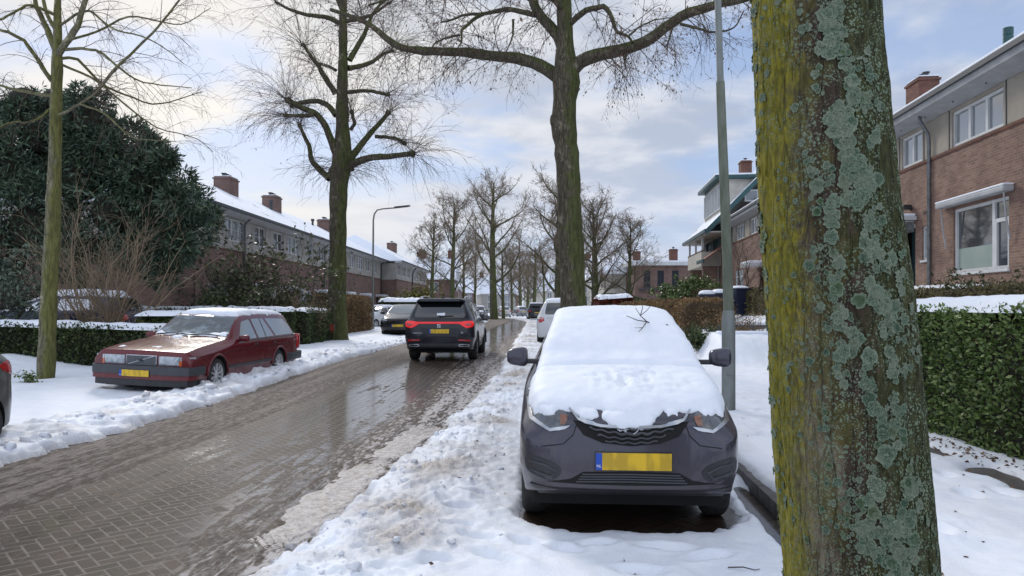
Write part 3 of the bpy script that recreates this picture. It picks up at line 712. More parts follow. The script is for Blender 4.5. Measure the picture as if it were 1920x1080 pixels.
        return linkme(name, me, mat_, parent or s.root, sharp=50 if not thick else 80)
    def wheels(s, rim, spokes=10, hi=True, steer=0.0):
        sp = s.sp; w = sp['tw']; r = sp['wr']; rr = r * 0.68; ny = 40 if hi else 18
        tp = [(rr, 0), (rr + .01, 0.004), (r - .03, -0.002), (r - .008, .02), (r, .045), (r, w - .045), (r - .008, w - .02), (r - .03, w), (rr, w)]
        tm = MB().lathe([(a, b - w) for a, b in tp], ny, 'x')
        rm = MB(); rm.lathe([(rr, -w * 0.9), (rr - .012, -0.05), (rr - 0.002, -.004), (rr + .008, 0.003), (rr + .008, -.01)], ny, 'x')
        for k in range(spokes):
            a = 2 * PI * k / spokes; b0, b1 = 0.16 / spokes * 3.2, 0.10 / spokes * 3.6
            def q(rad, da, x): return (x, rad * math.cos(a + da), rad * math.sin(a + da))
            d0, d1 = 0.026 / 0.05 * 0.6, 0.020 / rr * 8 / spokes
            for da0, da1 in ((d0 * 8 / spokes, d1),):
                f = [q(.05, -da0, -.012), q(.05, da0, -.012), q(rr, da1, -.004), q(rr, -da1, -.004)]
                bk = [(p[0] - .03, p[1], p[2]) for p in f]
                rm.add(f + bk, [(0, 1, 2, 3), (7, 6, 5, 4), (0, 4, 5, 1), (1, 5, 6, 2), (2, 6, 7, 3), (3, 7, 4, 0)])
        rm.lathe([(0.0, -.004), (.05, -.004), (.062, -.012), (.062, -.04)], 18, 'x')
        dk = MB().lathe([(0, -.055), (rr, -.055)], ny, 'x')  # black backing disc stands in for the dark behind the spokes
        first = None
        for a in sp['axles']:
            for sd in (1, -1):
                e = bpy.data.objects.new('wheel', None); COL.objects.link(e); e.parent = s.root; e.location = (sd * (np.interp(a, *[[k[i] for k in sorted(sp['keys'])] for i in (0, 4)]) - 0.012), a, r)
                e.rotation_euler = (random.random() * 6, 0, PI if sd < 0 else 0)
                if first is None:
                    first = (tm.build('tyre', M['rubber'], e, sharp=40), rm.build('rim', rim, e, sharp=30), dk.build('dark_backing', M['well'], e))
                else:
                    for c in first: d = c.copy(); COL.objects.link(d); d.parent = e
    def plate(s, axis, x, z, w=0.52, h=0.11, nl=True, y=None, tilt=0.0):
        hp = s.hit(axis, (x, z))[0]; sg = 1 if axis == 'front' else -1
        yy = (y if y is not None else hp.y) + sg * 0.012
        mb = MB(); mb.bbox((x - w / 2 - .006, yy - sg * .02, z - h / 2 - .006), (x + w / 2 + .006, yy - sg * .002, z + h / 2 + .006), .004)
        pl = mb.build('licence_plate', M['black'], s.root)
        MB().box((x - w / 2, yy - .002, z - h / 2), (x + w / 2, yy + sg * .003, z + h / 2)).build('plate_face', M['plate'], pl)
        ex = x + sg * (w / 2 - .022)
        MB().box((ex - .022, yy, z - h / 2 + .001), (ex + .022, yy + sg * .005, z + h / 2 - .001)).build('country_strip', M['eu'], pl)
        if nl:
            T = Matrix.Translation((ex, yy + sg * .0065, z - h * 0.27)) @ Matrix.Rotation(PI if sg > 0 else 0, 4, 'Z') @ Matrix.Rotation(PI / 2, 4, 'X')
            text_mesh('country_letters', 'NL', 0.026, M['white'], pl, T, .0008)
        return pl
    def mirror(s, sd, y, z, w, mat_, size=(0.19, 0.09, 0.13)):
        x = sd * w; a, b, c = size
        bm = bmesh.new(); bmesh.ops.create_icosphere(bm, subdivisions=3, radius=1.0)
        for v in bm.verts:
            p = v.co; q = Vector([math.copysign(abs(p[i]) ** 0.55, p[i]) for i in range(3)])
            v.co = Vector((x + sd * (a / 2 + q.x * a / 2), y + q.y * b / 2 * (1.0 if q.y > 0 else 0.6), z + q.z * c / 2 * (1 - 0.18 * (q.x * sd))))
        me = bpy.data.meshes.new('mirror'); bm.to_mesh(me); bm.free()
        o = linkme('mirror', me, mat_, s.root, smooth=True)
        MB().bbox((x - sd * 0.10, y - .03, z - c * .38), (x + sd * .04, y + .03, z - c * .12), .01).build('mirror_arm', M['black'], o)
        MB().quad((x + sd * .02, y - b * .32, z - c * .36), (x + sd * (a - .02), y - b * .32, z - c * .30), (x + sd * (a - .02), y - b * .32, z + c * .30), (x + sd * .02, y - b * .32, z + c * .36)).build('mirror_glass', M['glass'], o)
        return o
    def sides(s, polys, mat_, name='side_window', off=0.004, rnd=0.03):
        for sd in (1, -1):
            for p in polys: s.patch(name, sd, p, mat_, off, 0.06, 0.012, rnd=rnd)
    def seam(s, axis, pts, w=0.007, parent=None, mat_=None, name='panel_gap', off=0.0025):
        """a thin line laid on the surface"""
        P_ = []
        pts = [Vector(p) for p in pts]
        for a, b in zip(pts[:-1], pts[1:]):
            n = max(1, int((b - a).length / 0.05)); P_ += [a + (b - a) * k / n for k in range(n)]
        P_.append(pts[-1]); V = []; fs = []
        for i, p in enumerate(P_):
            d = (P_[min(i + 1, len(P_) - 1)] - P_[max(i - 1, 0)]).normalized(); nn = Vector((-d.y, d.x)) * w / 2
            hh = [s.hit(axis, p + nn), s.hit(axis, p - nn)]
            if hh[0][0] is None or hh[1][0] is None: continue
            ax = {'front': Vector((0, 1, 0)), 'rear': Vector((0, -1, 0)), 'top': Vector((0, 0, 1))}.get(axis) or Vector((axis, 0, 0))
            for h in hh: V.append(h[0] + (h[1] if h[1].dot(ax) > 0 else -h[1]) * off)
        fs = [(2 * i, 2 * i + 1, 2 * i + 3, 2 * i + 2) for i in range(len(V) // 2 - 1)]
        if fs: return link(name, V, fs, mat_ or M['well'], parent or s.body)
    def snow(s, poly, T=0.05, rag=0.02, res=0.05, name='snow_cover', pits=False, edge=0.05, seed=0, sink=None):
        bd = []; poly = [Vector(p) for p in poly]
        for i, p in enumerate(poly):
            e = poly[(i + 1) % len(poly)]; L = (e - p).length; n = max(1, int(L / 0.03)); d = (e - p).normalized(); nn = Vector((-d.y, d.x))
            for k in range(n):
                q = p + (e - p) * (k / n); am = min(1, 6 * min(k / n, 1 - k / n) + 0.2)
                bd.append(q + nn * rag * am * float(fbm(np.array([q.x * 7 + seed]), np.array([q.y * 7]), 200 + seed, 4)[0]) * 1.6)
        def th(d, x, y):
            f = T * (1 - math.exp(-d / edge)) + 0.004
            f += (0.25 * T * float(fbm(np.array([x * 2.2]), np.array([y * 2.2]), 210 + seed, 3)[0]) + 0.007 * float(fbm(np.array([x * 13.]), np.array([y * 13.]), 211, 3)[0])) * min(1, d / 0.05)
            if pits:
                pk = float(pits(x, y))
                if pk > 0: f -= pk * float(np.clip(lumps(np.array([x * 24.]), np.array([y * 24.]), 215)[0] - 0.22, 0, 1)) * 0.065
            if sink: f *= sink(x, y)
            return max(f, 0.002)
        return s.patch(name, 'top', bd, M['snowc'], res=res, skirt=0.03, thick=th)

# ---------------------------------------------------------------- grey hatchback under snow, facing us
M['p_grey'] = paint('dark_violet_grey_paint', (0.058, 0.055, 0.074), 0.3, 0.30)
c = Car('hatch', 'parked_car', 'dark grey hatchback with snow over roof, windscreen and bonnet, nose towards us', M['p_grey'], (CAR_C[0] - .03, CAR_C[1], 0), CAR_TH, scale=(.965, 1, 1.043))
c.wheels(M['alloyd'], 7)
c.sides([[(.62, .99), (.25, 1.30), (-.18, 1.36), (-.22, 1.0)], [(-.30, 1.0), (-.27, 1.365), (-1.0, 1.36), (-1.28, 1.04)]], M['glass'])
c.patch('windscreen', 'top', [(-.62, .80), (0, .86), (.62, .80), (.50, .10), (0, .14), (-.50, .10)], M['glassf'], .004, .06)
for sd in (1, -1):
    hl = c.patch('headlight', 'front', [(sd * .43, .805), (sd * .455, .735), (sd * .56, .715), (sd * .70, .77), (sd * .745, .90), (sd * .66, .92), (sd * .55, .86)], M['lensd'], .006, .03, .03, rnd=.02)
    c.patch('headlight_rim', 'front', [(sd * .42, .745), (sd * .455, .722), (sd * .56, .700), (sd * .71, .755), (sd * .75, .86), (sd * .738, .86), (sd * .69, .775), (sd * .56, .718), (sd * .46, .74)], M['chrome'], .011, .02, .02, parent=hl)
    c.patch('indicator', 'front', [(sd * .438, .795), (sd * .452, .752), (sd * .487, .745), (sd * .490, .805)], M['amberd'], .010, .02, .02, parent=hl)
    c.patch('fog_light_recess', 'front', [(sd * .74, .555), (sd * .60, .535), (sd * .505, .495), (sd * .47, .45), (sd * .54, .385), (sd * .70, .43), (sd * .74, .47)], M['black'], .004, .03, .02, rnd=.03)
    c.seam('front', [(sd * .70, .51), (sd * .60, .495), (sd * .52, .455), (sd * .56, .42), (sd * .69, .455)], .012, c.root, M['trim'], 'recess_trim', .012)
    c.mirror(sd, .62, 1.112, .775, M['p_grey'], (0.185, 0.13, 0.145))
    c.seam('front', [(sd * .36, .80), (sd * .40, .69), (sd * .47, .63), (sd * .66, .605)], .006)
    c.seam(sd, [(.62, .98), (.66, .5), (.60, .28)]); c.seam(sd, [(-.25, 1.36), (-.26, .3)])
gr = c.patch('grille', 'front', [(-.40, .775), (-.33, .69), (-.2, .64), (0, .62), (.2, .64), (.33, .69), (.40, .775), (.2, .745), (0, .735), (-.2, .745)], M['well'], .006, .03, .03)
for k in range(4):
    pts = []
    zq = .725 - .027 * k
    for i in range(41):
        xx = -.36 + .72 * i / 40; zc = zq + .055 * (abs(xx) / .36) ** 2 + .005 * math.sin(xx * 70)
        if abs(xx) < .36 - .055 * k: pts.append((xx, zc))
    c.seam('front', pts, .010, gr, M['trim'], 'grille_bar', .018)
for sd in (1, -1):
    c.patch('chrome_bar', 'front', [(sd * .055, .745), (sd * .20, .752), (sd * .36, .782), (sd * .425, .835), (sd * .43, .829), (sd * .365, .768), (sd * .21, .736), (sd * .055, .728)], M['chrome'], .020, .02, .02, parent=gr)
em = MB(); hp = c.hit('front', (0, .70))[0]
em.tube([(0.052 * math.cos(a), hp.y + .003, .746 + .05 * math.sin(a)) for a in np.linspace(PI + .15, 2 * PI - .15, 21)], .0065, 8)
em.build('emblem', M['chrome'], gr, smooth=True)
lg = c.patch('lower_grille', 'front', [(-.58, .385), (-.42, .405), (-.33, .452), (0, .457), (.33, .452), (.42, .405), (.58, .385), (.3, .372), (0, .368), (-.3, .372)], M['well'], .005, .03, .03)
for zz_ in (.390, .406, .422, .438):
    wx = .34 + (0.435 - zz_) * .9
    c.seam('front', [(-wx, zz_), (0, zz_ + .004), (wx, zz_)], .009, lg, M['trim'], 'grille_bar', .012)
c.patch('bumper_lip', 'front', [(-.70, .355), (-.45, .345), (0, .34), (.45, .345), (.70, .355), (.64, .305), (0, .30), (-.64, .305)], M['black'], .014, .04, .04)
c.plate('front', -.015, .523)
MB().box((-.68, -1.6, .165), (.68, 1.52, .33)).build('underbody', M['well'], c.root)
pit = lambda x, y: max(0.0, 1 - ((x + .12) / .5) ** 2 - ((y - 1.25) / .36) ** 2)
def hatch_sink(x, y): return 1.0 + 0.35 * math.exp(-((y - .84) / .10) ** 2) - 0.28 * math.exp(-((y - .90) / .025) ** 2)
c.snow([(-.735, 1.40), (-.66, 1.64), (-.58, 1.66), (-.50, 1.69), (-.40, 1.725), (-.34, 1.70), (-.24, 1.695), (-.20, 1.765), (-.10, 1.80), (0, 1.815), (.09, 1.80), (.15, 1.765), (.20, 1.70), (.28, 1.69), (.40, 1.725), (.50, 1.69), (.60, 1.66), (.68, 1.62), (.735, 1.40), (.735, .95), (.69, .78), (.60, .3), (.575, -.1), (.565, -.9), (.52, -1.45), (0, -1.52), (-.52, -1.45), (-.565, -.9), (-.575, -.1), (-.60, .3), (-.69, .78), (-.735, .95)],
       T=.045, rag=.016, res=.022, pits=pit, seed=1, sink=hatch_sink)
def face_snow(poly, seed, T=.03, rag=.02):
    bd = []; poly = [Vector(p) for p in poly]
    for i, p in enumerate(poly):
        e = poly[(i + 1) % len(poly)]; n = max(1, int((e - p).length / .015)); d = (e - p).normalized(); nn = Vector((-d.y, d.x))
        for k in range(n):
            q = p + (e - p) * (k / n); bd.append(q + nn * rag * min(1, 5 * min(k / n, 1 - k / n) + .3) * float(fbm(np.array([q.x * 16 + seed]), np.array([q.y * 16]), 230 + seed, 4)[0]) * 1.7)
    return c.patch('snow_cover', 'front', bd, M['snowc'], res=.018, skirt=.03, thick=lambda d, x, y: .004 + T * (1 - math.exp(-d / .02)) * (1 + .5 * float(fbm(np.array([x * 12.]), np.array([y * 12.]), 233, 2)[0])))
face_snow([(-.19, .795), (-.13, .745), (-.05, .722), (.06, .718), (.14, .742), (.20, .79), (.15, .86), (-.15, .86)], 1, .026)
for sd in (1, -1): face_snow([(sd * .47, .835), (sd * .53, .80), (sd * .62, .80), (sd * .70, .825), (sd * .755, .90), (sd * .72, .97), (sd * .5, .90)][::sd], 2 + sd, .022)
face_snow([(.22, .80), (.30, .785), (.36, .80), (.42, .835), (.36, .86), (.24, .84)], 5, .02); face_snow([(-.40, .835), (-.33, .80), (-.26, .80), (-.24, .845), (-.36, .87)], 6, .02)
# twig lying on its roof snow
tw = MB(); b0 = c.hit('top', (-.30, .33))[0] + Vector((0, 0, .07))
def wpt(x, y, z): return (x, y, z)
for pts, r in [([(0, 0, .02), (.06, .02, .05), (.11, -.02, .10), (.15, -.05, .17)], .006), ([(.06, .02, .05), (.14, .06, .06), (.24, .09, .10)], .0045), ([(.11, -.02, .10), (.09, -.02, .17), (.10, -.04, .22)], .004), ([(.11, -.02, .10), (.05, .0, .15), (.01, 0, .21)], .0035), ([(.06, .02, .05), (.11, .16, .0), (.15, .25, -.03)], .0045), ([(.11, .16, .0), (.18, .18, .0)], .003), ([(-.12, .04, .02), (-.05, .02, .015), (0, 0, .02), (.06, .02, .05)], .008)]:
    tw.tube([b0 + Vector(p) for p in pts], [r, r * .85, r * .6, r * .4][:len(pts)] if len(pts) > 2 else [r, r * .5], 5)
M['twig'] = nmat('dark_twig_bark', (0.03, 0.022, 0.018), (0.05, 0.035, 0.028), 30, 0.8)
to = tw.build('fallen_twig', M['twig']); MW = Matrix.Translation((CAR_C[0], CAR_C[1], 0)) @ Matrix.Rotation(CAR_TH, 4, 'Z'); to.data.transform(MW)
tag(to, 'small bare dark twig lying on snow of the grey hatchback roof', 'twig')

# ---------------------------------------------------------------- maroon estate
M['p_mar'] = paint('maroon_paint', (0.115, 0.005, 0.010), 0.0, 0.10)
c = Car('wagon', 'parked_car', 'maroon estate car with snow on its roof parked on the left verge', M['p_mar'], (-6.22, 15.12, 0.03), R(180 - 5.4), R(-2.2), scale=(1.03, 1, 1.0))
c.wheels(M['alloy'], 10)
c.sides([[(.60, .925), (.23, 1.27), (-.13, 1.315), (-.15, .935)], [(-.24, .935), (-.22, 1.32), (-.78, 1.325), (-1.0, .95)], [(-1.10, .95), (-.90, 1.325), (-1.85, 1.30), (-2.03, 1.17), (-2.10, .96)]], M['glassl'], rnd=.02)
for sd in (1, -1):
    c.seam(sd, [(-.60, .94), (-.62, 1.32)], .03, c.root, M['black'], 'window_bar', .007)
    c.seam(sd, [(.64, .90), (-.2, .915), (-2.2, .93)], .018, c.root, M['black'], 'window_seal', .005)
    c.seam(sd, [(1.08, .44), (.3, .445), (-.85, .45)], .055, c.root, M['trim'], 'side_moulding', .014)
    c.seam(sd, [(.78, .88), (.80, .26)]); c.seam(sd, [(-.19, 1.33), (-.20, .26)]); c.seam(sd, [(-.86, .55), (-.95, .80), (-1.05, .93)])
    c.seam(sd, [(2.35, .70), (1.4, .72), (-.5, .74), (-2.3, .76)], .006)
    for yy in (-.08, -.98):
        MB().bbox((sd * .862, yy - .09, .80), (sd * .895, yy + .09, .83), .008).build('door_handle', M['black'], c.root)
    c.mirror(sd, .60, .965, .84, M['p_mar'], (0.20, 0.11, 0.125))
    a = c.sp['axles']
    for ax_ in a:
        rr = .385; fl = MB(); pts = [(sd * .884, ax_ + rr * math.cos(q), .317 + rr * math.sin(q)) for q in np.linspace(.05, PI - .05, 24)]
        fl.tube(pts, .022, 8); fl.build('arch_flare', M['p_mar'], c.root, smooth=True)
c.patch('windscreen', 'top', [(-.70, .86), (0, .93), (.70, .86), (.595, .24), (0, .28), (-.595, .24)], M['glassf'], .005, .06)
yf = 2.445
for sd in (1, -1):
    hl = MB(); hl.bbox((sd * .30, yf - .08, .545), (sd * .66, yf, .705), .012); h = hl.build('headlight', M['lens'], c.root, sharp=40)
    MB().bbox((sd * .47, yf - .03, .55), (sd * .476, yf + .002, .70), .001).build('lens_divider', M['chrome'], h)
    it = MB(); v = [(sd * .665, yf - .004, .545), (sd * .83, yf - .05, .545), (sd * .875, yf - .16, .545), (sd * .665, yf - .16, .545)]
    it.prism(v, (0, 0, .085)); it.build('indicator', M['amber'], h)
    it = MB(); it.prism([(p[0], p[1], .632) for p in v], (0, 0, .07)); it.build('side_lamp', M['lens'], h)
g = MB(); g.bbox((-.275, yf - .08, .535), (.275, yf + .012, .715), .01); gg = g.build('grille', M['chrome'], c.root, sharp=40)
gb = MB()
gb.box((-.262, yf, .548), (.262, yf + .006, .702)); gb.build('grille_mesh', nmat('grille_slats', (0.05, 0.055, 0.065), (0.12, 0.125, 0.13), 60, 0.35, 0.6, squash=(2, 1, 0.02)), gg).location.y = .0085
gb = MB(); gb.prism([(.21, yf + .016, .552), (.235, yf + .016, .552), (-.21, yf + .016, .70), (-.235, yf + .016, .70)], (0, .006, 0)); gb.build('grille_bar', M['chrome'], gg)
gb = MB(); gb.bbox((-.032, yf + .014, .605), (.032, yf + .03, .645), .006); gb.build('emblem', nmat('blue_black_badge', (0.01, 0.015, 0.04), None, 5, 0.2), gg)
bp = MB(); bx = [(.905, 2.0), (.905, 2.36), (.86, 2.47), (.70, 2.525), (.0, 2.55)]; bx = bx + [(-a_, b_) for a_, b_ in bx[-2::-1]]
def band(z0, z1, o):
    v = []
    for z_ in (z0, z1): v += [(p[0] * (1 + o), p[1] + o * .5, z_) for p in bx] + [(p[0] * .9, p[1] - .12, z_) for p in bx]
    n = len(bx); f = []
    for i in range(n - 1): f += [(i, i + 1, 2 * n + i + 1, 2 * n + i), (2 * n + i, 2 * n + i + 1, 3 * n + i + 1, 3 * n + i), (n + i, i, i, n + i)[:3] + (), (i, n + i, n + i + 1, i + 1)]
    f = [q for q in f if len(set(q)) == 4]; f += [(0, 2 * n, 3 * n, n), (n - 1, 2 * n - 1, 4 * n - 1, 3 * n - 1)]
    return MB().add(v, f)
bo = band(.385, .53, 0.0).build('front_bumper', M['trim'], c.root, sharp=35)
band(.30, .382, -.012).build('bumper_skirt', M['p_mar'], bo, sharp=35); band(.19, .298, -.05).build('air_dam', M['black'], bo, sharp=35)
rb = MB(); rb.bbox((-.90, -2.53, .36), (.90, -2.38, .55), .03); rb.build('rear_bumper', M['trim'], c.root, sharp=40)
for sd in (1, -1):
    MB().bbox((sd * .78, -2.44, .36), (sd * .905, -1.66, .53), .02).build('rear_bumper_side', M['trim'], c.root, sharp=40)
    MB().bbox((sd * .62, -2.45, .60), (sd * .875, -2.30, .95), .02).build('taillight', M['redlens'], c.root, sharp=40)
pl = c.plate('front', .06, .405, y=2.545)
for sx in (-.42, .22):
    wp = MB(); a = c.hit('top', (sx + .52 - .1, .93))[0]; pts = []
    for q in np.linspace(0, 1, 7):
        h = c.hit('top', (sx + .42 - .60 * q, .90 - .02 * q - .05 * math.sin(PI * q)))[0]; pts.append(h + Vector((0, .01, .022)))
    wp.tube(pts, .012, 6); wp.build('wiper', M['black'], c.root)
c.seam('top', [(-.50, 2.35), (-.56, 1.02)], .008); c.seam('top', [(.50, 2.35), (.56, 1.02)], .008)
c.seam('top', [(-.20, 2.38), (-.30, 1.1)], .012, None, M['p_mar'], 'bonnet_crease', .006); c.seam('top', [(.20, 2.38), (.30, 1.1)], .012, None, M['p_mar'], 'bonnet_crease', .006)
MB().box((-.78, -2.2, .14), (.78, 2.2, .24)).build('underbody', M['well'], c.root)
c.snow([(-.605, .20), (-.3, .26), (-.08, .20), (.1, .14), (.3, .22), (.605, .18), (.62, -.5), (.60, -1.6), (.56, -2.10), (0, -2.15), (-.56, -2.10), (-.60, -1.6), (-.62, -.5)], T=.085, rag=.03, res=.05, seed=2)
c.snow([(.06, 1.02), (.14, .90), (.30, .92), (.24, 1.08), (.12, 1.12)], T=.035, rag=.05, res=.03, seed=3)
c.snow([(-.70, .84), (-.2, .90), (.2, .90), (.70, .84), (.69, .74), (.55, .80), (.2, .80), (-.3, .80), (-.68, .72)], T=.02, rag=.05, res=.03, seed=5)
for k, (px_, py_, sx, sy) in enumerate([(-.05, 2.1, .14, .08), (.5, 2.15, .12, .10)]):
    c.snow([(px_ - sx * .6, py_), (px_, py_ - sy * .5), (px_ + sx * .6, py_), (px_, py_ + sy * .5)], T=.003, rag=.09, res=.03, name='snow_dusting', seed=10 + k)

# ---------------------------------------------------------------- dark SUV driving away
M['p_suv'] = paint('blue_black_paint', (0.005, 0.006, 0.012), 0.0, 0.04)
SY = 18.85
c = Car('suv', 'moving_car', 'dark blue-black SUV driving away with red light bar lit across its tail', M['p_suv'], (-1.80, SY + 2.37, 0.155), R(-2.0))
c.wheels(M['alloyd'], 5)
c.sides([[(1.02, 1.06), (.42, 1.47), (-.12, 1.545), (-.16, 1.05)], [(-.24, 1.05), (-.22, 1.55), (-1.05, 1.55), (-1.2, 1.07)], [(-1.30, 1.08), (-1.18, 1.54), (-1.72, 1.50), (-1.98, 1.30), (-1.92, 1.12)]], M['glasst'])
rw = c.patch('rear_window', 'rear', [(-.62, 1.135), (.62, 1.135), (.655, 1.18), (.57, 1.535), (.5, 1.555), (-.5, 1.555), (-.57, 1.535), (-.655, 1.18)], M['glasst'], .005, .05)
c.patch('windscreen', 'top', [(-.70, 1.05), (0, 1.15), (.70, 1.05), (.57, .38), (0, .45), (-.57, .38)], M['glass'], .004, .06)
spm = MB(); v = [(-.64, -1.98, 1.585), (-.52, -2.20, 1.625), (.52, -2.20, 1.625), (.64, -1.98, 1.585), (.60, -1.80, 1.645), (-.60, -1.80, 1.645)]
spm.prism(v, (0, 0, -.06)); spm.build('roof_spoiler', M['p_suv'], c.root)
MB().box((-.50, -2.185, 1.565), (.50, -2.02, 1.60)).build('spoiler_underside', M['black'], c.root)
bar = c.patch('light_bar', 'rear', [(-.60, .985), (.60, .985), (.60, 1.035), (-.60, 1.035)], M['redlit'], .012, .05, .03)
for sd in (1, -1):
    c.patch('taillight', 'rear', [(sd * .50, 1.03), (sd * .52, .985), (sd * .62, .92), (sd * .72, .87), (sd * .86, .905), (sd * .885, .985), (sd * .86, 1.045), (sd * .7, 1.05)], M['redlit'], .014, .04, .03, rnd=.01)
    c.patch('lamp_core', 'rear', [(sd * .66, .965), (sd * .74, .925), (sd * .82, .935), (sd * .83, .985), (sd * .74, .995)], M['redlens'], .024, .03, .02)
    c.patch('reflector', 'rear', [(sd * .50, .545), (sd * .82, .535), (sd * .80, .575), (sd * .50, .58)], M['redlens'], .010, .04, .02)
    c.patch('exhaust_trim', 'rear', [(sd * .50, .44), (sd * .52, .395), (sd * .74, .395), (sd * .80, .42), (sd * .78, .455), (sd * .55, .46)], M['chrome'], .012, .03, .03, rnd=.01)
    c.patch('exhaust_slot', 'rear', [(sd * .54, .437), (sd * .555, .41), (sd * .73, .41), (sd * .76, .425), (sd * .74, .443)], M['well'], .020, .03, .02)
    c.mirror(sd, .82, 1.10, .90, M['p_suv'], (0.20, 0.13, 0.14))
    rr = MB(); rr.tube([(sd * .60, .30, 1.655), (sd * .615, .22, 1.70), (sd * .625, -.6, 1.715), (sd * .60, -1.5, 1.69), (sd * .585, -1.62, 1.655)], .016, 6); rr.build('roof_rail', M['alloy'], c.root, smooth=True)
    for ax_ in c.sp['axles']:
        MB().tube([(sd * .915, ax_ + .415 * math.cos(q), .355 + .415 * math.sin(q)) for q in np.linspace(-.1, PI + .1, 26)], .024, 8).build('arch_trim', M['black'], c.root, smooth=True)
    c.seam(sd, [(-1.25, 1.05), (-1.2, .8), (-.9, .45)]); c.seam(sd, [(-.2, 1.5), (-.2, .35)]); c.seam(sd, [(.95, 1.0), (.98, .40)])
    c.seam(sd, [(1.0, .36), (-.9, .36)], .12, c.root, M['black'], 'sill_trim', .006)
    for yy in (-.02, -1.0): MB().bbox((sd * .90, yy - .10, .885), (sd * .935, yy + .10, .91), .008).build('door_handle', M['chrome'], c.root)
c.patch('bumper_trim', 'rear', [(-.80, .385), (.80, .385), (.74, .46), (.5, .475), (-.5, .475), (-.74, .46)], M['black'], .006, .05, .03)
c.patch('licence_recess', 'rear', [(-.45, .70), (.45, .70), (.50, .875), (-.50, .875)], M['p_suv'], .003, .06, .02)
c.seam('rear', [(-.78, .86), (-.72, .66), (-.5, .635), (.5, .635), (.72, .66), (.78, .86)], .010)
c.plate('rear', 0, .79, nl=False)
hp = c.hit('rear', (0, .93))[0]
TT = Matrix.Rotation(PI / 2, 4, 'X')
em = MB()
for k in (0, 1):
    q = 1 if k == 0 else -1
    em.prism([(q * .045, hp.y - .010, .93 + q * .042), (q * -.045, hp.y - .010, .93 + q * .042), (q * -.045, hp.y - .010, .93 + q * .002), (q * .02, hp.y - .010, .93 - q * .016), (q * .02, hp.y - .010, .93 + q * .0), (q * -.02, hp.y - .010, .93 + q * .012), (q * -.02, hp.y - .010, .93 + q * .022), (q * .045, hp.y - .010, .93 + q * .022)], (0, -.012, 0))
em.build('emblem', M['chrome'], c.root)
for txt, xx, zz_, sz in (('TARRACO', -.56, .745, .055), ('FR', .60, .75, .06)):
    h2 = c.hit('rear', (xx, zz_))[0]
    text_mesh('model_lettering', txt, sz, M['chrome'], c.root, Matrix.Translation((xx, h2.y - .012, zz_)) @ TT, .003)
wp = MB(); wp.bbox((-.03, -2.29, 1.15), (.03, -2.24, 1.20), .01); wp.tube([(0, -2.29, 1.17), (.18, -2.27, 1.185), (.36, -2.26, 1.19)], .012, 6); wp.build('rear_wiper', M['black'], c.root)
sn = c.snow([(-.07, -2.25), (.14, -2.25), (.14, -2.19), (-.07, -2.19)], T=.03, rag=.01, res=.03, seed=7, name='snow_patch')
MB().lathe([(0.035, 0), (.03, .03), (.006, .09), (0, .095)], 10, 'z', (0, -1.55, 1.645)).build('roof_antenna', M['black'], c.root, smooth=True)
MB().box((-.78, -2.1, .22), (.78, 2.2, .34)).build('underbody', M['well'], c.root)
for sd in (1, -1): MB().bbox((sd * .25, -1.5, .20), (sd * .45, -1.25, .30), .02).build('suspension_arm', M['well'], c.root)

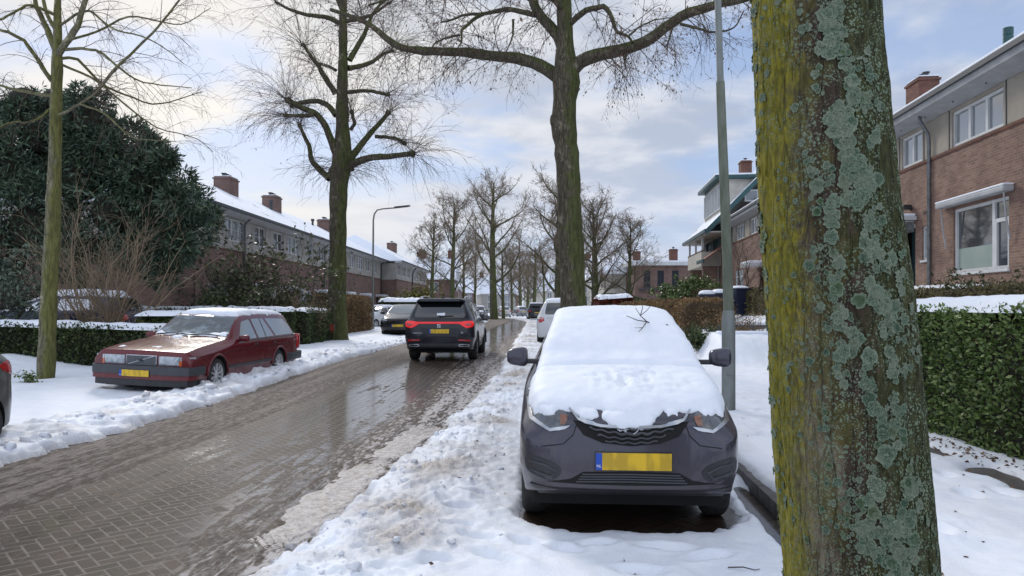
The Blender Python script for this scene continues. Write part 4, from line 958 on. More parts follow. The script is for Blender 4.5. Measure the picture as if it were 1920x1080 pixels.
# ---------------------------------------------------------------- the simpler cars
def simple_car(kind, name, label, mat_, loc, th, snow=0.06, glass='glass', rear=True, group='cars parked along the street', hi=False, cover=False, lit=False):
    c = Car(kind, name, label, mat_, loc, th, hi=hi, group=group); sp = c.sp; H = max(k[7] for k in sp['keys'])
    c.wheels(M['alloyd' if kind == 'van' else 'alloy'], 7, hi=hi)
    h = c.h
    if kind == 'hatch':
        c.sides([[(.62, .99), (.25, 1.30), (-.18, 1.36), (-.22, 1.0)], [(-.30, 1.0), (-.27, 1.365), (-1.0, 1.36), (-1.28, 1.04)]], M[glass])
        c.patch('windscreen', 'top', [(-.62, .80), (0, .86), (.62, .80), (.50, .10), (0, .14), (-.50, .10)], M[glass], .004, .08)
        c.patch('rear_window', 'rear', [(-.50, 1.04), (.50, 1.04), (.44, 1.36), (-.44, 1.36)], M[glass], .005, .06, rnd=.04)
        zt, zw = .86, .74
        for sd in (1, -1): c.patch('taillight', sd, [(-1.86, .80), (-1.60, .86), (-1.52, .93), (-1.66, .98), (-1.86, .96)], M['redlens'], .008, .05, .02)
    elif kind == 'suv':
        c.sides([[(1.02, 1.06), (.42, 1.47), (-.12, 1.545), (-.16, 1.05)], [(-.24, 1.05), (-.22, 1.55), (-1.05, 1.55), (-1.9, 1.10)]], M[glass])
        c.patch('windscreen', 'top', [(-.70, 1.05), (0, 1.15), (.70, 1.05), (.57, .38), (0, .45), (-.57, .38)], M[glass], .004, .08)
        c.patch('rear_window', 'rear', [(-.62, 1.135), (.62, 1.135), (.54, 1.555), (-.54, 1.555)], M[glass], .005, .06, rnd=.04)
        zt, zw = .95, .85
    else:
        c.sides([[(1.15, 1.05), (.72, 1.5), (0, 1.62), (0, 1.03)], [(-.1, 1.03), (-.1, 1.62), (-1.9, 1.6), (-2.0, 1.1)]], M[glass])
        c.patch('windscreen', 'top', [(-.68, 1.25), (0, 1.3), (.68, 1.25), (.6, .7), (0, .74), (-.6, .7)], M[glass], .004, .08)
        c.patch('rear_window', 'rear', [(-.66, 1.12), (.66, 1.12), (.58, 1.62), (-.58, 1.62)], M[glass], .005, .06, rnd=.04)
        zt, zw = .95, .83
    for sd in (1, -1):
        c.patch('taillight', 'rear', [(sd * (zw - .22), zt - .05), (sd * (zw - .05), zt - .12), (sd * (zw + .02), zt + .02), (sd * (zw - .06), zt + .10), (sd * (zw - .2), zt + .06)], M['redlens'], .008, .06, .02)
        c.patch('headlight', 'front', [(sd * (zw - .3), zt - .14), (sd * (zw - .08), zt - .13), (sd * (zw - .02), zt + .0), (sd * (zw - .16), zt - .02)], M['lens'], .008, .06, .03)
        c.mirror(sd, {'hatch': .62, 'suv': .82, 'van': .95}[kind], {'hatch': 1.06, 'suv': 1.1, 'van': 1.1}[kind], {'hatch': .79, 'suv': .90, 'van': .88}[kind], M['black'])
    c.patch('bumper_grille', 'front', [(-.5, .30), (.5, .30), (.42, .42), (-.42, .42)], M['black'], .006, .08, .02)
    c.patch('bumper_trim', 'rear', [(-.55, .37), (.55, .37), (.5, .46), (-.5, .46)], M['black'], .006, .08, .02)
    c.plate('rear', 0, .72 if kind != 'van' else .8, nl=False); c.plate('front', 0, .5, nl=False)
    if snow:
        K = sp['keys']
        if kind == 'hatch': roof = [(-.53, .1), (0, .16), (.53, .1), (.54, -.8), (.48, -1.42), (-.48, -1.42), (-.54, -.8)]
        elif kind == 'suv': roof = [(-.57, .32), (0, .38), (.57, .32), (.6, -.8), (.58, -1.85), (-.58, -1.85), (-.6, -.8)]
        else: roof = [(-.6, .6), (0, .66), (.6, .6), (.64, -.8), (.62, -1.9), (-.62, -1.9), (-.64, -.8)]
        c.snow(roof, T=snow, rag=.03, res=.09, seed=int(abs(loc[1]) * 7))
        if cover:
            if kind == 'hatch': c.snow([(-.60, .80), (-.68, 1.35), (0, 1.66), (.68, 1.35), (.60, .80), (0, .88)], T=snow, rag=.03, res=.09, seed=3)
            elif kind == 'suv': c.snow([(-.68, 1.2), (-.62, 1.95), (0, 2.15), (.62, 1.95), (.68, 1.2), (0, 1.26)], T=snow, rag=.03, res=.09, seed=3)
    MB().box((-.66, -h + .3, .16), (.66, h - .3, .28)).build('underbody', M['well'], c.root)
    return c
M['p_white'] = paint('white_paint', (0.62, 0.63, 0.64), 0.0, 0.3); M['p_blue'] = paint('dark_blue_paint', (0.012, 0.018, 0.05), 0.2, 0.2); M['p_blk'] = paint('black_paint', (0.010, 0.010, 0.012), 0.1, 0.2)
M['p_gg'] = paint('olive_grey_paint', (0.105, 0.112, 0.105), 0.3, 0.1); M['p_sil'] = paint('silver_paint', (0.33, 0.34, 0.36), 0.5, 0.25)
c = simple_car('hatch', 'parked_car', 'olive grey car at the left frame edge, only its tail in view', M['p_gg'], (-6.53, 6.60, 0), R(176), snow=0.05, hi=True)
c = simple_car('hatch', 'parked_car', 'dark blue car side-on behind the hedge and bare shrub, snow on windows', M['p_blue'], (-12.68, 20.6, 0.44), R(90), snow=0.16, hi=True, group='cars parked off the street')
c.root.scale = (1.08, 1.18, 1.0)
for sd in (1, -1):
    for p in ([(.50, 1.02), (.22, 1.27), (-.16, 1.34), (-.20, 1.03)], [(-.32, 1.03), (-.29, 1.345), (-.98, 1.34), (-1.2, 1.06)]): c.patch('window_snow', sd, p, M['snowc'], .012, .06, .02, rnd=.05)
c.snow([(-.60, .74), (-.68, 1.35), (0, 1.66), (.68, 1.35), (.60, .74), (.52, .14), (-.52, .14)], T=.06, rag=.03, res=.09, seed=3)
simple_car('hatch', 'parked_car', 'small dark car end-on at the far left edge behind the hedge', M['p_blk'], (-16.4, 24.6, 0.40), R(90), snow=0.09, group='cars parked off the street')
c = simple_car('hatch', 'parked_car', 'black car with pale frosted windscreen, partly hidden by the driving SUV', M['p_blk'], (-5.32, 36.4, .16), R(178), snow=0.0, glass='glassl'); c.root.scale = (1.1, 1.1, 1.05)
c = simple_car('hatch', 'parked_car', 'white snow-covered car in a driveway beside the left lamp post', M['p_white'], (-8.9, 48.5, .16), R(150), snow=0.08, cover=True)
simple_car('suv', 'parked_car', 'dark car with its front wheel showing, just right of the driving SUV', M['p_blk'], (-3.85, 62, .16), R(177), snow=0.03)
simple_car('hatch', 'parked_car', 'dark car with snowy bonnet and yellow plate, by the mossy street trees', M['p_blk'], (-3.25, 70, .16), R(176), snow=0.06, cover=True)
simple_car('hatch', 'parked_car', 'white hatchback seen from behind where the street bends', M['p_white'], (-1.2, 96, .16), R(12), snow=0.05)
simple_car('hatch', 'parked_car', 'silver car parked at the far end of the street', M['p_sil'], (1.1, 103, .16), R(14), snow=0.05)
simple_car('van', 'parked_van', 'dark delivery van with snow on its roof, tail towards us', M['p_blk'], (2.55, 80, .16), R(2), snow=0.08)
c = simple_car('suv', 'parked_car', 'white car directly behind the snowy grey hatchback, red taillight showing', M['p_white'], (1.93, 28.9, .16), R(-3), snow=0.08)
# ================================================================ trees, shrubs, hedges
def tubes(PT, RD, sides=4):
    """PT (B,N,3), RD (B,N) -> verts, quads"""
    B, N, _ = PT.shape
    T = np.empty_like(PT); T[:, 1:-1] = PT[:, 2:] - PT[:, :-2]; T[:, 0] = PT[:, 1] - PT[:, 0]; T[:, -1] = PT[:, -1] - PT[:, -2]
    T /= np.linalg.norm(T, axis=2, keepdims=True) + 1e-9
    ref = np.zeros((B, 1, 3)); mean = T.mean(1); k = np.abs(mean).argmin(1); ref[np.arange(B), 0, k] = 1
    A = np.cross(T, np.broadcast_to(ref, T.shape)); A /= np.linalg.norm(A, axis=2, keepdims=True) + 1e-9; Bn = np.cross(T, A)
    th = 2 * PI * np.arange(sides) / sides
    V = PT[:, :, None] + (A[:, :, None] * np.cos(th)[None, None, :, None] + Bn[:, :, None] * np.sin(th)[None, None, :, None]) * RD[:, :, None, None]
    idx = np.arange(B * N * sides).reshape(B, N, sides); nx = np.roll(idx, -1, 2)
    Fq = np.stack([idx[:, :-1], nx[:, :-1], nx[:, 1:], idx[:, 1:]], -1).reshape(-1, 4)
    return V.reshape(-1, 3), Fq
def unit(v): return v / (np.linalg.norm(v, axis=-1, keepdims=True) + 1e-9)
def shoots(o, d, L, r0, N, rng, droop=0.0, wig=0.12, r1=0.3, up=0.0):
    """curved shoots from o along d; droop bends down with length, up bends towards the light"""
    B = len(o); d = unit(d); t = np.linspace(0, 1, N); PT = np.empty((B, N, 3)); PT[:, 0] = o; cur = d.copy()
    L = np.broadcast_to(L, (B,)); r0 = np.broadcast_to(r0, (B,))
    for i in range(1, N):
        cur = unit(cur + rng.normal(0, wig, (B, 3)) + np.array([0, 0, (up - droop * t[i])]))
        PT[:, i] = PT[:, i - 1] + cur * (L / (N - 1))[:, None]
    RD = r0[:, None] * (1 - (1 - r1) * t[None])
    return PT, RD
def spawn(PT, RD, n, rng, tmin=0.2, tmax=1.0, ang=(35, 65), flat=0.0):
    """n children per parent: origin, direction, parent's radius, parent's length"""
    B, N, _ = PT.shape; pi = np.repeat(np.arange(B), n); M_ = len(pi)
    tt = (tmin + (tmax - tmin) * rng.random(M_)) * (N - 1); i = np.clip(tt.astype(int), 0, N - 2); f = (tt - i)[:, None]
    o = PT[pi, i] * (1 - f) + PT[pi, i + 1] * f; tg = unit(PT[pi, i + 1] - PT[pi, i])
    rnd = rng.normal(0, 1, (M_, 3)); rnd[:, 2] *= (1 - flat); pp = unit(rnd - (rnd * tg).sum(1, keepdims=True) * tg)
    a = np.radians(rng.uniform(ang[0], ang[1], M_))[:, None]
    d = tg * np.cos(a) + pp * np.sin(a); r = RD[pi, i] * (1 - f[:, 0]) + RD[pi, i + 1] * f[:, 0]
    L = np.linalg.norm(np.diff(PT, axis=1), axis=2).sum(1)[pi]
    return o, d, r, L, tt / (N - 1)
def resample(pts, N, rng=None, amp=0.0):
    p = np.array([list(q) for q in pts], float); s = np.concatenate([[0], np.cumsum(np.linalg.norm(np.diff(p, axis=0), axis=1))]); q = np.linspace(0, s[-1], N)
    out_ = np.stack([pchip(s, p[:, k], q) for k in range(3)], 1) if len(p) > 2 else np.stack([np.interp(q, s, p[:, k]) for k in range(3)], 1)
    if amp and rng is not None:
        e = np.sin(np.linspace(0, PI, N))[:, None]; out_ += np.cumsum(rng.normal(0, amp, (N, 3)), 0) * 0.5 * e + rng.normal(0, amp * 0.5, (N, 3)) * e
    return out_
def leaves(C, D, S, rng, asp=0.5, fold=0.25):
    """small pointed leaf quads: centres C, directions D, lengths S"""
    B = len(C); D = unit(D); r = rng.normal(0, 1, (B, 3)); W_ = unit(np.cross(D, r)); Nn = np.cross(D, W_)
    S = np.broadcast_to(S, (B,))[:, None]
    V = np.stack([C, C + D * S * 0.5 + W_ * S * asp * 0.5 + Nn * S * fold * 0.3, C + D * S, C + D * S * 0.5 - W_ * S * asp * 0.5 + Nn * S * fold * 0.3], 1)
    return V.reshape(-1, 3), np.arange(B * 4).reshape(B, 4)
def barkmat(name, c1, c2, moss=None, mossk=0.5, vert=6.0, bump=0.8, scale=1.0):
    m, t = newmat(name); oc = t.obco(); x, y, z = t.xyz(oc)
    st = t.scl(oc, (vert * 2.2 * scale, vert * 2.2 * scale, vert * 0.42 * scale))
    n = t.noise(st, 1.0, 7, 0.62, 0.4); v = t.voro(st, 1.3, 'DISTANCE_TO_EDGE')
    col = t.mix(t.mr(n, 0.3, 0.7), c1, c2)
    col = t.mix(t.mr(v, 0.0, 0.10, 0.65, 0.0), col, tuple(q * 0.35 for q in c2))
    pn = t.noise(oc, 3.2 * scale, 5, 0.6)
    col = t.mix(t.mr(pn, 0.56, 0.68, 0, 0.6), col, tuple(min(1, q * 2.0 + .03) for q in c1))
    if moss:
        g_ = t.xyz(t.n('ShaderNodeNewGeometry').outputs['Normal'])
        k = t.m('ADD', t.m('MULTIPLY', g_[0], 0.25), t.m('ADD', t.m('MULTIPLY', g_[2], 0.35), t.noise(oc, 1.7 * scale, 5, 0.65)))
        mc = t.mix(t.mr(n, 0.3, 0.7), moss, tuple(q * 0.45 for q in moss))
        col = t.mix(t.mr(k, 0.62 - 0.25 * mossk, 0.80 - 0.25 * mossk, 0, 0.85), col, mc)
    h = t.m('ADD', n, t.mr(v, 0.0, 0.12, 0.0, 0.5))
    b = t.bump(h, bump, 0.03)
    t.bsdf(col=col, rough=0.85, spec=0.25, nrm=b)
    return m
M['bark'] = barkmat('lime_bark', (0.135, 0.115, 0.078), (0.060, 0.050, 0.034), (0.095, 0.110, 0.032), 0.85)
M['bark_y'] = barkmat('young_bark', (0.2214, 0.2021, 0.1252), (0.1059, 0.0963, 0.0616), (0.1637, 0.1637, 0.0424), 0.9, vert=9, bump=0.5)
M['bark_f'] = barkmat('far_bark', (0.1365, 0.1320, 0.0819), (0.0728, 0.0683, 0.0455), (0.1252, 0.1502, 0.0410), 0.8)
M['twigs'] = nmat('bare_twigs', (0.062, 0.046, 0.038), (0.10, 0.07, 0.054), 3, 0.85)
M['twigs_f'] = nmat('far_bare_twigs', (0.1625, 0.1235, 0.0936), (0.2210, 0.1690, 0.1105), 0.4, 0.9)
M['shrub_tw'] = nmat('tan_shrub_twigs', (0.27, 0.20, 0.125), (0.17, 0.122, 0.08), 2, 0.85)
M['deadleaf'] = nmat('dry_brown_leaves', (0.16, 0.085, 0.045), (0.10, 0.055, 0.03), 2, 0.8, island=0.4)

class Tree:
    def __init__(s, seed): s.rng = np.random.default_rng(seed); s.tr = []; s.cr = []; s.lf = []
    def limb(s, pts, rad, N=20, amp=0.012, sides=10, to=None):
        p = resample(pts, N, s.rng, amp); q_ = np.array([list(w_) for w_ in pts], float); al = np.concatenate([[0], np.cumsum(np.linalg.norm(np.diff(q_, axis=0), axis=1))]); al = al / al[-1]
        r = np.interp(np.linspace(0, 1, N), al if len(rad) == len(pts) else np.linspace(0, 1, len(rad)), rad) * (1 + s.rng.normal(0, 0.035, N))
        (s.tr if to is None else to).append(tubes(p[None], r[None], sides)); return p[None], r[None]
    def batch(s, PT, RD, sides=4): s.cr.append(tubes(PT, RD, sides))
    def ramify(s, PT, RD, n1, L1, n2, L2, n3=0, L3=0.2, droop=0.1, up=0.0, ang=(35, 70), rk=0.5, rmax=0.03, leafp=0.0, leafs=0.06, rmin=0.003, tmin=0.15, wig=0.13):
        rng = s.rng
        o, d, r, L, tt = spawn(PT, RD, n1, rng, tmin, 1.0, ang)
        P1, R1 = shoots(o, d, L1 * rng.uniform(0.5, 1.2, len(o)), np.clip(r * rk, rmin * 1.6, rmax), 7, rng, droop, wig, 0.35, up); s.batch(P1, R1, 5)
        if n2:
            o, d, r, L, tt = spawn(P1, R1, n2, rng, 0.15, 1.0, (25, 60))
            P2, R2 = shoots(o, d, L2 * rng.uniform(0.4, 1.25, len(o)), np.clip(r * 0.6, rmin, rmax), 5, rng, droop, wig * 1.2, 0.5, up); s.batch(P2, R2, 3)
            last = (P2, R2)
            if n3:
                o, d, r, L, tt = spawn(P2, R2, n3, rng, 0.2, 1.0, (25, 60))
                P3, R3 = shoots(o, d, L3 * rng.uniform(0.4, 1.25, len(o)), np.clip(r * 0.65, rmin, rmax), 4, rng, droop, wig * 1.3, 0.6, up); s.batch(P3, R3, 3); last = (P3, R3)
            if leafp:
                E = last[0][:, 1:].reshape(-1, 3); E = E[rng.random(len(E)) < leafp]
                D = rng.normal(0, 0.4, E.shape) + (0, 0, -1); s.lf.append(leaves(E, D, leafs * rng.uniform(0.6, 1.4, len(E)), rng, 0.45))
        return P1, R1
    @staticmethod
    def join(L):
        vs = []; fs = []; o = 0
        for v, f in L: vs.append(v); fs.append(f + o); o += len(v)
        return np.concatenate(vs), np.concatenate(fs)
    def finish(s, name, label, base, bark, twig, cat='tree', group=None, leafname='dead_leaves', leafm=None):
        root = thing(name, label, cat, base, 0, group); b = np.array(base)
        if s.tr: v, f = s.join(s.tr); linkme('trunk', fastmesh('trunk', v - b, f), bark, root, smooth=True)
        if s.cr: v, f = s.join(s.cr); linkme('crown', fastmesh('crown', v - b, f), twig, root, smooth=True)
        if s.lf: v, f = s.join(s.lf); stuff(linkme(leafname, fastmesh(leafname, v - b, f), leafm or M['deadleaf'], root))
        return root
def pxl(pts, Y, dy=None):
    return [P(a, b, Y + (dy[i] if dy is not None else 0)) for i, (a, b) in enumerate(pts)]
def lim(T, pts, Y, w0, w1, depth=0.0, N=18, amp=0.012, sides=9):
    """a limb drawn through photo points at street depth Y, drifting by depth"""
    n = len(pts); k = Y / F / 2
    return T.limb([P(a, b, Y + depth * i / (n - 1)) for i, (a, b) in enumerate(pts)], np.array([w0, (w0 + w1) / 2, w1]) * k, N, amp, sides)

# ---- big lime behind the grey car
Y = 19.0; T = Tree(31); k = Y / F / 2; base = (float(P(1080, 600, Y).x), Y, .15)
tp = [P(1081, 690, Y), P(1079, 620, Y), P(1075, 560, Y), P(1073, 480, Y), P(1069, 400, Y), P(1067, 330, Y), P(1062, 270, Y), P(1058, 230, Y), P(1060, 190, Y), P(1063, 150, Y), P(1062, 110, Y), P(1061, 60, Y), P(1060, 0, Y), P(1061, -80, Y), P(1062, -180, Y), P(1066, -300, Y)]
tw_ = np.array([74, 62, 47, 46, 45, 44, 46, 49, 40, 52, 40, 29, 28, 24, 17, 8]) * k
T.limb(tp, tw_, 60, 0.006, 20)
T.limb([P(1048, 246, Y), P(1040, 232, Y - .1), P(1038, 222, Y - .1), P(1046, 208, Y)], np.array([10, 16, 14, 6]) * k, 10, .004, 10)
T.limb([P(1070, 172, Y), P(1082, 170, Y - .15), P(1087, 166, Y - .2)], np.array([10, 7, 3]) * k, 6, .003, 8)
LM = []
def L_(*a, **kw): q = lim(T, *a, **kw); LM.append(q); return q
L_([(1058, 158), (1040, 140), (1010, 122), (965, 109), (920, 107), (870, 101), (800, 98), (760, 94), (735, 82), (712, 62), (690, 45), (660, 32), (620, 18)], Y, 27, 7, 2.2, N=34)
L_([(1068, 140), (1088, 116), (1120, 103), (1165, 94), (1212, 78), (1255, 48), (1290, 26), (1330, 15), (1385, 2), (1450, -20), (1530, -60)], Y, 27, 8, -1.5, N=32)
L_([(1058, 105), (1050, 75), (1030, 50), (1008, 25), (996, -10), (985, -70), (965, -150)], Y, 24, 10, 1.0, N=22)
L_([(1004, 28), (985, 24), (945, 18), (905, 26), (870, 28), (845, 38), (826, 42)], Y + .4, 11, 3, .8)
L_([(905, 26), (880, 40), (862, 58), (864, 74), (857, 92)], Y + .6, 8, 2, -.6)
L_([(862, 66), (840, 68), (818, 78), (808, 92)], Y + .6, 5, 2, .3)
L_([(962, 36), (962, 60), (956, 82), (948, 100)], Y + .4, 5, 1.5, .2)
L_([(1064, 50), (1080, 34), (1105, 18), (1130, 13), (1145, 30), (1158, 60), (1178, 68), (1186, 80)], Y, 13, 4, -1.2)
L_([(1178, 68), (1205, 46), (1230, 36), (1260, 34)], Y - 1.2, 4, 1.5, -.4)
L_([(1275, 45), (1310, 52), (1345, 58), (1375, 50), (1395, 20)], Y - 1, 6, 2, -.4)
L_([(1262, 50), (1252, 80), (1250, 105)], Y - 1, 4, 1.5, .3)
L_([(1176, 98), (1172, 120), (1176, 135)], Y - .6, 5, 1.5, .2)
L_([(1058, 20), (1035, -5), (1010, -20), (960, -60), (880, -110)], Y, 14, 5, -2.0)
L_([(1062, -10), (1090, -50), (1140, -80), (1220, -110), (1330, -150)], Y, 14, 5, 2.0)
L_([(1061, -60), (1040, -120), (1010, -200), (990, -280)], Y, 13, 5, -1.5)
L_([(1062, -100), (1090, -160), (1130, -230)], Y, 11, 4, 1.5)
L_([(996, 0), (960, -20), (900, -30), (820, -20), (740, -5), (690, 10)], Y + .8, 10, 3, -1.5)
L_([(1330, 15), (1360, -20), (1400, -60)], Y - 1, 7, 3, .5)
for i, (p, r) in enumerate(LM):
    Ll = np.linalg.norm(np.diff(p[0], axis=0), axis=1).sum()
    T.ramify(p, r, int(4 + 4.6 * Ll), 1.3, 6, 0.72, 3, 0.34, droop=0.36, up=0.10, ang=(35, 85), rk=0.3, rmax=.013, leafp=0.16, leafs=0.075, rmin=.0030, tmin=0.1)
for a, b in [((990, 60), 3), ((1300, 90), 4), ((965, 130), 3)]: pass
big_lime = T.finish('lime_tree', 'tall bare lime with wide level limbs, trunk rising behind the grey hatchback', base, M['bark'], M['twigs'], group='bare street trees')

# ---- pollarded lime on the left verge
Y = 29.0; T = Tree(32); k = Y / F / 2; base = (float(P(632, 636, Y).x), Y, .15)
T.limb([P(632, 645, Y), P(632, 625, Y), P(632, 560, Y), P(633, 470, Y), P(633, 400, Y), P(634, 350, Y), P(638, 318, Y), P(641, 295, Y), P(642, 250, Y), P(641, 190, Y), P(643, 120, Y), P(643, 50, Y), P(645, -30, Y), P(646, -110, Y)],
       np.array([48, 40, 34, 32, 31, 33, 37, 38, 26, 23, 18, 15, 11, 5]) * k, 50, .008, 16)
T.limb([P(617, 336, Y), P(625, 325, Y), P(640, 312, Y), P(655, 312, Y), P(662, 320, Y)], np.array([10, 22, 30, 20, 6]) * k, 10, .004, 10)
LM = []; KN = []
def K_(*a, **kw): q = lim(T, *a, **kw); LM.append(q); KN.append((q[0][0, -1], unit(q[0][0, -1] - q[0][0, -4]), q[1][0, -1]))
K_([(632, 292), (622, 268), (608, 236), (590, 214), (565, 203), (540, 188)], Y, 15, 9, -1.2)
K_([(630, 216), (615, 198), (595, 190), (570, 191), (548, 197)], Y, 11, 8, .8)
K_([(588, 216), (560, 217), (536, 216)], Y - .8, 8, 6, -.3)
K_([(618, 335), (600, 318), (585, 298), (582, 275), (572, 255), (562, 236)], Y, 13, 6, 1.2)
K_([(654, 312), (675, 302), (705, 295), (740, 292), (773, 288)], Y, 15, 9, -.8)
K_([(655, 300), (672, 278), (690, 256), (708, 236), (728, 212)], Y, 14, 8, .8)
K_([(704, 256), (728, 258), (748, 262), (758, 268)], Y + .4, 7, 6, -.4)
K_([(630, 176), (612, 148), (598, 122), (582, 102), (570, 85)], Y, 12, 5, -.9)
K_([(630, 132), (612, 122), (594, 119)], Y, 6, 4, .5)
K_([(653, 128), (672, 124), (695, 116), (718, 100), (735, 96)], Y, 10, 5, .9)
K_([(650, 173), (680, 172), (708, 174), (727, 178)], Y, 8, 6, -.6)
K_([(655, 113), (672, 84), (686, 58), (696, 30), (715, 5)], Y, 11, 5, .6)
K_([(640, 45), (610, 32), (580, 28), (545, 18), (520, 5)], Y, 10, 4, -1)
K_([(648, 40), (690, 30), (730, 5)], Y, 9, 4, -1)
K_([(642, 20), (620, -30), (590, -80)], Y, 9, 4, .8)
K_([(647, -10), (690, -60), (720, -110)], Y, 8, 4, .8)
K_([(658, 243), (664, 230), (660, 210)], Y - .5, 7, 6, -.5)
rng = T.rng
for p, d, r in KN:
    T.limb([p - d * .12, p, p + d * .10], [r * .9, r * 1.55, r * .8], 6, .01, 8)
    n = 22; o = np.repeat(p[None], n, 0) + rng.normal(0, .06, (n, 3)); dd_ = unit(d[None] * 0.75 + rng.normal(0, .75, (n, 3)) + (0, 0, .30))
    P1, R1 = shoots(o, dd_, rng.uniform(1.0, 2.7, n), .0085, 8, rng, .22, .08, .3, .04); T.batch(P1, R1, 4)
    o, d2, r2, L2, _ = spawn(P1, R1, 8, rng, .15, 1, (20, 50)); P2, R2 = shoots(o, d2, rng.uniform(.25, .9, len(o)), .0042, 5, rng, .15, .12, .6); T.batch(P2, R2, 3)
    E = P2[:, 2:].reshape(-1, 3); E = E[rng.random(len(E)) < .035]; T.lf.append(leaves(E, rng.normal(0, .4, E.shape) + (0, 0, -1), .08, rng))
for p, r in LM: T.ramify(p, r, 15, 1.5, 7, .6, 0, droop=.16, up=.08, ang=(40, 85), rk=.25, rmax=.009, leafp=.02, leafs=.08, rmin=.0038)
top = resample([P(643, 220, Y), P(643, 100, Y), P(645, -30, Y)], 20); T.ramify(top[None], np.full((1, 20), .05), 46, 1.5, 6, .6, 0, droop=.15, up=.08, ang=(50, 90), rk=.3, rmax=.012, leafp=.03, leafs=.08, rmin=.0045)
n = 60; o = np.repeat(np.array(P(640, 315, Y))[None], n, 0) + rng.normal(0, .15, (n, 3)); P1, R1 = shoots(o, np.stack([rng.normal(0, 1, n), rng.normal(0, 1, n), rng.uniform(-.2, .5, n)], 1), rng.uniform(1, 2.6, n), .009, 8, rng, .25, .07, .3); T.batch(P1, R1, 4)
o, d2, r2, L2, _ = spawn(P1, R1, 6, rng, .2, 1, (20, 50)); P2, R2 = shoots(o, d2, rng.uniform(.25, .8, len(o)), .005, 5, rng, .15, .08, .6); T.batch(P2, R2, 3)
T.finish('lime_tree', 'pollarded bare lime with knobbly limb ends on the left verge behind the maroon estate', base, M['bark'], M['twigs'], group='bare street trees')

# ---- young tree at the left
Y = 14.2; T = Tree(33); k = Y / F / 2; base = (float(P(86, 718, Y).x), Y, .08)
T.limb([P(85, 728, Y), P(86, 705, Y), P(92, 560, Y), P(98, 420, Y), P(102, 300, Y), P(104, 200, Y), P(106, 130, Y), P(107, 60, Y), P(108, -20, Y), P(110, -120, Y), P(113, -220, Y)], np.array([36, 31, 28, 26, 23, 21, 20, 14, 11, 8, 4]) * k, 44, .006, 16)
LM = []
L_([(105, 108), (118, 88), (132, 70), (148, 40), (158, 5), (172, -40), (190, -100)], Y, 14, 5, -.6)
L_([(104, 92), (92, 68), (80, 45), (68, 18), (58, -15), (40, -70)], Y, 13, 5, .6)
L_([(110, 95), (135, 92), (170, 93), (195, 102), (225, 128), (255, 150), (300, 160), (360, 165)], Y, 6, 1.5, -1.0)
L_([(111, 110), (140, 108), (165, 128), (190, 152), (235, 172), (290, 190), (380, 172)], Y, 6, 1.5, .8)
L_([(185, 168), (215, 130), (250, 95), (285, 60), (320, 20), (352, -20)], Y - .8, 6, 3, -.3, amp=.006)
L_([(110, 215), (150, 195), (185, 168), (200, 150)], Y - .2, 5, 4, -.6)
L_([(98, 152), (82, 130), (60, 98), (40, 76), (10, 60), (-40, 50)], Y, 9, 4, -.8)
L_([(97, 180), (70, 176), (30, 168), (-10, 160), (-60, 165)], Y, 7, 3, .6)
L_([(112, 48), (160, 20), (215, 55), (265, 68), (310, 90), (345, 120)], Y, 5, 1.2, -1)
L_([(113, 120), (180, 150), (240, 200), (300, 240), (370, 260), (400, 285)], Y, 5, 1.2, 1)
L_([(108, 30), (60, 10), (10, 30), (-50, 60)], Y, 6, 2, -1)
L_([(130, 75), (180, 60), (250, 30), (330, 45), (395, 15)], Y, 5, 1.2, .8)
L_([(150, 195), (200, 215), (260, 262), (330, 265)], Y - .4, 4, 1.2, -.8)
L_([(99, 200), (60, 230), (20, 235), (-30, 260)], Y, 5, 1.5, -.8)
L_([(107, 60), (85, 20), (70, -60), (60, -150)], Y, 8, 3, 1)
L_([(108, 0), (140, -60), (160, -150)], Y, 7, 3, -1)
for p, r in LM:
    Ll = np.linalg.norm(np.diff(p[0], axis=0), axis=1).sum()
    T.ramify(p, r, int(3 + 4.2 * Ll), .85, 4, .38, 2, .16, droop=.20, up=.02, ang=(25, 60), rk=.35, rmax=.008, leafp=.004, leafs=.05, rmin=.0020, wig=.10)
T.finish('young_tree', 'slim bare young tree with drooping twigs at the far left', base, M['bark_y'], M['twigs'], group='bare street trees')

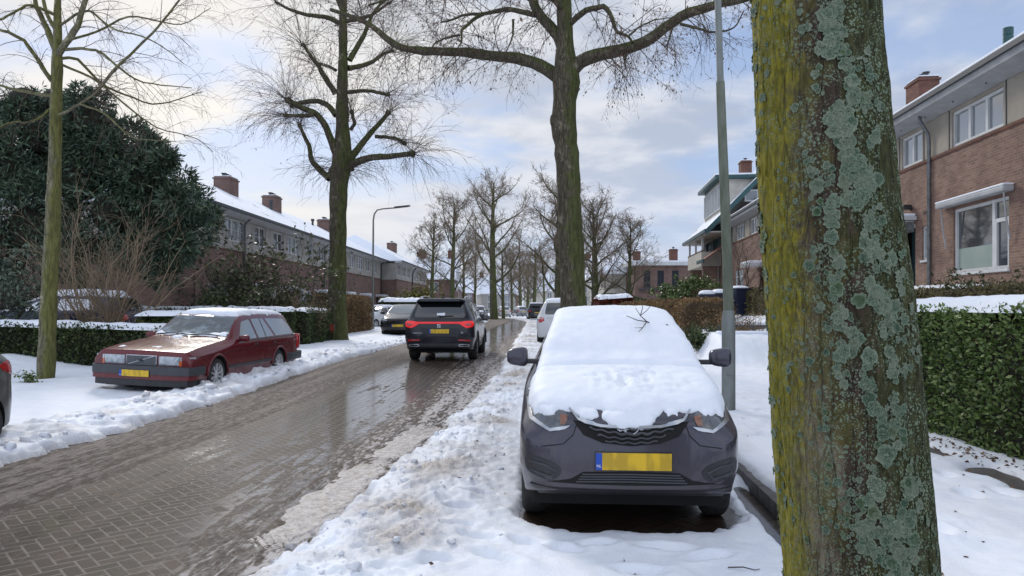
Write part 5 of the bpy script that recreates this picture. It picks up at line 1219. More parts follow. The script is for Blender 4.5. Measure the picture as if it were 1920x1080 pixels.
# ---- foreground trunk with lichen
def trunkmat():
    m, t = newmat('lichen_bark'); oc = t.obco(); x, y, z = t.xyz(oc)
    st = t.scl(oc, (11, 11, 2.2)); n = t.noise(st, 1.0, 8, 0.62, 0.6); v = t.voro(t.scl(oc, (22, 22, 5)), 1.0, 'DISTANCE_TO_EDGE')
    fine = t.noise(t.scl(oc, (60, 60, 22)), 1.0, 5, 0.65); pn = t.noise(t.scl(oc, (5, 5, 3)), 1.0, 6, 0.62, 0.3)
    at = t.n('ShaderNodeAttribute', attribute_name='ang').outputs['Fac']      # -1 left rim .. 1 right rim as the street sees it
    br = t.mix(t.mr(n, 0.3, 0.7), (0.098, 0.070, 0.050), (0.034, 0.023, 0.017))
    br = t.mix(t.mr(fine, 0.35, 0.65, 0, 0.45), br, (0.035, 0.026, 0.02))
    tan = t.mix(t.mr(fine, 0.3, 0.7), (0.27, 0.225, 0.165), (0.15, 0.12, 0.085))
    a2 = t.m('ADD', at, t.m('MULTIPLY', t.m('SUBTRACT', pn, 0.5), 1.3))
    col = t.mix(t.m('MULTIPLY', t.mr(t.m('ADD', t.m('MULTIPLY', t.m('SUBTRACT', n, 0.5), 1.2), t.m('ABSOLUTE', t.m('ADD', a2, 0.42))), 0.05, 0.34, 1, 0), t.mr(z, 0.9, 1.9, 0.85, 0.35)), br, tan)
    ol = t.mr(t.m('ADD', t.noise(t.scl(oc, (9, 9, 6)), 1.0, 7, 0.7), t.m('MULTIPLY', at, -0.12)), 0.46, 0.60)
    col = t.mix(t.m('MULTIPLY', ol, 0.6), col, t.mix(fine, (0.075, 0.072, 0.02), (0.17, 0.155, 0.045)))
    yel = t.mix(t.mr(fine, 0.3, 0.7), (0.29, 0.25, 0.028), (0.12, 0.115, 0.02))
    a3 = t.m('ADD', at, t.m('ADD', t.m('MULTIPLY', t.m('SUBTRACT', pn, 0.5), 0.9), t.m('MULTIPLY', t.m('SUBTRACT', fine, 0.5), 0.5)))
    a3 = t.m('SUBTRACT', a3, t.m('MULTIPLY', t.m('SUBTRACT', z, 1.7), 0.17))
    grit = t.noise(t.scl(oc, (38, 38, 26)), 1.0, 6, 0.7)
    yk = t.m('MULTIPLY', t.mr(t.m('ADD', a3, t.m('MULTIPLY', t.m('SUBTRACT', grit, 0.5), 1.3)), -0.74, -0.22, 1.0, 0.0), t.mr(t.m('ADD', n, t.m('MULTIPLY', fine, 0.4)), 0.44, 0.62, 0.45, 1.0))
    col = t.mix(yk, col, yel)
    moss = t.mix(t.mr(fine, 0.3, 0.7), (0.075, 0.088, 0.028), (0.026, 0.032, 0.012))
    col = t.mix(t.m('MULTIPLY', t.mr(t.m('ADD', a2, t.m('MULTIPLY', t.m('SUBTRACT', fine, 0.5), 1.4)), 0.10, 0.50), 0.75), col, moss)
    # thin green film and flecks
    wv = t.n('ShaderNodeVectorMath', operation='ADD'); t.lk(oc, wv.inputs[0]); t.lk(t.scl(t.noise(oc, 40, 3, col=True), (.02, .02, .02)), wv.inputs[1])
    vf = t.voro(wv.outputs[0], 62); vf2 = t.voro(wv.outputs[0], 120); nl = t.noise(oc, 8, 5)
    fl = t.m('MAXIMUM', t.m('MULTIPLY', t.mr(vf, 0.25, 0.36, 1, 0), t.mr(nl, 0.43, 0.56)), t.m('MULTIPLY', t.mr(vf2, 0.25, 0.38, 1, 0), t.mr(nl, 0.36, 0.52)))
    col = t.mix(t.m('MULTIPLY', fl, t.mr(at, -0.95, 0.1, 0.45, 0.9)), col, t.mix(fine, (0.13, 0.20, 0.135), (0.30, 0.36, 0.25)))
    h = t.m('ADD', t.m('MULTIPLY', n, 1.2), t.m('ADD', t.mr(v, 0, 0.14, 0, 0.45), t.m('MULTIPLY', fine, 0.4)))
    b = t.bump(h, 1.0, 0.024)
    t.bsdf(col=col, rough=0.88, spec=0.2, nrm=b)
    return m
M['lbark'] = trunkmat()
TB = np.array([1.235, 2.62, 0.0])
def trunk_c(z):
    """centre line and radius of the near trunk at height z"""
    py = HZ - (z - EYE) * F / 2.62
    xl = np.interp(py, [-300, 0, 100, 300, 500, 700, 900, 1080, 1400], [1408, 1418, 1421, 1429, 1440, 1452, 1462, 1475, 1490])
    xr = np.interp(py, [-300, 0, 100, 300, 500, 700, 900, 1080, 1400], [1632, 1643, 1648, 1668, 1690, 1712, 1729, 1747, 1775])
    return ((xl + xr) / 2 - 960) / F * 2.62, (xr - xl) / 2 / F * 2.62
AXR = R(25.2); nz, na = 520, 240; zs = np.linspace(-0.12, 3.6, nz); an = np.linspace(0, 2 * PI, na, endpoint=False)
cx, rr_ = trunk_c(zs); cx = pchip(zs, cx, zs)
ker = np.ones(31) / 31; cx = np.convolve(np.pad(cx, 15, 'edge'), ker, 'valid'); rr_ = np.convolve(np.pad(rr_, 15, 'edge'), ker, 'valid')
A_, Z_ = np.meshgrid(an, zs); ca, sa = np.cos(A_), np.sin(A_)
flare = 1 + 0.35 * np.exp(-np.clip(Z_, 0, None) / 0.16) + 0.05 * np.exp(-np.clip(Z_, 0, None) / .5) * np.sin(A_ * 5 + 1)
per = lambda s_, zz, sd: fbm(np.cos(A_) * s_ + 5, np.sin(A_) * s_ + Z_ * zz, sd, 5)
disp = 0.022 * per(1.4, 1.3, 301) + 0.010 * per(6, 1.6, 302) + 0.0055 * (1 - 2 * np.abs(per(15, 3.2, 303))) + 0.0035 * per(34, 12, 304)
RR = rr_[:, None] * flare * 0.97 + disp
XX = cx[:, None] + RR * ca - TB[0]; YY = RR * sa
V = np.stack([XX, YY, Z_], -1).reshape(-1, 3); idx = np.arange(nz * na).reshape(nz, na); nx = np.roll(idx, -1, 1)
Fq = np.stack([idx[:-1], nx[:-1], nx[1:], idx[1:]], -1).reshape(-1, 4)
root = thing('old_tree', 'near thick trunk coated in yellow-green algae and blue-green lichen', 'tree', TB)
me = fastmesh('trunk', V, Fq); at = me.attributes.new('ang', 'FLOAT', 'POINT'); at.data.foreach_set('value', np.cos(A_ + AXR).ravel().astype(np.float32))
linkme('trunk', me, M['lbark'], root, smooth=True)
tb = BVHTree.FromPolygons(V.tolist(), Fq.tolist())
def lichenmat():
    m, t = newmat('blue_green_lichen'); oc = t.obco()
    rp = t.n('ShaderNodeNewGeometry').outputs['Random Per Island']
    at = t.n('ShaderNodeAttribute', attribute_name='rim').outputs['Fac']
    n = t.noise(oc, 120, 4, 0.65)
    c = t.ramp(rp, [(0, (0.085, 0.135, 0.088)), (0.3, (0.155, 0.225, 0.150)), (0.6, (0.23, 0.30, 0.21)), (0.8, (0.34, 0.375, 0.275)), (0.92, (0.08, 0.14, 0.06)), (1, (0.18, 0.22, 0.085))])
    wv = t.n('ShaderNodeVectorMath', operation='ADD'); t.lk(oc, wv.inputs[0]); t.lk(t.scl(t.noise(oc, 90, 3, col=True), (.012, .012, .012)), wv.inputs[1])
    wr = t.voro(wv.outputs[0], 170, 'DISTANCE_TO_EDGE')
    c = t.mix(t.mr(wr, 0.0, 0.20, 0.9, 0.0), c, (0.022, 0.036, 0.022))
    c = t.mix(t.mr(n, 0.35, 0.65, 0, 0.5), c, (0.075, 0.135, 0.095))
    c = t.mix(t.m('MULTIPLY', t.mr(t.m('ADD', at, t.m('MULTIPLY', t.m('SUBTRACT', n, 0.5), 0.9)), 0.60, 0.95), 0.5), c, (0.30, 0.38, 0.27))
    c = t.mix(t.mr(t.noise(oc, 17, 4), 0.42, 0.62, 0, 0.5), c, (0.27, 0.30, 0.22))
    t.bsdf(col=c, rough=0.85, spec=0.2, nrm=t.bump(t.noise(oc, 200, 4, 0.65), 0.9, 0.006))
    return m
M['lichen'] = lichenmat()
rng = np.random.default_rng(77); lv = []; lf_ = []; la = []; o = 0
spots = []
for i in range(5600):
    z = rng.uniform(0.15, 3.4); u = rng.random()
    band = 0.42 + 0.10 * math.sin(z * 2.1 + .6)
    if u < 0.56: a_ = rng.normal(band, 0.23)
    elif u < 0.80: a_ = rng.uniform(-0.25, 0.98)
    else: a_ = rng.uniform(-0.95, 0.2)
    dens = float(vnoise(np.array([a_ * 6.5 + 3]), np.array([z * 6.0]), 310)[0])
    if dens < (0.44 if u < .56 else 0.48): continue
    s_ = 0.0026 + 0.0165 * rng.random() ** 3.6 * (1.3 if (0.0 < a_ < 0.8) else 0.8)
    spots.append((z, a_, s_))
spots += [(1.86, .02, .022), (1.42, .33, .026), (1.10, .44, .030), (.86, .50, .028), (1.28, .30, .024), (1.98, -.12, .024), (1.72, -.32, .02), (1.60, .28, .024), (2.2, .1, .02), (2.05, .42, .026)]
for i in range(700):
    z = rng.uniform(.15, 3.4); th = rng.uniform(0, PI)
    spots.append((z, math.cos(th) * 2 + 10, 0.004 + .02 * rng.random() ** 2.5))      # far side of the trunk
for (z, a_, s_) in spots:
    if a_ > 5: th = math.acos(max(-1, min(1, (a_ - 10) / 2)))
    else:
        if abs(a_) >= 0.985: continue
        th = -math.acos(a_) - AXR
    d = Vector((math.cos(th), math.sin(th), 0)); c0 = Vector((float(np.interp(z, zs, cx)) - TB[0], 0, z))
    hh = tb.ray_cast(c0 + d * 1.5, -d)
    if hh[0] is None: continue
    nrm = (hh[1] + d * 1.5).normalized(); tx = nrm.cross(Vector((0, 0, 1))).normalized(); ty = nrm.cross(tx)
    lo_ = 0.0015 + 0.004 * rng.random(); nr, ns = (4, 20) if s_ > .009 else (2, 12)
    ph = rng.random(4) * 6.28; pts = [hh[0] + nrm * .0015]; rim = [0.0]
    for r_ in range(1, nr + 1):
        f = r_ / nr
        for q in range(ns):
            b = 2 * PI * q / ns; lob = 1 + 0.09 * math.sin(3 * b + ph[0]) + 0.09 * math.sin(5 * b + ph[1]) + 0.10 * math.sin(8 * b + ph[2])
            rad = s_ * f * (1 + (lob - 1) * f)
            p = hh[0] + tx * (math.cos(b) * rad) + ty * (math.sin(b) * rad * 1.08)
            h2 = tb.ray_cast(p + nrm * .06, -nrm, .14)
            q0 = h2[0] if h2[0] is not None else p
            lift = lo_ + (0.0045 * f * (0.6 + 0.8 * math.sin(7 * b + ph[3] + 4 * f)) if f < .99 else 0.002 + 0.003 * math.sin(11 * b + ph[1])) * min(1, s_ / .02)
            pts.append(q0 + nrm * max(lift, .0012)); rim.append(f)
    fs = [(0, 1 + q, 1 + (q + 1) % ns, 1 + (q + 1) % ns) for q in range(ns)]
    for r_ in range(nr - 1):
        b0 = 1 + r_ * ns; b1 = b0 + ns
        fs += [(b0 + q, b1 + q, b1 + (q + 1) % ns, b0 + (q + 1) % ns) for q in range(ns)]
    lv += [tuple(p) for p in pts]; la += rim; lf_ += [tuple(dict.fromkeys(i_ + o for i_ in f)) for f in fs]; o += len(pts)
me = bpy.data.meshes.new('lichen'); me.from_pydata(lv, [], lf_); at = me.attributes.new('rim', 'FLOAT', 'POINT'); at.data.foreach_set('value', np.array(la, np.float32))
stuff(linkme('lichen', me, M['lichen'], root, smooth=True))

# ---- trees down the street: a few kinds, copied
def wild_tree(seed, H, tr, first, nl, spread, upk, name='street_tree', label='', base=(0, 0, 0), bark='bark_f', twig='twigs_f', dens=1.0, rm=.010):
    T = Tree(seed); rng = T.rng; b = np.array(base, float)
    tp = np.stack([b + np.array([0.012 * H * math.sin(q * 3 + seed), 0.012 * H * math.cos(q * 2.2 + seed), q * H]) for q in np.linspace(-.01, 0.88, 9)])
    p, r = T.limb(tp, [tr * 1.25, tr, tr * .9, tr * .8, tr * .6, tr * .4, tr * .18], 28, .01, 10)
    for i in range(nl):
        f = first + (0.86 - first) * (i / nl) ** 0.9; o = p[0, int(f / .89 * 27)]; a = i * 2.4 + rng.uniform(-.4, .4)
        L = H * spread * (1.05 - 0.75 * ((f - first) / (1 - first))) * rng.uniform(.8, 1.15)
        d0 = unit(np.array([math.cos(a), math.sin(a), upk * rng.uniform(.7, 1.3)]))
        pp, rr2 = shoots(o[None], d0[None], np.array([L]), np.array([tr * .42 * (1 - .5 * f)]), 12, rng, -.03, .10, .22, .05); T.tr.append(tubes(pp, rr2, 7))
        T.ramify(pp, rr2, int(9 * dens), L * .45, int(6 * dens), L * .22, 3, L * .11, droop=.02, up=.05, ang=(22, 52), rk=.42, rmax=.035, rmin=rm * .8, tmin=.2, wig=.19)
    T.ramify(p[:, 14:], r[:, 14:], int(18 * dens), H * .13, 6, H * .07, 3, H * .035, up=.06, droop=0, rk=.4, rmax=.04, rmin=rm)
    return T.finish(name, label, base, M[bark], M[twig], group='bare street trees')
def at(px, Y): return ((px - 960) / F * Y, Y, .13)
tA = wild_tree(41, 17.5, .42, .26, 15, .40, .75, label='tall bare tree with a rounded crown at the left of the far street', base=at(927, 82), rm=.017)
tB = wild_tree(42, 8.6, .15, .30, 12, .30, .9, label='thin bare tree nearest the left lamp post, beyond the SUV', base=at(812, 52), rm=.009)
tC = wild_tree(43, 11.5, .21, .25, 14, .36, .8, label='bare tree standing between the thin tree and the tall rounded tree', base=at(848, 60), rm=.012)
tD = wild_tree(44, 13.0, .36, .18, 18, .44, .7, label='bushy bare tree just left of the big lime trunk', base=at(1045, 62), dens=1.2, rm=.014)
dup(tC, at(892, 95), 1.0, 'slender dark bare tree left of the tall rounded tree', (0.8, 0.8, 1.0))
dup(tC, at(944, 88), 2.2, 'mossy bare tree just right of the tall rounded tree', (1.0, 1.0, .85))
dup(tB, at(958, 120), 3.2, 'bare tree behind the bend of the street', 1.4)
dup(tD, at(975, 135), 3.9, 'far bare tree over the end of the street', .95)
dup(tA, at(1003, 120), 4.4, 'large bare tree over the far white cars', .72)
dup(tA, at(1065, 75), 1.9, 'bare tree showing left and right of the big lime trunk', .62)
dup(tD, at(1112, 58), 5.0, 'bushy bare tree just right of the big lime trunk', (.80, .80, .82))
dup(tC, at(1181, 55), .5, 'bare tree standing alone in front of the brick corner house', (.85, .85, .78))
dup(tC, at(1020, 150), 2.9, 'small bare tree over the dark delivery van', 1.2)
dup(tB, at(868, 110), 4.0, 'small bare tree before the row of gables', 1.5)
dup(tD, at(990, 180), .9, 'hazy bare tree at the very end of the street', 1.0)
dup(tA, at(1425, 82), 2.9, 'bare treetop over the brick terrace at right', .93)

# ---- conifer, shrubs
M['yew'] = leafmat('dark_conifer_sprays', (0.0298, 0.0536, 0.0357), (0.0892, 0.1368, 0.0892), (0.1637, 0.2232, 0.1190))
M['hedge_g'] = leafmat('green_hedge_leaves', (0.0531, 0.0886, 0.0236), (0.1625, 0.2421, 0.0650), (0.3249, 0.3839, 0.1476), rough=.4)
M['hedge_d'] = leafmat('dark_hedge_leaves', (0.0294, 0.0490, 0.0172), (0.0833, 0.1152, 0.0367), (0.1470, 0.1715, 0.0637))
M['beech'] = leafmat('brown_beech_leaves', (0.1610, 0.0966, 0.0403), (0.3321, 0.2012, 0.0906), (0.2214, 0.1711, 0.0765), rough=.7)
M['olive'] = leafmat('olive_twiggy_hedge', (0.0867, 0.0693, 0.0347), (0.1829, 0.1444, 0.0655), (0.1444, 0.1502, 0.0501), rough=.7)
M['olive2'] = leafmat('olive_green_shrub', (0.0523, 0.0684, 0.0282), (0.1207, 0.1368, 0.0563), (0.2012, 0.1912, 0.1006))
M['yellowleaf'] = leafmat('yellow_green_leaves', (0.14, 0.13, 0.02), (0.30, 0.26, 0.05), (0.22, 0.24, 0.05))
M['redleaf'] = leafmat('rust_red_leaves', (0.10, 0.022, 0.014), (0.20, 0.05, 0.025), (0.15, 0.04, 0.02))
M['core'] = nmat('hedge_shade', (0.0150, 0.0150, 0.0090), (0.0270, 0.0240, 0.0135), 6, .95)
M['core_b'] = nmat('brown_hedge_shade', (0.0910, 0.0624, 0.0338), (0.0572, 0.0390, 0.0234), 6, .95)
# conifer
rng = np.random.default_rng(51); Y = 22.6
blobs = [(95, 250, 1.9), (60, 190, 1.2), (120, 190, 1.1), (185, 230, 1.4), (-20, 260, 2.2), (40, 330, 2.2), (160, 330, 2.2), (240, 300, 1.5), (290, 340, 1.4), (335, 320, .55), (330, 400, 1.4), (375, 375, .8), (385, 420, .7), (360, 455, .8), (230, 400, 1.9), (-60, 380, 2.6), (90, 430, 2.3), (300, 460, 1.0), (200, 470, 1.3), (20, 480, 1.8), (260, 265, .9), (-90, 200, 1.8), (150, 165, .55), (40, 160, .6), (330, 500, .6)]
for k_ in range(34):
    bx_, by_, br_ = blobs[int(rng.integers(0, 20))]; a_ = rng.uniform(-.3, PI + .3); q_ = br_ * 60 * rng.uniform(.75, 1.0)
    blobs.append((bx_ + math.cos(a_) * q_, by_ - math.sin(a_) * q_, rng.uniform(.28, .55)))
blobs = [(a_ - 14, b_, c_) for a_, b_, c_ in blobs]
root = thing('conifer', 'broad dark green conifer behind the young tree at the left', 'tree', (float(P(150, 600, Y).x), Y, .3))
b0 = np.array(root.location); CV = []; CF = []; o = 0
for (px, py, r) in blobs:
    py = py + (34 if py < 300 else 8)
    c0 = np.array(P(px, py, Y)) + (0, rng.uniform(-.8, .8), 0); r = r * .80; n = int(2900 * r ** 1.6)
    d = unit(rng.normal(0, 1, (n, 3))); lob = 1 + 0.55 * fbm(np.arctan2(d[:, 1], d[:, 0]) * 2.2 + px, d[:, 2] * 3 + py, 320, 3)
    rad = r * rng.uniform(.35, 1, n) ** .35 * lob
    C = c0 + d * rad[:, None]; D = d * .8 + rng.normal(0, .55, (n, 3)) + (0, 0, -.1)
    kp = (fbm(C[:, 0] * .9 + C[:, 1] * .6, C[:, 2] * 1.1 - C[:, 1] * .5, 325, 3) > -.18) | (rng.random(n) < .25); C = C[kp]; D = D[kp]; n = len(C)
    v, f = leaves(C, D, rng.uniform(.10, .30, n), rng, .22, .3); CV.append(v); CF.append(f + o); o += len(v)
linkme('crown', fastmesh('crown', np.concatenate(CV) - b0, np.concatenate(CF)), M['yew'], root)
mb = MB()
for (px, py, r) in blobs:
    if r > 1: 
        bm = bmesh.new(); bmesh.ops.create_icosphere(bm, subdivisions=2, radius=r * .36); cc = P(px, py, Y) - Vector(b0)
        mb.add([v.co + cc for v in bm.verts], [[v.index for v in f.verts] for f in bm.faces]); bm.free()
mb.build('shade_core', M['core'], root, smooth=True)  # dark balls coloured as the shade deep in the crown
MB().tube([(0, 0, -.4), (0.05, 0, 2), (-.3, 0, 5)], [.3, .25, .15], 10).build('trunk', M['bark'], root, smooth=True)
def shrub(name, label, base, n, H, spread, mat_, seed, leafs=0, leafm=None, leafsz=.06, r0=.014, subs=(6, 5), up=.05, droop=.02, cat='shrub', ll=.10, wig=.10, rm=.004):
    T = Tree(seed); rng = T.rng; b = np.array(base, float)
    o = b + np.stack([rng.normal(0, spread * .16, n), rng.normal(0, spread * .12, n), np.zeros(n)], 1)
    d = np.stack([rng.normal(0, spread / H * .75, n), rng.normal(0, spread / H * .5, n), np.ones(n)], 1)
    P1, R1 = shoots(o, d, H * rng.uniform(.6, 1.1, n), r0 * rng.uniform(.6, 1.3, n), 9, rng, droop, wig, .35, up); T.batch(P1, R1, 5)
    o, d, r, L, _ = spawn(P1, R1, subs[0], rng, .15, 1, (20, 50)); P2, R2 = shoots(o, d, H * .38 * rng.uniform(.4, 1.2, len(o)), np.clip(r * .6, rm, 1), 6, rng, droop, wig * 1.3, .4, up); T.batch(P2, R2, 4)
    o, d, r, L, _ = spawn(P2, R2, subs[1], rng, .15, 1, (20, 55)); P3, R3 = shoots(o, d, H * .17 * rng.uniform(.4, 1.2, len(o)), np.clip(r * .6, rm * .8, 1), 5, rng, droop, wig * 1.4, .5, up); T.batch(P3, R3, 3)
    if leafs:
        E = np.concatenate([P3[:, 1:].reshape(-1, 3), P2[:, 3:].reshape(-1, 3)]); E = E[rng.random(len(E)) < leafs]; E = E + rng.normal(0, .04, E.shape)
        T.lf.append(leaves(E, rng.normal(0, 1, E.shape), leafsz * rng.uniform(.6, 1.4, len(E)), rng, .5))
    return T.finish(name, label, base, mat_, mat_, cat, None, 'leaves', leafm)
shrub('bare_shrub', 'large bare tan shrub behind the left hedge, in front of the snowy blue car', (float(P(190, 600, 18.6).x), 18.6, .35), 42, 3.6, 2.5, M['shrub_tw'], 61, r0=.020, subs=(6, 4), rm=.005, wig=.12)
shrub('leafy_shrub', 'tall olive shrub with narrow leaves between the conifer and pollarded lime', (float(P(490, 590, 27).x), 27.2, .25), 26, 3.7, 2.9, M['twig'], 62, .42, M['olive2'], .17, r0=.022, subs=(9, 7), wig=.16, rm=.006)
shrub('leafy_shrub', 'dense dark shrub below the olive shrub, behind the second hedge', (float(P(430, 600, 25.5).x), 25.4, .25), 30, 2.0, 2.2, M['twig'], 63, .75, M['hedge_d'], .12, r0=.016, subs=(9, 6))
shrub('leafy_shrub', 'brownish loose shrub left of the pollarded lime trunk', (float(P(560, 590, 27).x), 26.4, .25), 30, 1.6, 2.0, M['shrub_tw'], 64, .35, M['olive'], .10, r0=.012, subs=(8, 6))
shrub('bare_shrub', 'small bare brown tree before the brick terrace, right of the lamp post', (float(P(1415, 560, 30).x), 30, 1.3), 9, 3.3, 2.0, M['twig'], 65, r0=.035, subs=(8, 6), wig=.16)
shrub('leafy_shrub', 'loose dark green shrub under the big front window at right', (8.3, 12.6, .9), 60, 1.25, 3.4, M['twig'], 66, .75, M['olive2'], .075, r0=.010, subs=(9, 7), wig=.16)
shrub('leafy_shrub', 'low olive shrub beneath the downpipe of the brick house', (8.3, 15.2, .8), 50, 1.0, 2.6, M['shrub_tw'], 67, .6, M['olive'], .06, r0=.009, subs=(8, 6), wig=.16)
shrub('evergreen_shrub', 'green glossy shrub in front of the house with the balcony', (float(P(1305, 560, 40).x), 40, 1.6), 60, 1.5, 3.0, M['twig'], 68, .8, M['hedge_g'], .16, r0=.014, subs=(8, 6))
shrub('yellow_shrub', 'yellow-green bush at the corner beyond the driving SUV', (float(P(788, 590, 62).x), 62, .2), 50, 2.6, 2.4, M['twig'], 69, .8, M['yellowleaf'], .22, r0=.014, subs=(7, 5))
shrub('low_evergreen', 'low dark green plant with snow at the foot of the tawny hedge', (float(P(1328, 655, 18.6).x), 18.6, .5), 40, .55, 1.1, M['twig'], 70, .8, M['hedge_d'], .07, r0=.006, subs=(7, 5))
shrub('weed_plant', 'tiny green weed poking out of snow at the young tree foot', (float(P(62, 730, 13.6).x), 13.5, .05), 9, .30, .14, M['twig'], 71, .9, M['hedge_g'], .05, r0=.004, subs=(3, 3))
shrub('dry_grass_clump', 'dry brown stalks standing in the snowy garden right of the lamp post', (5.9, 18.7, .84), 150, .62, 1.7, M['shrub_tw'], 72, .15, M['beech'], .06, r0=.004, subs=(2, 2), rm=.0025, cat='plant')
shrub('leafy_shrub', 'pale green shrub at the far left edge above the hedge', (float(P(-12, 600, 17.6).x), 17.9, .35), 12, 2.3, .8, M['twig'], 73, .7, nmat('pale_green_leaves', (0.13, 0.17, 0.12), (0.08, 0.11, 0.07), 3, .6, island=.3), .12, r0=.012, subs=(6, 5))

def hedge(name, label, A, B, w, h, mat_, n, lsz, seed, core='core', snow=0.0, base=0.0, bare=0.0, group='clipped hedges', cap=True, up=0.25, round_=0.12):
    """clipped hedge between ground points A and B: shaded core, leaves over every face, snow on top"""
    rng = np.random.default_rng(seed); A = np.array(A, float); B = np.array(B, float); L = np.linalg.norm((B - A)[:2]); u = (B - A) / L; v_ = np.array([-u[1], u[0], 0]); v_ /= np.linalg.norm(v_)
    root = thing(name, label, 'hedge', A, 0, group)
    nl = max(4, int(L / .25)); nh = 5
    def wob(s_, q): return 0.05 * fbm(s_ * 1.3 + seed, q * 1.3, seed, 3)
    def loc(s_, c, z): s_ = np.asarray(s_)[..., None]; return u * s_ + v_ * np.asarray(c)[..., None] + np.array([0, 0, 1.0]) * np.asarray(z)[..., None]
    m_ = .07 + .04 * (lsz > .1)
    mb = MB(); ss = np.linspace(m_, L - m_, nl); rg_ = []
    for s_ in ss:
        hh = h - m_ + float(wob(np.array([s_]), np.array([3.0]))[0]); ww = w / 2 - m_
        ring = [(-ww, -.1), (-ww, hh * .5), (-ww + round_ * .3, hh - round_ * .5), (-ww + round_, hh), (ww - round_, hh), (ww - round_ * .3, hh - round_ * .5), (ww, hh * .5), (ww, -.1)]
        rg_.append([tuple(u * s_ + v_ * c + np.array([0, 0, z])) for c, z in ring])
    vs = [p for r_ in rg_ for p in r_]; K = 8; fs = [(i * K + k_, (i + 1) * K + k_, (i + 1) * K + k_ + 1, i * K + k_ + 1) for i in range(nl - 1) for k_ in range(K - 1)] + [tuple(range(K)), tuple(range((nl - 1) * K + K - 1, (nl - 1) * K - 1, -1))]
    mb.add(vs, fs).build('shade_core', M[core], root)  # solid dark core stands in for the shade inside the hedge
    areas = np.array([L * h, L * h, L * w, w * h, w * h]); pick = rng.choice(5, n, p=areas / areas.sum()); a, b = rng.random(n), rng.random(n)
    dep = np.abs(rng.normal(0, .04, n)) * (1 + lsz * 3)
    s_ = np.where(pick < 3, a * L, np.where(pick == 3, dep, L - dep)); c = np.select([pick == 0, pick == 1, pick == 2], [-w / 2 + dep, w / 2 - dep, (a * 0 + b - .5) * w], (a - .5) * w); z = np.where(pick == 2, h - dep, b * h)
    N_ = np.select([(pick == 0)[:, None], (pick == 1)[:, None], (pick == 2)[:, None], (pick == 3)[:, None]], [-v_[None] + 0 * s_[:, None], v_[None] + 0 * s_[:, None], np.array([[0, 0, 1.0]]) + 0 * s_[:, None], -u[None] + 0 * s_[:, None]], u[None] + 0 * s_[:, None])
    off = wob(s_ + c * .7, z) * 1.3
    ed = np.where(pick != 2, np.clip((z - (h - round_)) / round_, 0, 1) ** 2 * round_ * .5, np.clip((np.abs(c) - (w / 2 - round_)) / round_, 0, 1) ** 2 * round_ * .5)
    C = loc(s_, c, z) + N_ * (off - ed)[:, None] + rng.normal(0, .012, (n, 3))
    keep = rng.random(n) > bare * (vnoise(s_ * 2.5 + 7, z * 3.5, seed + 5) > .6)
    C = C[keep]; N_ = N_[keep]
    D = N_ * .55 + rng.normal(0, .6, C.shape) + np.array([0, 0, up])
    vv_, ff_ = leaves(C, D, lsz * rng.uniform(.55, 1.35, len(C)), rng, .55, .3)
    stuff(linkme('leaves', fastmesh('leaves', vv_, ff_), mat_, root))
    if snow:
        ns, nc = int(L / .05) + 2, 14; S2, C2 = np.meshgrid(np.linspace(-.02, L + .02, ns), np.linspace(-1, 1, nc), indexing='ij')
        prof = np.clip(1 - np.abs(C2) ** 3.5, 0, 1); nz1 = fbm(S2 * 1.6 + seed, C2 * .7, seed + 9, 4); nz2 = fbm(S2 * 6, C2 * 2.4, seed + 10, 3)
        en = np.minimum(1, np.minimum(S2 + .02, L + .02 - S2) / .12)
        edgew = w / 2 * (.98 + .16 * fbm(S2 * 2.2, np.sign(C2) * 3.0, seed + 11, 4))
        zt = h + .02 - .07 * np.abs(C2) ** 3 + prof * en * snow * (1 + .55 * nz1 + .22 * nz2) - .16 * np.clip(fbm(S2 * 1.1, C2 * .9, seed + 12, 4) - cap_gap(seed), 0, 1)
        Vp = loc(S2, C2 * edgew, zt); ix = np.arange(ns * nc).reshape(ns, nc); f4 = np.stack([ix[:-1, :-1], ix[1:, :-1], ix[1:, 1:], ix[:-1, 1:]], -1).reshape(-1, 4)
        linkme('snow_cover', fastmesh('snow_cover', Vp.reshape(-1, 3), f4), M['snowc'], root, smooth=True)
    return root
GAP = {}
def cap_gap(seed): return GAP.get(seed, .9)
GAP[82] = .12; GAP[83] = .25
hedge('hedge', 'clipped green hedge with snow along its top right of the near trunk', (5.12, 9.35, .13), (4.95, 3.6, .13), .72, 1.44, M['hedge_g'], 46000, .056, 81, snow=.10, bare=.3)
hedge('hedge', 'low green hedge with patchy snow behind the young tree', (-7.95, 16.9, .16), (-14.2, 17.3, .30), .85, .93, M['hedge_d'], 26000, .075, 82, snow=.075, bare=.35)
hedge('hedge', 'dark green hedge with snow on top behind the maroon estate', (-12.6, 24.2, .2), (-7.35, 24.8, .16), .8, 1.30, M['hedge_d'], 16000, .085, 83, snow=.10)
hedge('hedge', 'dark hedge end beside the pollarded lime, snow on its top', (-7.35, 24.9, .16), (-7.45, 28.6, .16), .8, 1.25, M['hedge_d'], 9000, .085, 84, snow=.10)
hedge('beech_hedge', 'tall tawny hedge between the pollarded lime and the left lamp post', (-8.6, 33.2, .16), (-8.5, 41.0, .16), 1.3, 1.95, M['beech'], 15000, .10, 85, core='core_b', round_=.3)
hedge('beech_hedge', 'tawny brown beech hedge right of the snowy hatchback', (5.45, 20.3, .16), (6.6, 40, .16), 1.5, 1.62, M['beech'], 60000, .075, 86, core='core_b', round_=.3)
hedge('olive_hedge', 'long olive-brown hedge on the bank behind the tawny hedge', (9.4, 24.0, .75), (11.2, 50, 1.3), 1.6, 1.40, M['olive'], 26000, .11, 87, core='core_b', round_=.35)
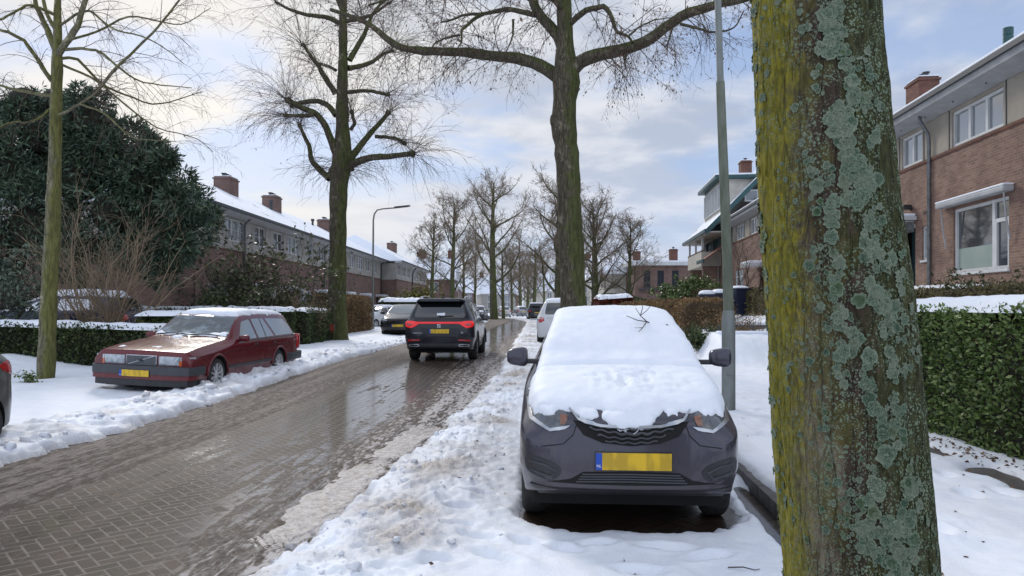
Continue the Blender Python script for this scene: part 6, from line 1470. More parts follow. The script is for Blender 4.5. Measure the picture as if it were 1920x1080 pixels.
hedge('olive_hedge', 'grassy green-brown hedge on the bank before the brick corner house', (7.0, 42, .5), (9.8, 70, 1.4), 2.4, 1.35, M['olive2'], 14000, .16, 88, core='core_b', round_=.5)
hedge('olive_hedge', 'wide twiggy hedge before the terrace, behind the dark bins', (8.0, 31, .7), (12.6, 29.8, 1.4), 1.0, 1.15, M['olive'], 20000, .075, 89, core='core_b', round_=.3)
hedge('red_hedge', 'rust-red clipped shrub with snow just right of the big lime trunk', (4.7, 41, .16), (6.6, 41.3, .3), 1.4, 1.85, M['redleaf'], 5000, .15, 90, core='core_b', snow=.2, round_=.4)
hedge('clipped_shrub', 'umbrella of dark clipped shrub under thick snow beyond the left lamp post', (-9.0, 50, 1.0), (-6.0, 50, 1.0), 1.6, .95, M['hedge_d'], 6000, .13, 91, snow=.22, round_=.5)
hedge('hedge', 'olive garden hedge before the snowy-roofed house beyond the SUV', (-9.3, 66, .2), (-5.6, 66, .2), 1.2, 1.9, M['olive2'], 5000, .18, 92)
hedge('hedge', 'low brown hedge below the clipped umbrella shrub', (-8.6, 48.6, .16), (-6.2, 48.8, .16), .8, .9, M['olive'], 3500, .12, 93, core='core_b', snow=.1)
hedge('round_shrub', 'rounded evergreen with snow at the right end of the low hedge', (-9.2, 18.3, .2), (-8.0, 18.4, .2), 1.1, 1.2, M['hedge_d'], 8000, .07, 94, snow=.06, round_=.45)
hedge('olive_hedge', 'loose olive shrubbery below the big front window, behind the right hedge', (7.5, 16.5, .3), (7.0, 8.6, .3), 1.3, 1.55, M['olive'], 26000, .06, 95, core='core_b', round_=.5)
# ================================================================ buildings (local x along the street, y away from it, z up)
def brickmat(name, c1, c2, mort, s=1.0, snowy=0):
    m, t = newmat(name); x, y, z = t.xyz(t.obco()); u = t.m('ADD', x, y); oc = t.vec(u, z, 0)
    b = t.n('ShaderNodeTexBrick'); t.lk(oc, b.inputs['Vector'])
    b.inputs['Scale'].default_value = 1.0; b.inputs['Brick Width'].default_value = .22 * s; b.inputs['Row Height'].default_value = .066 * s; b.inputs['Mortar Size'].default_value = .008 * s
    b.inputs['Mortar Smooth'].default_value = .3; b.inputs['Bias'].default_value = 0.0
    for k, c in zip(('Color1', 'Color2', 'Mortar'), (c1, c2, mort)): b.inputs[k].default_value = (*c, 1)
    n = t.noise(t.obco(), 1.3, 6, .65); n2 = t.noise(t.vec(t.m('MULTIPLY', u, 5), t.m('MULTIPLY', z, 14)), 1.0, 4)
    col = t.mix(t.mr(n, .35, .7, 0, .45), b.outputs[0], tuple(q * .45 for q in c2))
    col = t.mix(t.mr(n2, .55, .75, 0, .35), col, tuple(min(1, q * 1.7) for q in c1))
    t.bsdf(col=col, rough=.85, spec=.2, nrm=t.bump(b.outputs['Fac'], -.5, .01)); return m
M['brick'] = brickmat('orange_brown_brick', (0.285, 0.175, 0.130), (0.185, 0.108, 0.082), (0.27, 0.22, 0.19))
M['brick2'] = brickmat('purple_brown_brick', (0.235, 0.145, 0.122), (0.165, 0.098, 0.084), (0.22, 0.18, 0.155), 1.2)
M['brick3'] = brickmat('chimney_brick', (0.20, 0.085, 0.06), (0.12, 0.055, 0.042), (0.15, 0.12, 0.10))
M['render'] = nmat('beige_render', (0.36, 0.325, 0.27), (0.29, 0.255, 0.21), 1.6, .85, bump=.1, bscale=60)
M['render2'] = nmat('pale_render', (0.40, 0.385, 0.35), (0.31, 0.295, 0.27), 1.2, .85)
M['wpaint'] = nmat('white_window_paint', (0.62, 0.63, 0.63), (0.52, 0.53, 0.53), 2, .4)
M['fascia'] = nmat('grey_fascia_boards', (0.40, 0.41, 0.42), (0.31, 0.32, 0.33), 2.2, .55, bump=.1)
M['gutter'] = nmat('dark_gutter', (0.035, 0.04, 0.048), (0.05, 0.055, 0.06), 4, .45)
M['zinc'] = nmat('zinc_pipe', (0.21, 0.22, 0.23), (0.14, 0.145, 0.15), 6, .45, .5)
M['tile'] = nmat('red_roof_tile', (0.20, 0.065, 0.038), (0.12, 0.045, 0.03), 9, .7, snow=.0)
M['darktile'] = nmat('dark_roof_edge', (0.05, 0.045, 0.045), (0.03, 0.028, 0.03), 5, .7)
M['teal'] = nmat('teal_paint', (0.020, 0.085, 0.085), (0.014, 0.055, 0.06), 3, .45); M['tealdk'] = nmat('dark_teal_boards', (0.010, 0.035, 0.04), (0.008, 0.022, 0.026), 3, .6)
M['slate'] = nmat('dark_gable_boards', (0.055, 0.042, 0.04), (0.035, 0.028, 0.028), 6, .8)
M['cream'] = nmat('cream_render', (0.56, 0.53, 0.46), (0.46, 0.435, 0.38), 1.8, .8)
M['stone'] = nmat('grey_garden_stone', (0.16, 0.145, 0.12), (0.09, 0.08, 0.07), 5, .85, bump=.6)
M['wglass'] = glassmat('window_glass', (0.035, 0.042, 0.05), .04); M['curtain'] = glassmat('curtained_window_glass', (0.20, 0.22, 0.235), .08)
M['film'] = nmat('frosted_green_window_film', (0.30, 0.36, 0.32), (0.25, 0.31, 0.28), 2, .35)
def roofsnow(name, tilek):
    m, t = newmat(name); oc = t.obco(); x, y, z = t.xyz(oc)
    n = t.noise(t.scl(oc, (1.0, 2.2, 2.2)), .55, 6, .62); lines = t.m('FRACT', t.m('MULTIPLY', y, 3.0))
    k = t.mr(t.m('ADD', n, t.m('MULTIPLY', t.mr(lines, 0, .2, 1, 0), .06)), tilek, tilek + .05)
    col = t.mix(k, (0.80, 0.835, 0.90), (0.11, 0.075, 0.068)); t.bsdf(col=col, rough=.7, spec=.2, nrm=t.bump(t.m('ADD', lines, t.noise(oc, 6, 4)), .2, .03)); return m
M['rsnow'] = roofsnow('snowy_roof', .64); M['rsnow2'] = roofsnow('patchy_snowy_roof', .62)

def wall(name, root, x0, x1, z0, z1, y, holes, mat_, rev=.13):
    """wall face in the plane y with window openings and their reveals"""
    xs = sorted({x0, x1, *[h[0] for h in holes], *[h[1] for h in holes]}); zs_ = sorted({z0, z1, *[h[2] for h in holes], *[h[3] for h in holes]})
    xs = [q for q in xs if x0 <= q <= x1]; zs_ = [q for q in zs_ if z0 <= q <= z1]; mb = MB()
    for a, b in zip(xs[:-1], xs[1:]):
        for c, d in zip(zs_[:-1], zs_[1:]):
            mx, mz = (a + b) / 2, (c + d) / 2
            if any(h[0] < mx < h[1] and h[2] < mz < h[3] for h in holes): continue
            mb.quad((a, y, c), (b, y, c), (b, y, d), (a, y, d))
    for a, b, c, d in holes:
        c = max(c, z0); d = min(d, z1)
        mb.quad((a, y, c), (a, y, d), (a, y + rev, d), (a, y + rev, c)); mb.quad((b, y, c), (b, y + rev, c), (b, y + rev, d), (b, y, d))
        mb.quad((a, y, c), (a, y + rev, c), (b, y + rev, c), (b, y, c)); mb.quad((a, y, d), (b, y, d), (b, y + rev, d), (a, y + rev, d))
    return mb.build(name, mat_, root)
def window(root, x0, x1, z0, z1, y, n=2, f=.07, glass='wglass', transom=None, frame=None, name='window', sill=True, bars=0):
    mb = MB(); y0, y1 = y + .045, y + .12; g = .002
    x0 += g; x1 -= g; z0 += g; z1 -= g
    mb.box((x0, y0, z0), (x0 + f, y1, z1)); mb.box((x1 - f, y0, z0), (x1, y1, z1)); mb.box((x0 + f, y0, z0), (x1 - f, y1, z0 + f)); mb.box((x0 + f, y0, z1 - f), (x1 - f, y1, z1))
    for k in range(1, n):
        xx = x0 + (x1 - x0) * k / n; mb.box((xx - f * .7, y0 + .003, z0 + f), (xx + f * .7, y1 - .003, z1 - f))
    if transom: mb.box((x0 + f, y0 + .006, transom - f * .4), (x1 - f, y1 - .006, transom + f * .4))
    for k in range(bars):
        zz = z0 + (z1 - z0) * (k + 1) / (bars + 1); mb.box((x0 + f, y0 + .02, zz - .012), (x1 - f, y1 - .02, zz + .012))
    o = mb.build(name, M[frame or 'wpaint'], root)
    MB().quad((x0 + f * .5, y + .1, z0 + f * .5), (x1 - f * .5, y + .1, z0 + f * .5), (x1 - f * .5, y + .1, z1 - f * .5), (x0 + f * .5, y + .1, z1 - f * .5)).build('pane', M[glass], o)
    if sill: MB().bbox((x0 - .04, y - .05, z0 - .07), (x1 + .04, y + .06, z0 - .008), .01).build('sill', M[frame or 'wpaint'], o)
    return o
def chimney(root, x, y, z0, z1, w=1.0, d=.7, pots=2, mat_='brick3'):
    mb = MB(); mb.box((x - w / 2, y - d / 2, z0), (x + w / 2, y + d / 2, z1 - .16)); mb.box((x - w / 2 - .05, y - d / 2 - .05, z1 - .155), (x + w / 2 + .05, y + d / 2 + .05, z1 - .07)); mb.box((x - w / 2 + .02, y - d / 2 + .02, z1 - .068), (x + w / 2 - .02, y + d / 2 - .02, z1))
    o = mb.build('chimney', M[mat_], root)
    pm = []
    for k in range(pots):
        xx = x + (k - (pots - 1) / 2) * w / max(pots, 1) * .8
        MB().lathe([(.10, z1 - .01), (.10, z1 + .18), (.15, z1 + .20), (.15, z1 + .24), (.0, z1 + .27)], 10, 'z', (xx, y, 0)).build('chimney_pot', M['gutter'], o)
    MB().bbox((x - w / 2, y - d / 2, z1 + .002), (x + w / 2, y + d / 2, z1 + .05), .02).build('snow_cap', M['snowc'], o)
    return o
def roof2(root, x0, x1, ye, ze, yr, zr, mat_='rsnow', th=.10, name='roof', back=None, hip0=0, hip1=0):
    """front slope (and back slope) of a roof, eave (ye,ze), ridge (yr,zr)"""
    mb = MB(); b = back if back else 2 * yr - ye
    A, B, Cc, D = (x0, ye, ze), (x1, ye, ze), (x1 - hip1, yr, zr), (x0 + hip0, yr, zr); E, G = (x1, b, ze), (x0, b, ze)
    mb.quad(A, B, Cc, D); mb.quad(E, G, D, Cc); mb.quad(B, E, Cc); mb.quad(G, A, D)
    mb.quad(*[(p[0], p[1], p[2] - th) for p in (A, G, E, B)])
    for p, q in ((A, B), (B, E), (E, G), (G, A)): mb.quad((*p[:2], p[2] - th), (*q[:2], q[2] - th), q, p)
    return mb.build(name, M[mat_], root)
def shell(root, x0, x1, y0, y1, z0, z1, mat_, name='end_wall'):
    mb = MB(); mb.quad((x0, y0, z0), (x0, y0, z1), (x0, y1, z1), (x0, y1, z0)); mb.quad((x1, y0, z0), (x1, y1, z0), (x1, y1, z1), (x1, y0, z1)); mb.quad((x0, y1, z0), (x0, y1, z1), (x1, y1, z1), (x1, y1, z0))
    return mb.build(name, mat_, root)
def pipe(root, pts, r=.045, mat_='zinc', name='downpipe'):
    o = MB().tube(pts, r, 10); ob = o.build(name, M[mat_], root, smooth=True)
    c = MB()
    for z in (1.9, 3.2, 4.6): 
        if pts[-1][2] < z < pts[0][2] - .5: c.lathe([(r + .003, z - .02), (r + .012, z - .02), (r + .012, z + .02), (r + .003, z + .02)], 10, 'z', (pts[-1][0], pts[-1][1], 0))
    if c.v: c.build('pipe_clip', M[mat_], ob)
    return ob

# ---- brick terrace at the right
TH = R(-95.7)
hr = thing('brick_terrace', 'brown brick terrace house with big front window and awning at right', 'house', (11.9, 23.2, 0), TH, 'brick houses')
X0, X1 = -24.6, 13.5
up = [(1.0, 2.36), (4.05, 6.43), (8.6, 9.96), (-1.9, -.5), (-5.2, -2.9), (-8.6, -6.9), (-11.7, -10.2), (-15.7, -14.35), (-19.4, -17.7), (-23.3, -21.0)]
dn = [(4.2, 6.7, 2.45, 4.1), (1.0, 2.0, 1.55, 4.0), (2.42, 2.9, 2.9, 3.85), (-23.6, -21.2, 2.4, 3.85), (-6.0, -3.6, 2.4, 4.0), (-17.0, -16.1, 1.5, 3.7), (-12.6, -10.2, 2.4, 4.0)]
wall('brick_wall', hr, X0, X1, .3, 5.62, 0, dn, M['brick'])
wall('render_band', hr, X0, X1, 5.70, 6.75, .03, [(a, b, 5.74, 6.66) for a, b in up], M['render'])
mb = MB(); mb.box((X0, -.035, 5.62), (X1, .12, 5.70)); mb.build('brick_course', M['brick3'], hr)
for a, b in up: window(hr, a, b, 5.74, 6.66, .03, 3 if b - a > 2 else 2, .075, 'curtain', sill=False)
pm = MB()
for a, b in up:
    for xx in (a - .12, b + .12): pm.box((xx - .012, .012, 5.71), (xx + .012, .035, 6.74))
pm.build('render_joint', M['gutter'], hr)
shell(hr, X0, X1, .03, 8.4, .3, 6.75, M['brick'])
mb = MB()                                             # boxed eave: soffit, fascia board, gutter
mb.add([(X0 - .1, .10, 6.74), (X1 + .1, .10, 6.74), (X1 + .1, -.50, 6.90), (X0 - .1, -.50, 6.90), (X1 + .1, -.52, 7.08), (X0 - .1, -.52, 7.08), (X1 + .1, .10, 7.10), (X0 - .1, .10, 7.10)], [(0, 1, 2, 3), (3, 2, 4, 5), (5, 4, 6, 7), (0, 7, 6, 1), (0, 3, 5, 7), (1, 6, 4, 2)])
mb.build('soffit', M['fascia'], hr)
MB().box((X0 - .12, -.60, 7.05), (X1 + .12, -.522, 7.17)).build('gutter', M['gutter'], hr)
dm = MB()
for q in np.arange(X0 + 1.3, X1, 1.55): dm.lathe([(.022, 0), (.022, .012), (0, .012)], 8, 'y', (q, -.21, 6.805))
dm.build('soffit_vent', M['gutter'], hr)
roof2(hr, X0 - .1, X1 + .1, -.52, 7.18, 4.2, 8.95, 'rsnow')
MB().bbox((X0 - .1, -.585, 7.172), (X1 + .1, -.40, 7.24), .02).build('gutter_snow', M['snowc'], hr)
chimney(hr, -7.4, 4.3, 8.4, 10.9, 1.2, .8, 3); chimney(hr, -15.5, 4.3, 8.4, 10.3, 1.1, .8, 2)
MB().lathe([(.09, 8.0), (.09, 9.35), (.13, 9.36), (.13, 9.55), (.11, 9.58), (.13, 9.6), (.13, 9.78), (0, 9.8)], 14, 'z', (2.8, 2.1, -.5)).build('roof_flue', M['teal'], hr)
pipe(hr, [(2.97, -.30, 6.86), (2.97, -.30, 6.72), (2.97, -.09, 6.38), (2.97, -.06, 6.2), (2.97, -.06, .8)], .05)
pipe(hr, [(-9.6, -.30, 6.86), (-9.6, -.09, 6.38), (-9.6, -.06, 6.2), (-9.6, -.06, .8)], .05)
# big living-room window
bw = window(hr, 4.2, 6.7, 2.45, 4.1, 0, 1, .075, 'wglass')
mb = MB(); mb.box((5.93, .05, 2.52), (6.04, .115, 4.03)); mb.box((6.04, .055, 3.55), (6.63, .112, 3.64)); mb.box((6.04, .05, 2.52), (6.11, .11, 3.55)); mb.box((6.56, .05, 2.52), (6.63, .11, 3.55)); mb.build('window_bar', M['wpaint'], bw)
MB().quad((4.27, .096, 2.52), (5.93, .096, 2.52), (5.93, .096, 3.07), (4.27, .096, 3.07)).build('window_film', M['film'], bw)
aw = MB(); aw.bbox((3.75, -.26, 4.17), (6.95, -.01, 4.30), .03); ao = aw.build('awning_box', M['fascia'], hr)
MB().bbox((3.75, -.265, 4.302), (6.95, -.02, 4.35), .02).build('snow_cap', M['snowc'], ao)
for xx in (3.95, 6.86):
    MB().tube([(xx, -.20, 4.18), (xx, -.14, 3.55), (xx, -.06, 3.1)], .02, 6).build('awning_arm', M['fascia'], ao)
# entrance
MB().box((1.05, .30, 1.55), (1.95, .34, 3.95)).build('door', M['tealdk'], hr)
df = MB(); df.box((1.002, .05, 1.56), (1.09, .14, 3.99)); df.box((1.91, .05, 1.56), (1.998, .14, 3.99)); df.box((1.09, .05, 3.9), (1.91, .14, 3.99)); df.build('door_frame', M['wpaint'], hr)
cp = MB(); cp.bbox((.4, -.85, 4.06), (2.1, .0, 4.2), .015); co_ = cp.build('door_canopy', M['wpaint'], hr); MB().bbox((.42, -.83, 4.202), (2.08, -.02, 4.28), .03).build('snow_cap', M['snowc'], co_)
window(hr, 2.42, 2.9, 2.9, 3.85, 0, 1, .06, 'curtain')
sg = MB(); sg.bbox((2.18, -.62, 3.72), (2.22, -.12, 4.02), .012); so2 = sg.build('hanging_sign', M['zinc'], hr); MB().tube([(2.2, .0, 4.06), (2.2, -.66, 4.06)], .012, 6).build('sign_bracket', M['black'], so2)
MB().box((2.221, -.58, 3.76), (2.226, -.16, 3.98)).build('sign_face', nmat('weathered_sign_face', (0.16, 0.17, 0.17), (0.05, 0.055, 0.06), 14, .6), so2)
fl = MB(); fl.bbox((1.62, -.30, 4.42), (1.92, -.05, 4.56), .03); fl.box((1.74, -.06, 4.40), (1.80, 0, 4.50)); fl.build('wall_lamp', M['black'], hr)
text_mesh('house_number', '113', .16, M['black'], hr, Matrix.Translation((2.62, -.012, 4.22)) @ Matrix.Rotation(PI / 2, 4, 'X'), .004)
for (a, b, c, d), n, g_ in zip(dn[3:5] + dn[6:], (2, 2, 2), ('curtain', 'wglass', 'curtain')): window(hr, a, b, c, d, 0, n, .075, g_, transom=d - .4)
MB().box((-16.95, .2, 1.5), (-16.15, .24, 3.65)).build('door', M['tealdk'], hr)
cp = MB(); cp.bbox((-17.7, -.9, 3.75), (-15.6, 0, 3.88), .015); co_ = cp.build('door_canopy', M['wpaint'], hr); MB().bbox((-17.7, -.9, 3.882), (-15.6, -.02, 4.04), .05).build('snow_cap', M['snowc'], co_)

# ---- teal-trimmed house with balcony
hg = thing('gabled_house', 'steep-roofed house with teal eaves, white dormer and cream balcony', 'house', (14.45, 49.0, 0), TH, 'brick houses')
wall('brick_wall', hg, -10, 0, .3, 5.4, 0, [(-8.8, -6.9, 2.6, 4.4), (-5.8, -3.2, 2.2, 4.4)], M['brick'])
wall('upper_wall', hg, -10, 0, 5.4, 7.5, .02, [(-8.9, -6.5, 5.6, 7.2), (-5.6, -3.6, 5.6, 7.2)], M['tealdk'])
for a, b, c, d in ((-8.9, -6.5, 5.6, 7.2), (-5.6, -3.6, 5.6, 7.2)): window(hg, a, b, c, d, .02, 3, .07, 'wglass', frame='teal')
window(hg, -8.8, -6.9, 2.6, 4.4, 0, 2, .07, 'wglass', frame='teal'); window(hg, -5.8, -3.2, 2.2, 4.4, 0, 3, .07, 'wglass')
mb = MB(); mb.add([(0, 0, .3), (0, 10, .3), (0, 10, 7.4), (0, 5, 13.1), (0, 0, 7.4)], [(0, 1, 2, 3, 4)]); mb.add([(-10, 0, .3), (-10, 10, .3), (-10, 10, 7.4), (-10, 5, 13.1), (-10, 0, 7.4)], [(4, 3, 2, 1, 0)]); mb.build('gable_wall', M['slate'], hg)
def slab(x0, x1, ya, za, yb, zb, t_): return MB().add([(x0, ya, za), (x1, ya, za), (x1, yb, zb), (x0, yb, zb), (x0, ya, za - t_), (x1, ya, za - t_), (x1, yb, zb - t_), (x0, yb, zb - t_)], [(0, 1, 2, 3), (7, 6, 5, 4), (0, 4, 5, 1), (1, 5, 6, 2), (2, 6, 7, 3), (3, 7, 4, 0)])
rf = slab(-10.6, .75, -1.5, 6.75, 5, 13.4, .12).build('roof', M['rsnow2'], hg); slab(-10.6, .75, 11.5, 6.75, 5, 13.4, .12).build('roof', M['rsnow2'], hg)
slab(.75, .86, -1.55, 6.72, 5, 13.42, .42).build('barge_board', M['teal'], rf); slab(.75, .86, 11.55, 6.72, 5, 13.42, .42).build('barge_board', M['teal'], rf)
MB().box((-10.6, -1.62, 6.52), (.75, -1.5, 6.74)).build('eave_board', M['teal'], hg); MB().box((-10.6, -1.5, 6.50), (.75, .0, 6.58)).build('soffit', M['cream'], hg)
window(hg, 0, 0, 0, 0, 0) if False else None
gw = MB(); gw.box((.01, 1.1, 8.6), (.06, 2.0, 9.4)); gw.build('gable_window', M['wpaint'], hg); MB().box((.055, 1.2, 8.7), (.065, 1.9, 9.3)).build('pane', M['curtain'], gw and hg)
dr = MB(); dr.box((-8.4, -.15, 8.0), (-1.3, 4.2, 10.35)); do = dr.build('dormer', M['cream'], hg)
for k in range(6):
    a = -8.3 + k * 1.16; window(hg, a, a + 1.1, 8.35, 10.1, -.28, 2, .07, 'curtain', sill=False, name='dormer_window')
MB().bbox((-8.8, -.65, 10.35), (-.9, 4.4, 10.58), .02).build('dormer_roof', M['teal'], do); MB().bbox((-8.8, -.64, 10.585), (-.9, 4.4, 10.70), .03).build('snow_cap', M['snowc'], do)
bal = MB(); bal.box((-9.2, -1.35, 4.45), (-2.4, -1.23, 5.45)); bal.box((-9.2, -1.23, 4.45), (-9.08, 0, 5.45)); bal.box((-2.52, -1.23, 4.45), (-2.4, 0, 5.45)); bal.box((-9.08, -1.23, 4.45), (-2.52, -.01, 4.6)); bo_ = bal.build('balcony', M['cream'], hg)
MB().bbox((-9.2, -1.36, 5.453), (-2.4, -1.2, 5.56), .02).build('rail', M['brick3'], bo_)
for xx in (-9.0, -5.8, -2.7): MB().box((xx - .07, -1.3, 5.56), (xx + .07, -1.16, 6.5)).build('post', M['wpaint'], bo_)
MB().box((-3.1, -1.2, .3), (-2.6, -.2, 4.45)).build('pillar', M['brick'], hg); MB().box((-9.1, -1.2, .3), (-8.6, -.2, 4.45)).build('pillar', M['brick'], hg)
slab(-2.3, .5, -1.6, 4.75, 0, 5.9, .1).build('porch_roof', M['tile'], hg); MB().box((-2.3, -1.72, 4.55), (.5, -1.6, 4.76)).build('porch_gutter', M['teal'], hg)
chimney(hg, -7.3, 2.7, 10.0, 12.7, .9, .8, 1)
# ---- brick corner house far right
hc = thing('corner_house', 'flat-roofed brick house with white cornice at the far right of the street', 'house', (12.6, 75, 1.0), 0, 'brick houses')
ws = [(.9, 1.6, 2.6, 4.3), (2.3, 3.0, 2.6, 4.3), (3.8, 4.5, 2.6, 4.3)]
wall('brick_wall', hc, 0, 6.2, 0, 4.8, 0, ws, M['brick2'])
for w_ in ws: window(hc, *w_, 0, 1, .06, 'wglass', frame='gutter')
shell(hc, 0, 6.2, 0, 9, 0, 4.8, M['brick2'])
wl = MB(); wl.box((-2.4, 6, 0), (0, 20, 4.2)); wl.box((-2.42, 5.98, 2.2), (-2.3, 19, 3.8)); wl.build('side_wing', M['cream'], hc)
MB().box((.4, -.25, 2.25), (5.0, -.05, 2.42)).build('flower_box', M['gutter'], hc)
MB().box((-.5, -.5, 4.8), (6.8, 9.5, 5.15)).build('cornice', M['wpaint'], hc); MB().box((-.45, -.45, 5.153), (6.75, 9.4, 5.3)).build('roof_snow', M['snowc'], hc)
MB().add([(-3.4, 4.8, 4.2), (-2.9, 20, 4.2), (0, 20, 4.2), (0, 4.8, 4.2), (0, 4.8, 5.2), (0, 20, 5.2)], [(0, 3, 4), (0, 1, 2, 3), (0, 4, 5, 1), (1, 5, 2)]).build('wing_roof', M['rsnow'], hc)
chimney(hc, 4.6, 3, 5.2, 6.7, .8, .7, 1); chimney(hc, 1.2, 6, 5.2, 6.7, .8, .7, 1)

# ---- long terrace on the left: two blocks
def terrace(label, x, y, L0, L1, z, seed):
    h = thing('brick_terrace', label, 'house', (x, y, .1), R(89.1), 'brick houses'); rg = np.random.default_rng(seed)
    ups = []; dns = []; q = L0 + .8; k = 0
    while q + 2.4 < L1:
        w_ = 2.3 if k % 3 == 1 else 1.5
        ups.append((q, q + w_)); q += w_ + (1.15 if k % 3 else .7); k += 1
    q = L0 + 1.2
    while q + 3 < L1: dns.append((q, q + 2.1, 1.2, 2.75)); dns.append((q + 3.0, q + 3.9, .3, 2.55)); q += 6.2
    wall('brick_wall', h, L0, L1, -.3, 4.42, 0, dns, M['brick2']); wall('render_band', h, L0, L1, 4.5, 6.15, .03, [(a, b, 4.95, 6.05) for a, b in ups], M['render2'])
    MB().box((L0, -.03, 4.42), (L1, .10, 4.5)).build('brick_course', M['brick3'], h)
    shell(h, L0, L1, .03, 8.4, -.3, 4.45, M['brick2']); shell(h, L0, L1, .03, 8.4, 4.45, 6.15, M['render2'], 'end_render')
    for i, (a, b) in enumerate(ups): window(h, a, b, 4.95, 6.05, .03, 3 if b - a > 2 else 2, .07, 'curtain' if rg.random() < .5 else 'wglass', sill=False, bars=1)
    for i, d in enumerate(dns):
        if i % 2 == 0: window(h, *d, 0, 3, .07, 'wglass' if rg.random() < .6 else 'curtain', transom=d[3] - .4)
        else:
            MB().box((d[0] + .04, .15, d[2]), (d[1] - .04, .19, d[3] - .03)).build('door', M['tealdk'], h); cp = MB(); cp.bbox((d[0] - .4, -.8, d[3] + .1), (d[1] + .4, 0, d[3] + .2), .01); c_ = cp.build('door_canopy', M['wpaint'], h); MB().bbox((d[0] - .4, -.8, d[3] + .203), (d[1] + .4, 0, d[3] + .30), .03).build('snow_cap', M['snowc'], c_)
    MB().add([(L0 - .2, .10, 6.14), (L1 + .2, .10, 6.14), (L1 + .2, -.55, 6.22), (L0 - .2, -.55, 6.22), (L1 + .2, -.55, 6.34), (L0 - .2, -.55, 6.34), (L1 + .2, .1, 6.36), (L0 - .2, .1, 6.36)], [(0, 1, 2, 3), (3, 2, 4, 5), (5, 4, 6, 7), (0, 3, 5, 7), (1, 6, 4, 2)]).build('soffit', M['wpaint'], h)
    MB().box((L0 - .25, -.66, 6.26), (L1 + .25, -.552, 6.40)).build('gutter', M['gutter'], h)
    roof2(h, L0 - .25, L1 + .25, -.6, 6.42, 4.2, 9.25, 'rsnow', hip0=2.0 if L0 > 20 else 3.0, hip1=2.5); h.scale = (1, 1, .885)
    return h
ha = terrace('long brown brick terrace with pale upper storey and snowy roof behind the left verge', -12.3, 33, -4.5, 33.0, 6.3, 3)
for x, w_, zt in ((6.6, 1.15, 9.55), (13.8, 1.05, 9.65), (26.2, 1.1, 9.6)): chimney(ha, x, 3.3, 8.0, zt, w_, .9, 3, 'brick2')
for x, yy in ((12.8, 3.0), (22.5, 3.2), (26.5, 2.6)): MB().lathe([(.08, 7.4), (.08, 9.0), (.13, 9.02), (.13, 9.2), (0, 9.22)], 10, 'z', (x, yy, 0)).build('roof_vent', M['gutter'], ha)
for x in (0.5, 14.0, 32.6): pipe(ha, [(x, -.35, 6.25), (x, -.09, 5.95), (x, -.06, 5.8), (x, -.06, .2)], .05, 'gutter' if x > 30 else 'zinc')
hb_ = terrace('end block of the left brick terrace, stepping forward behind the lamp post', -11.0, 33, 33.3, 54, 6.3, 5)
chimney(hb_, 51.0, 3.6, 8.0, 9.9, 1.5, .9, 2, 'brick2'); chimney(hb_, 53.4, 6.2, 7.6, 8.9, .8, .7, 1)
for x in (42.5,): pipe(hb_, [(x, -.45, 6.25), (x, -.12, 5.6), (x, -.06, 5.4), (x, -.06, .2)], .06, 'gutter')
# ---- houses beyond
def gable(label, x, y, w, d, ze, zr, rot, mat_='brick2', front=2, base=0, gmat='rsnow', ch=1, name='gabled_house'):
    """small house, gable or eave towards local -y, ridge along x"""
    h = thing(name, label, 'house', (x, y, base), rot, 'houses down the street')
    ws = [(w * (i + .5) / front - .6, w * (i + .5) / front + .6, ze - 1.9, ze - .5) for i in range(front)] + [(w * (i + .5) / front - .7, w * (i + .5) / front + .7, .9, 2.4) for i in range(front)]
    wall('wall', h, 0, w, -.3, ze, 0, ws, M[mat_])
    for q in ws: window(h, *q, 0, 2, .08, 'curtain', sill=False)
    mb = MB()
    for xx in (0, w): mb.add([(xx, 0, -.3), (xx, d, -.3), (xx, d, ze), (xx, d / 2, zr), (xx, 0, ze)], [(0, 1, 2, 3, 4)])
    mb.quad((0, d, -.3), (w, d, -.3), (w, d, ze), (0, d, ze)); mb.build('end_wall', M[mat_], h)
    for k, zz in enumerate((ze - 1.6, 1.2)):
        for yy in (d * .25, d * .65):
            e = MB().box((w + .01, yy, zz), (w + .05, yy + 1.1, zz + 1.2)).build('end_window', M['wpaint'], h); MB().box((w + .045, yy + .1, zz + .1), (w + .06, yy + 1.0, zz + 1.1)).build('pane', M['wglass'], e)
    roof2(h, -.3, w + .3, -.45, ze - .1, d / 2, zr + .12, gmat, .14)
    MB().box((-.3, -.55, ze - .26), (w + .3, -.452, ze - .12)).build('gutter', M['wpaint'], h)
    for k in range(ch): chimney(h, .6 + k * (w - 1.2), d / 2, zr - .7, zr + .95, .8, .8, 2)
    return h
gable('brick house with smooth snowy roof end-on beyond the left terrace', -12.3, 92, 4.9, 8.0, 5.2, 8.0, 0, 'brick2', 1, ch=2)
for i in range(6):
    yy = 101 + i * 9.5; xx = -7.4 + 0.2 * i - max(0, yy - 62) ** 2 * .0006
    h = gable(['first', 'second', 'third', 'fourth', 'fifth', 'sixth'][i] + ' of six snowy gables receding behind the bare trees at left', xx, yy, 8.4, 9, 4.6, 8.2, R(89), 'brick2', 2, ch=1)
gable('white far house with snowy roof at the end of the street', 3.0, 190, 9, 8, 5.5, 9.8, R(-8), 'cream', 2, base=.2)
gable('far snow-roofed house straight ahead over the parked cars', -7.0, 170, 8, 8, 4.5, 8.5, R(12), 'render2', 2, base=.2)
gable('far brown house closing the view behind the mossy trunks', -16.5, 160, 9, 8, 4.6, 8.0, R(20), 'brick2', 3, base=.2)
gable('far pale house right of the delivery van', 11.5, 165, 9, 8, 5.0, 9.0, R(-25), 'render2', 2, base=.6)
gable('small snowy gabled house left of the brick corner house', 8.2, 118, 8, 9, 4.8, 8.5, R(-60), 'cream', 2, base=.8)
far_h = [(-24, 215), (-10, 230), (6, 240), (22, 225), (38, 200), (30, 150)]
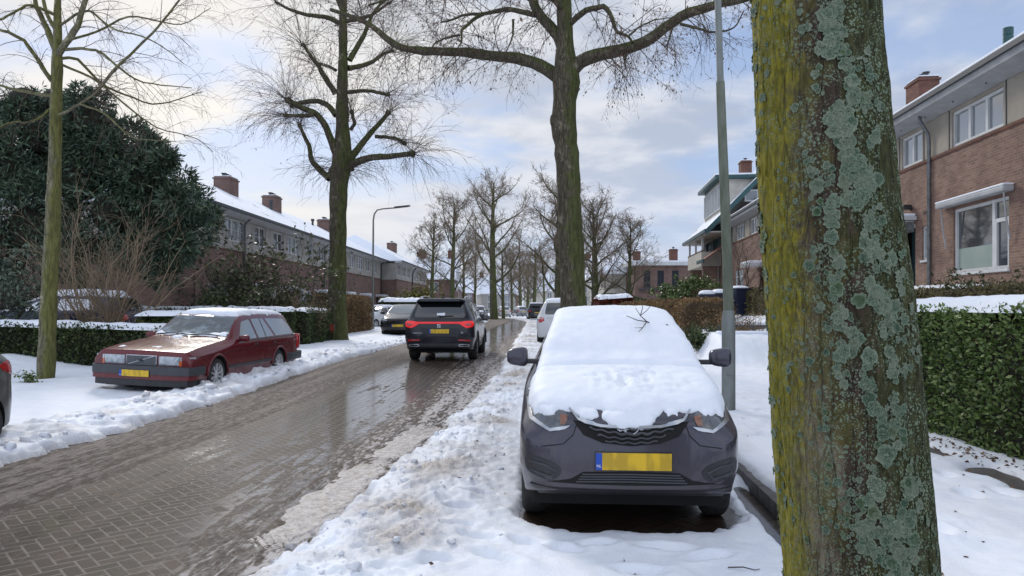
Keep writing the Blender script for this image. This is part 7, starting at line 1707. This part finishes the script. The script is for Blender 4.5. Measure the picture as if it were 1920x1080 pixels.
for i, (xx, yy) in enumerate(far_h):
    gable(['leftmost far roofline house behind all others', 'distant house behind the far brown house', 'distant house right behind the white far house', 'distant house between the corner house and street end', 'distant house behind the brick corner house', 'house roof just left of the balcony house, far back'][i], xx, yy, 12, 9, 5.2, 9.6, R(10 - 8 * i), 'brick2' if i % 2 else 'render2', 2, base=.2)
# ================================================================ street furniture and small things
M['lampgrey'] = nmat('weathered_grey_green_post', (0.205, 0.225, 0.215), (0.135, 0.15, 0.135), 3, .5, .1, squash=(2, 2, .7), bump=.05)
M['lampgreen'] = nmat('algae_post', (0.15, 0.165, 0.125), (0.085, 0.10, 0.065), 5, .6, 0, squash=(2, 2, .5))
Y = 10.0; x0 = (1366 - 960) / F * Y
lp = thing('street_lamp', 'grey-green lamp post standing beside the snowy hatchback', 'street lamp', (x0, Y, .1), 0, 'street lamps')
ln = -.030
MB().lathe([(.10, -.2), (.10, .02), (.092, .03), (.090, 1.30), (.086, 1.34), (.075, 1.42), (.072, 1.43)], 24).build('base', M['lampgrey'], lp, sharp=40)
MB().tube([(0, 0, 1.40), (-.02, 0, 2.2), (-.06, 0, 3.2), (-.10, 0, 4.2), (-.112, 0, 4.55)], [.070, .068, .064, .060, .058], 20).build('pole', M['lampgreen'], lp, sharp=40)
MB().tube([(-.112, 0, 4.53), (-.113, 0, 4.60), (-.17, 0, 6.5), (-.19, 0, 7.2), (-.35, 0, 7.45), (-.7, 0, 7.5)], [.058, .046, .042, .04, .035, .03], 16).build('arm', M['lampgrey'], lp, sharp=40)
MB().bbox((-1.25, -.12, 7.44), (-.65, .12, 7.54), .03).build('lamp_head', M['gutter'], lp, sharp=40)
MB().bbox((-.045, -.098, .55), (.045, -.086, .85), .004).build('hatch', M['lampgrey'], lp)
Y = 42; x0 = (699 - 960) / F * Y
lp = thing('street_lamp', 'tall grey lamp post with curved arm on the left verge', 'street lamp', (x0, Y, .15), 0, 'street lamps')
MB().lathe([(.085, -.2), (.085, 1.2), (.06, 1.28)], 14).build('base', M['lampgrey'], lp, sharp=40)
MB().tube([(0, 0, 1.2), (.02, 0, 4.5), (.03, 0, 6.4), (.09, 0, 6.75), (.25, 0, 6.98), (.55, 0, 7.05), (1.45, 0, 7.12)], [.062, .055, .048, .046, .044, .042, .038], 12).build('pole', M['lampgrey'], lp, smooth=True)
hd = MB(); hd.prism([(1.25, -.13, 7.08), (2.0, -.10, 7.16), (2.15, 0, 7.18), (2.0, .10, 7.16), (1.25, .13, 7.08)], (0, 0, .09)); hd.build('lamp_head', M['gutter'], lp)
# wheelie bins on the garden terrace
def gzr(X, Y): return float(snow_right(np.array([X]), np.array([Y]))[0][0])
M['binb'] = nmat('navy_bin_plastic', (0.012, 0.018, 0.045), (0.02, 0.025, 0.05), 6, .45)
for i, (px, Y, lab) in enumerate([(1325, 28.2, 'dark bin under a thick snow cap, leftmost of three'), (1349, 28.5, 'dark bin half hidden by the lamp post, middle of three'), (1385, 28.0, 'navy wheeled bin with snow lid right of the lamp post')]):
    X = (px - 960) / F * Y; zb = gzr(X, Y) + .05; b = thing('wheelie_bin', lab, 'bin', (X, Y, zb), R(8 * i - 6), 'wheeled bins in the front garden')
    MB().add([(-.21, -.26, .06), (.21, -.26, .06), (.21, .20, .06), (-.21, .20, .06), (-.28, -.36, .98), (.28, -.36, .98), (.28, .32, .98), (-.28, .32, .98)], [(0, 3, 2, 1), (4, 5, 6, 7), (0, 1, 5, 4), (1, 2, 6, 5), (2, 3, 7, 6), (3, 0, 4, 7)]).build('body', M['binb'], b)
    MB().bbox((-.30, -.40, .985), (.30, .36, 1.06), .02).build('lid', M['binb'], b, sharp=40)
    MB().bbox((-.27, .36, .90), (.27, .44, .94), .01).build('handle', M['binb'], b)
    for sx in (-1, 1): MB().lathe([(0, -.03), (.1, -.03), (.1, .03), (0, .03)], 16, 'x', (sx * .25, .22, .1)).build('wheel', M['rubber'], b)
    bm = bmesh.new(); bmesh.ops.create_icosphere(bm, subdivisions=3, radius=1)
    for v in bm.verts: v.co = Vector((math.copysign(abs(v.co.x) ** .6, v.co.x) * .30, math.copysign(abs(v.co.y) ** .6, v.co.y) * .38, max(v.co.z, -.1) * (.10 if i == 2 else .16) + 1.06))
    me = bpy.data.meshes.new('snow_cap'); bm.to_mesh(me); bm.free(); linkme('snow_cap', me, M['snowc'], b, smooth=True)
# low garden walls
for (a, b, Y, z0, z1, lab) in [(4.98, 7.4, 17.75, .3, .90, 'low stone garden wall with snow on top, right of the lamp post'), (5.3, 8.2, 20.9, .5, 1.05, 'upper stone garden edging behind the dry stalks')]:
    w_ = thing('garden_wall', lab, 'wall', (a, Y, 0), 0)
    mb = MB(); mb.bbox((0, -.12, z0), (b - a, .12, z1), .02); mb.build('stones', M['stone'], w_)
    mb = MB(); mb.bbox((-.01, -.15, z1 + .002), (b - a, .14, z1 + .09), .04); mb.build('snow_cap', M['snowc'], w_, sharp=60)
rl = thing('garden_rail', 'thin dark wire rail above the snowy garden wall', 'rail', (5.1, 18.2, .68), 0)
MB().tube([(0, 0, .42), (1.8, 0, .42)], .016, 6).build('rail', M['gutter'], rl)
for q in (0.05, .9, 1.75): MB().tube([(q, 0, -.1), (q, 0, .42)], .016, 6).build('post', M['gutter'], rl)
# red scooter by the pollarded lime
X, Y = (606 - 960) / F * 28.2, 28.2
sc_ = thing('scooter', 'small red scooter parked left of the pollarded lime trunk', 'scooter', (X, Y, .2), R(160))
M['redp'] = paint('red_scooter_paint', (0.42, 0.012, 0.015), 0, .15)
for yy in (-.6, .6): 
    e = bpy.data.objects.new('wheel', None); COL.objects.link(e); e.parent = sc_; e.location = (0, yy, .22)
    MB().lathe([(.13, -.05), (.20, -.05), (.22, 0), (.20, .05), (.13, .05)], 18, 'x').build('tyre', M['rubber'], e, smooth=True); MB().lathe([(0, -.02), (.13, -.03), (.13, .03), (0, .02)], 14, 'x').build('rim', M['alloy'], e)
MB().bbox((-.14, -.75, .35), (.14, -.05, .72), .08).build('body', M['redp'], sc_, sharp=40); MB().bbox((-.17, .28, .30), (.17, .42, .95), .05).build('leg_shield', M['redp'], sc_, sharp=40); MB().bbox((-.15, -.1, .26), (.15, .36, .33), .02).build('footboard', M['black'], sc_)
MB().bbox((-.13, -.78, .725), (.13, -.08, .80), .04).build('seat', M['black'], sc_, sharp=40); MB().tube([(-.32, .28, 1.02), (0, .36, 1.0), (.32, .28, 1.02)], .02, 6).build('handlebar', M['black'], sc_); MB().tube([(0, .62, .22), (0, .40, .95), (0, .36, 1.0)], .03, 6).build('fork', M['alloy'], sc_)
# fallen leaves and bits on the snow
rng = np.random.default_rng(91); C = []
for i in range(170):
    Y = 3.2 + 9 * rng.random() ** 1.4; X = rng.uniform(-0.6, 4.6) * (0.5 + Y / 14)
    lx, ly = carlocal(X, Y)
    if abs(lx) < .95 and abs(ly) < 2.0 or X < float(road_r(Y)) + .2: continue
    C.append((X, Y, gzr(X, Y) + .006))
C = np.array(C); D = rng.normal(0, 1, C.shape) * (1, 1, .12); v, f = leaves(C, D, rng.uniform(.02, .055, len(C)), rng, .6, .5)
o_ = stuff(linkme('fallen_leaves', fastmesh('fallen_leaves', v, f), M['deadleaf'])); tag(o_, 'small dry brown leaves scattered on the snow near the camera', 'leaves')
C = []
for i in range(420):
    Y = rng.uniform(4.5, 9.4); X = 4.60 + .05 * (Y - 8) - abs(rng.normal(0, .22)); C.append((X, Y, gzr(X, Y) + .012))
C = np.array(C); D = rng.normal(0, 1, C.shape) * (1, 1, .3); v, f = leaves(C, D, rng.uniform(.025, .06, len(C)), rng, .6, .5)
o_ = stuff(linkme('leaf_litter', fastmesh('leaf_litter', v, f), M['deadleaf'])); tag(o_, 'rusty leaf litter along the foot of the right hedge', 'leaves')
for i, (px, py, a, L, lab) in enumerate([(1393, 1062, .3, .16, 'short dark twig lying on the snow in front of the grey hatchback'), (1010, 905, .2, .10, 'tiny twig on snow at the left front wheel of the grey hatchback')]):
    Y = 1.50 * F / (py - HZ); X = (px - 960) / F * Y; z = gzr(X, Y)
    o_ = MB().tube([(X - L * .5, Y + L * .15, z + .012), (X, Y, z + .022), (X + L * .4, Y - L * .12, z + .012), (X + L * .6, Y - L * .05, z + .014)], [.004, .004, .003, .002], 5).build('fallen_twig', M['twig']); tag(o_, lab, 'twig')
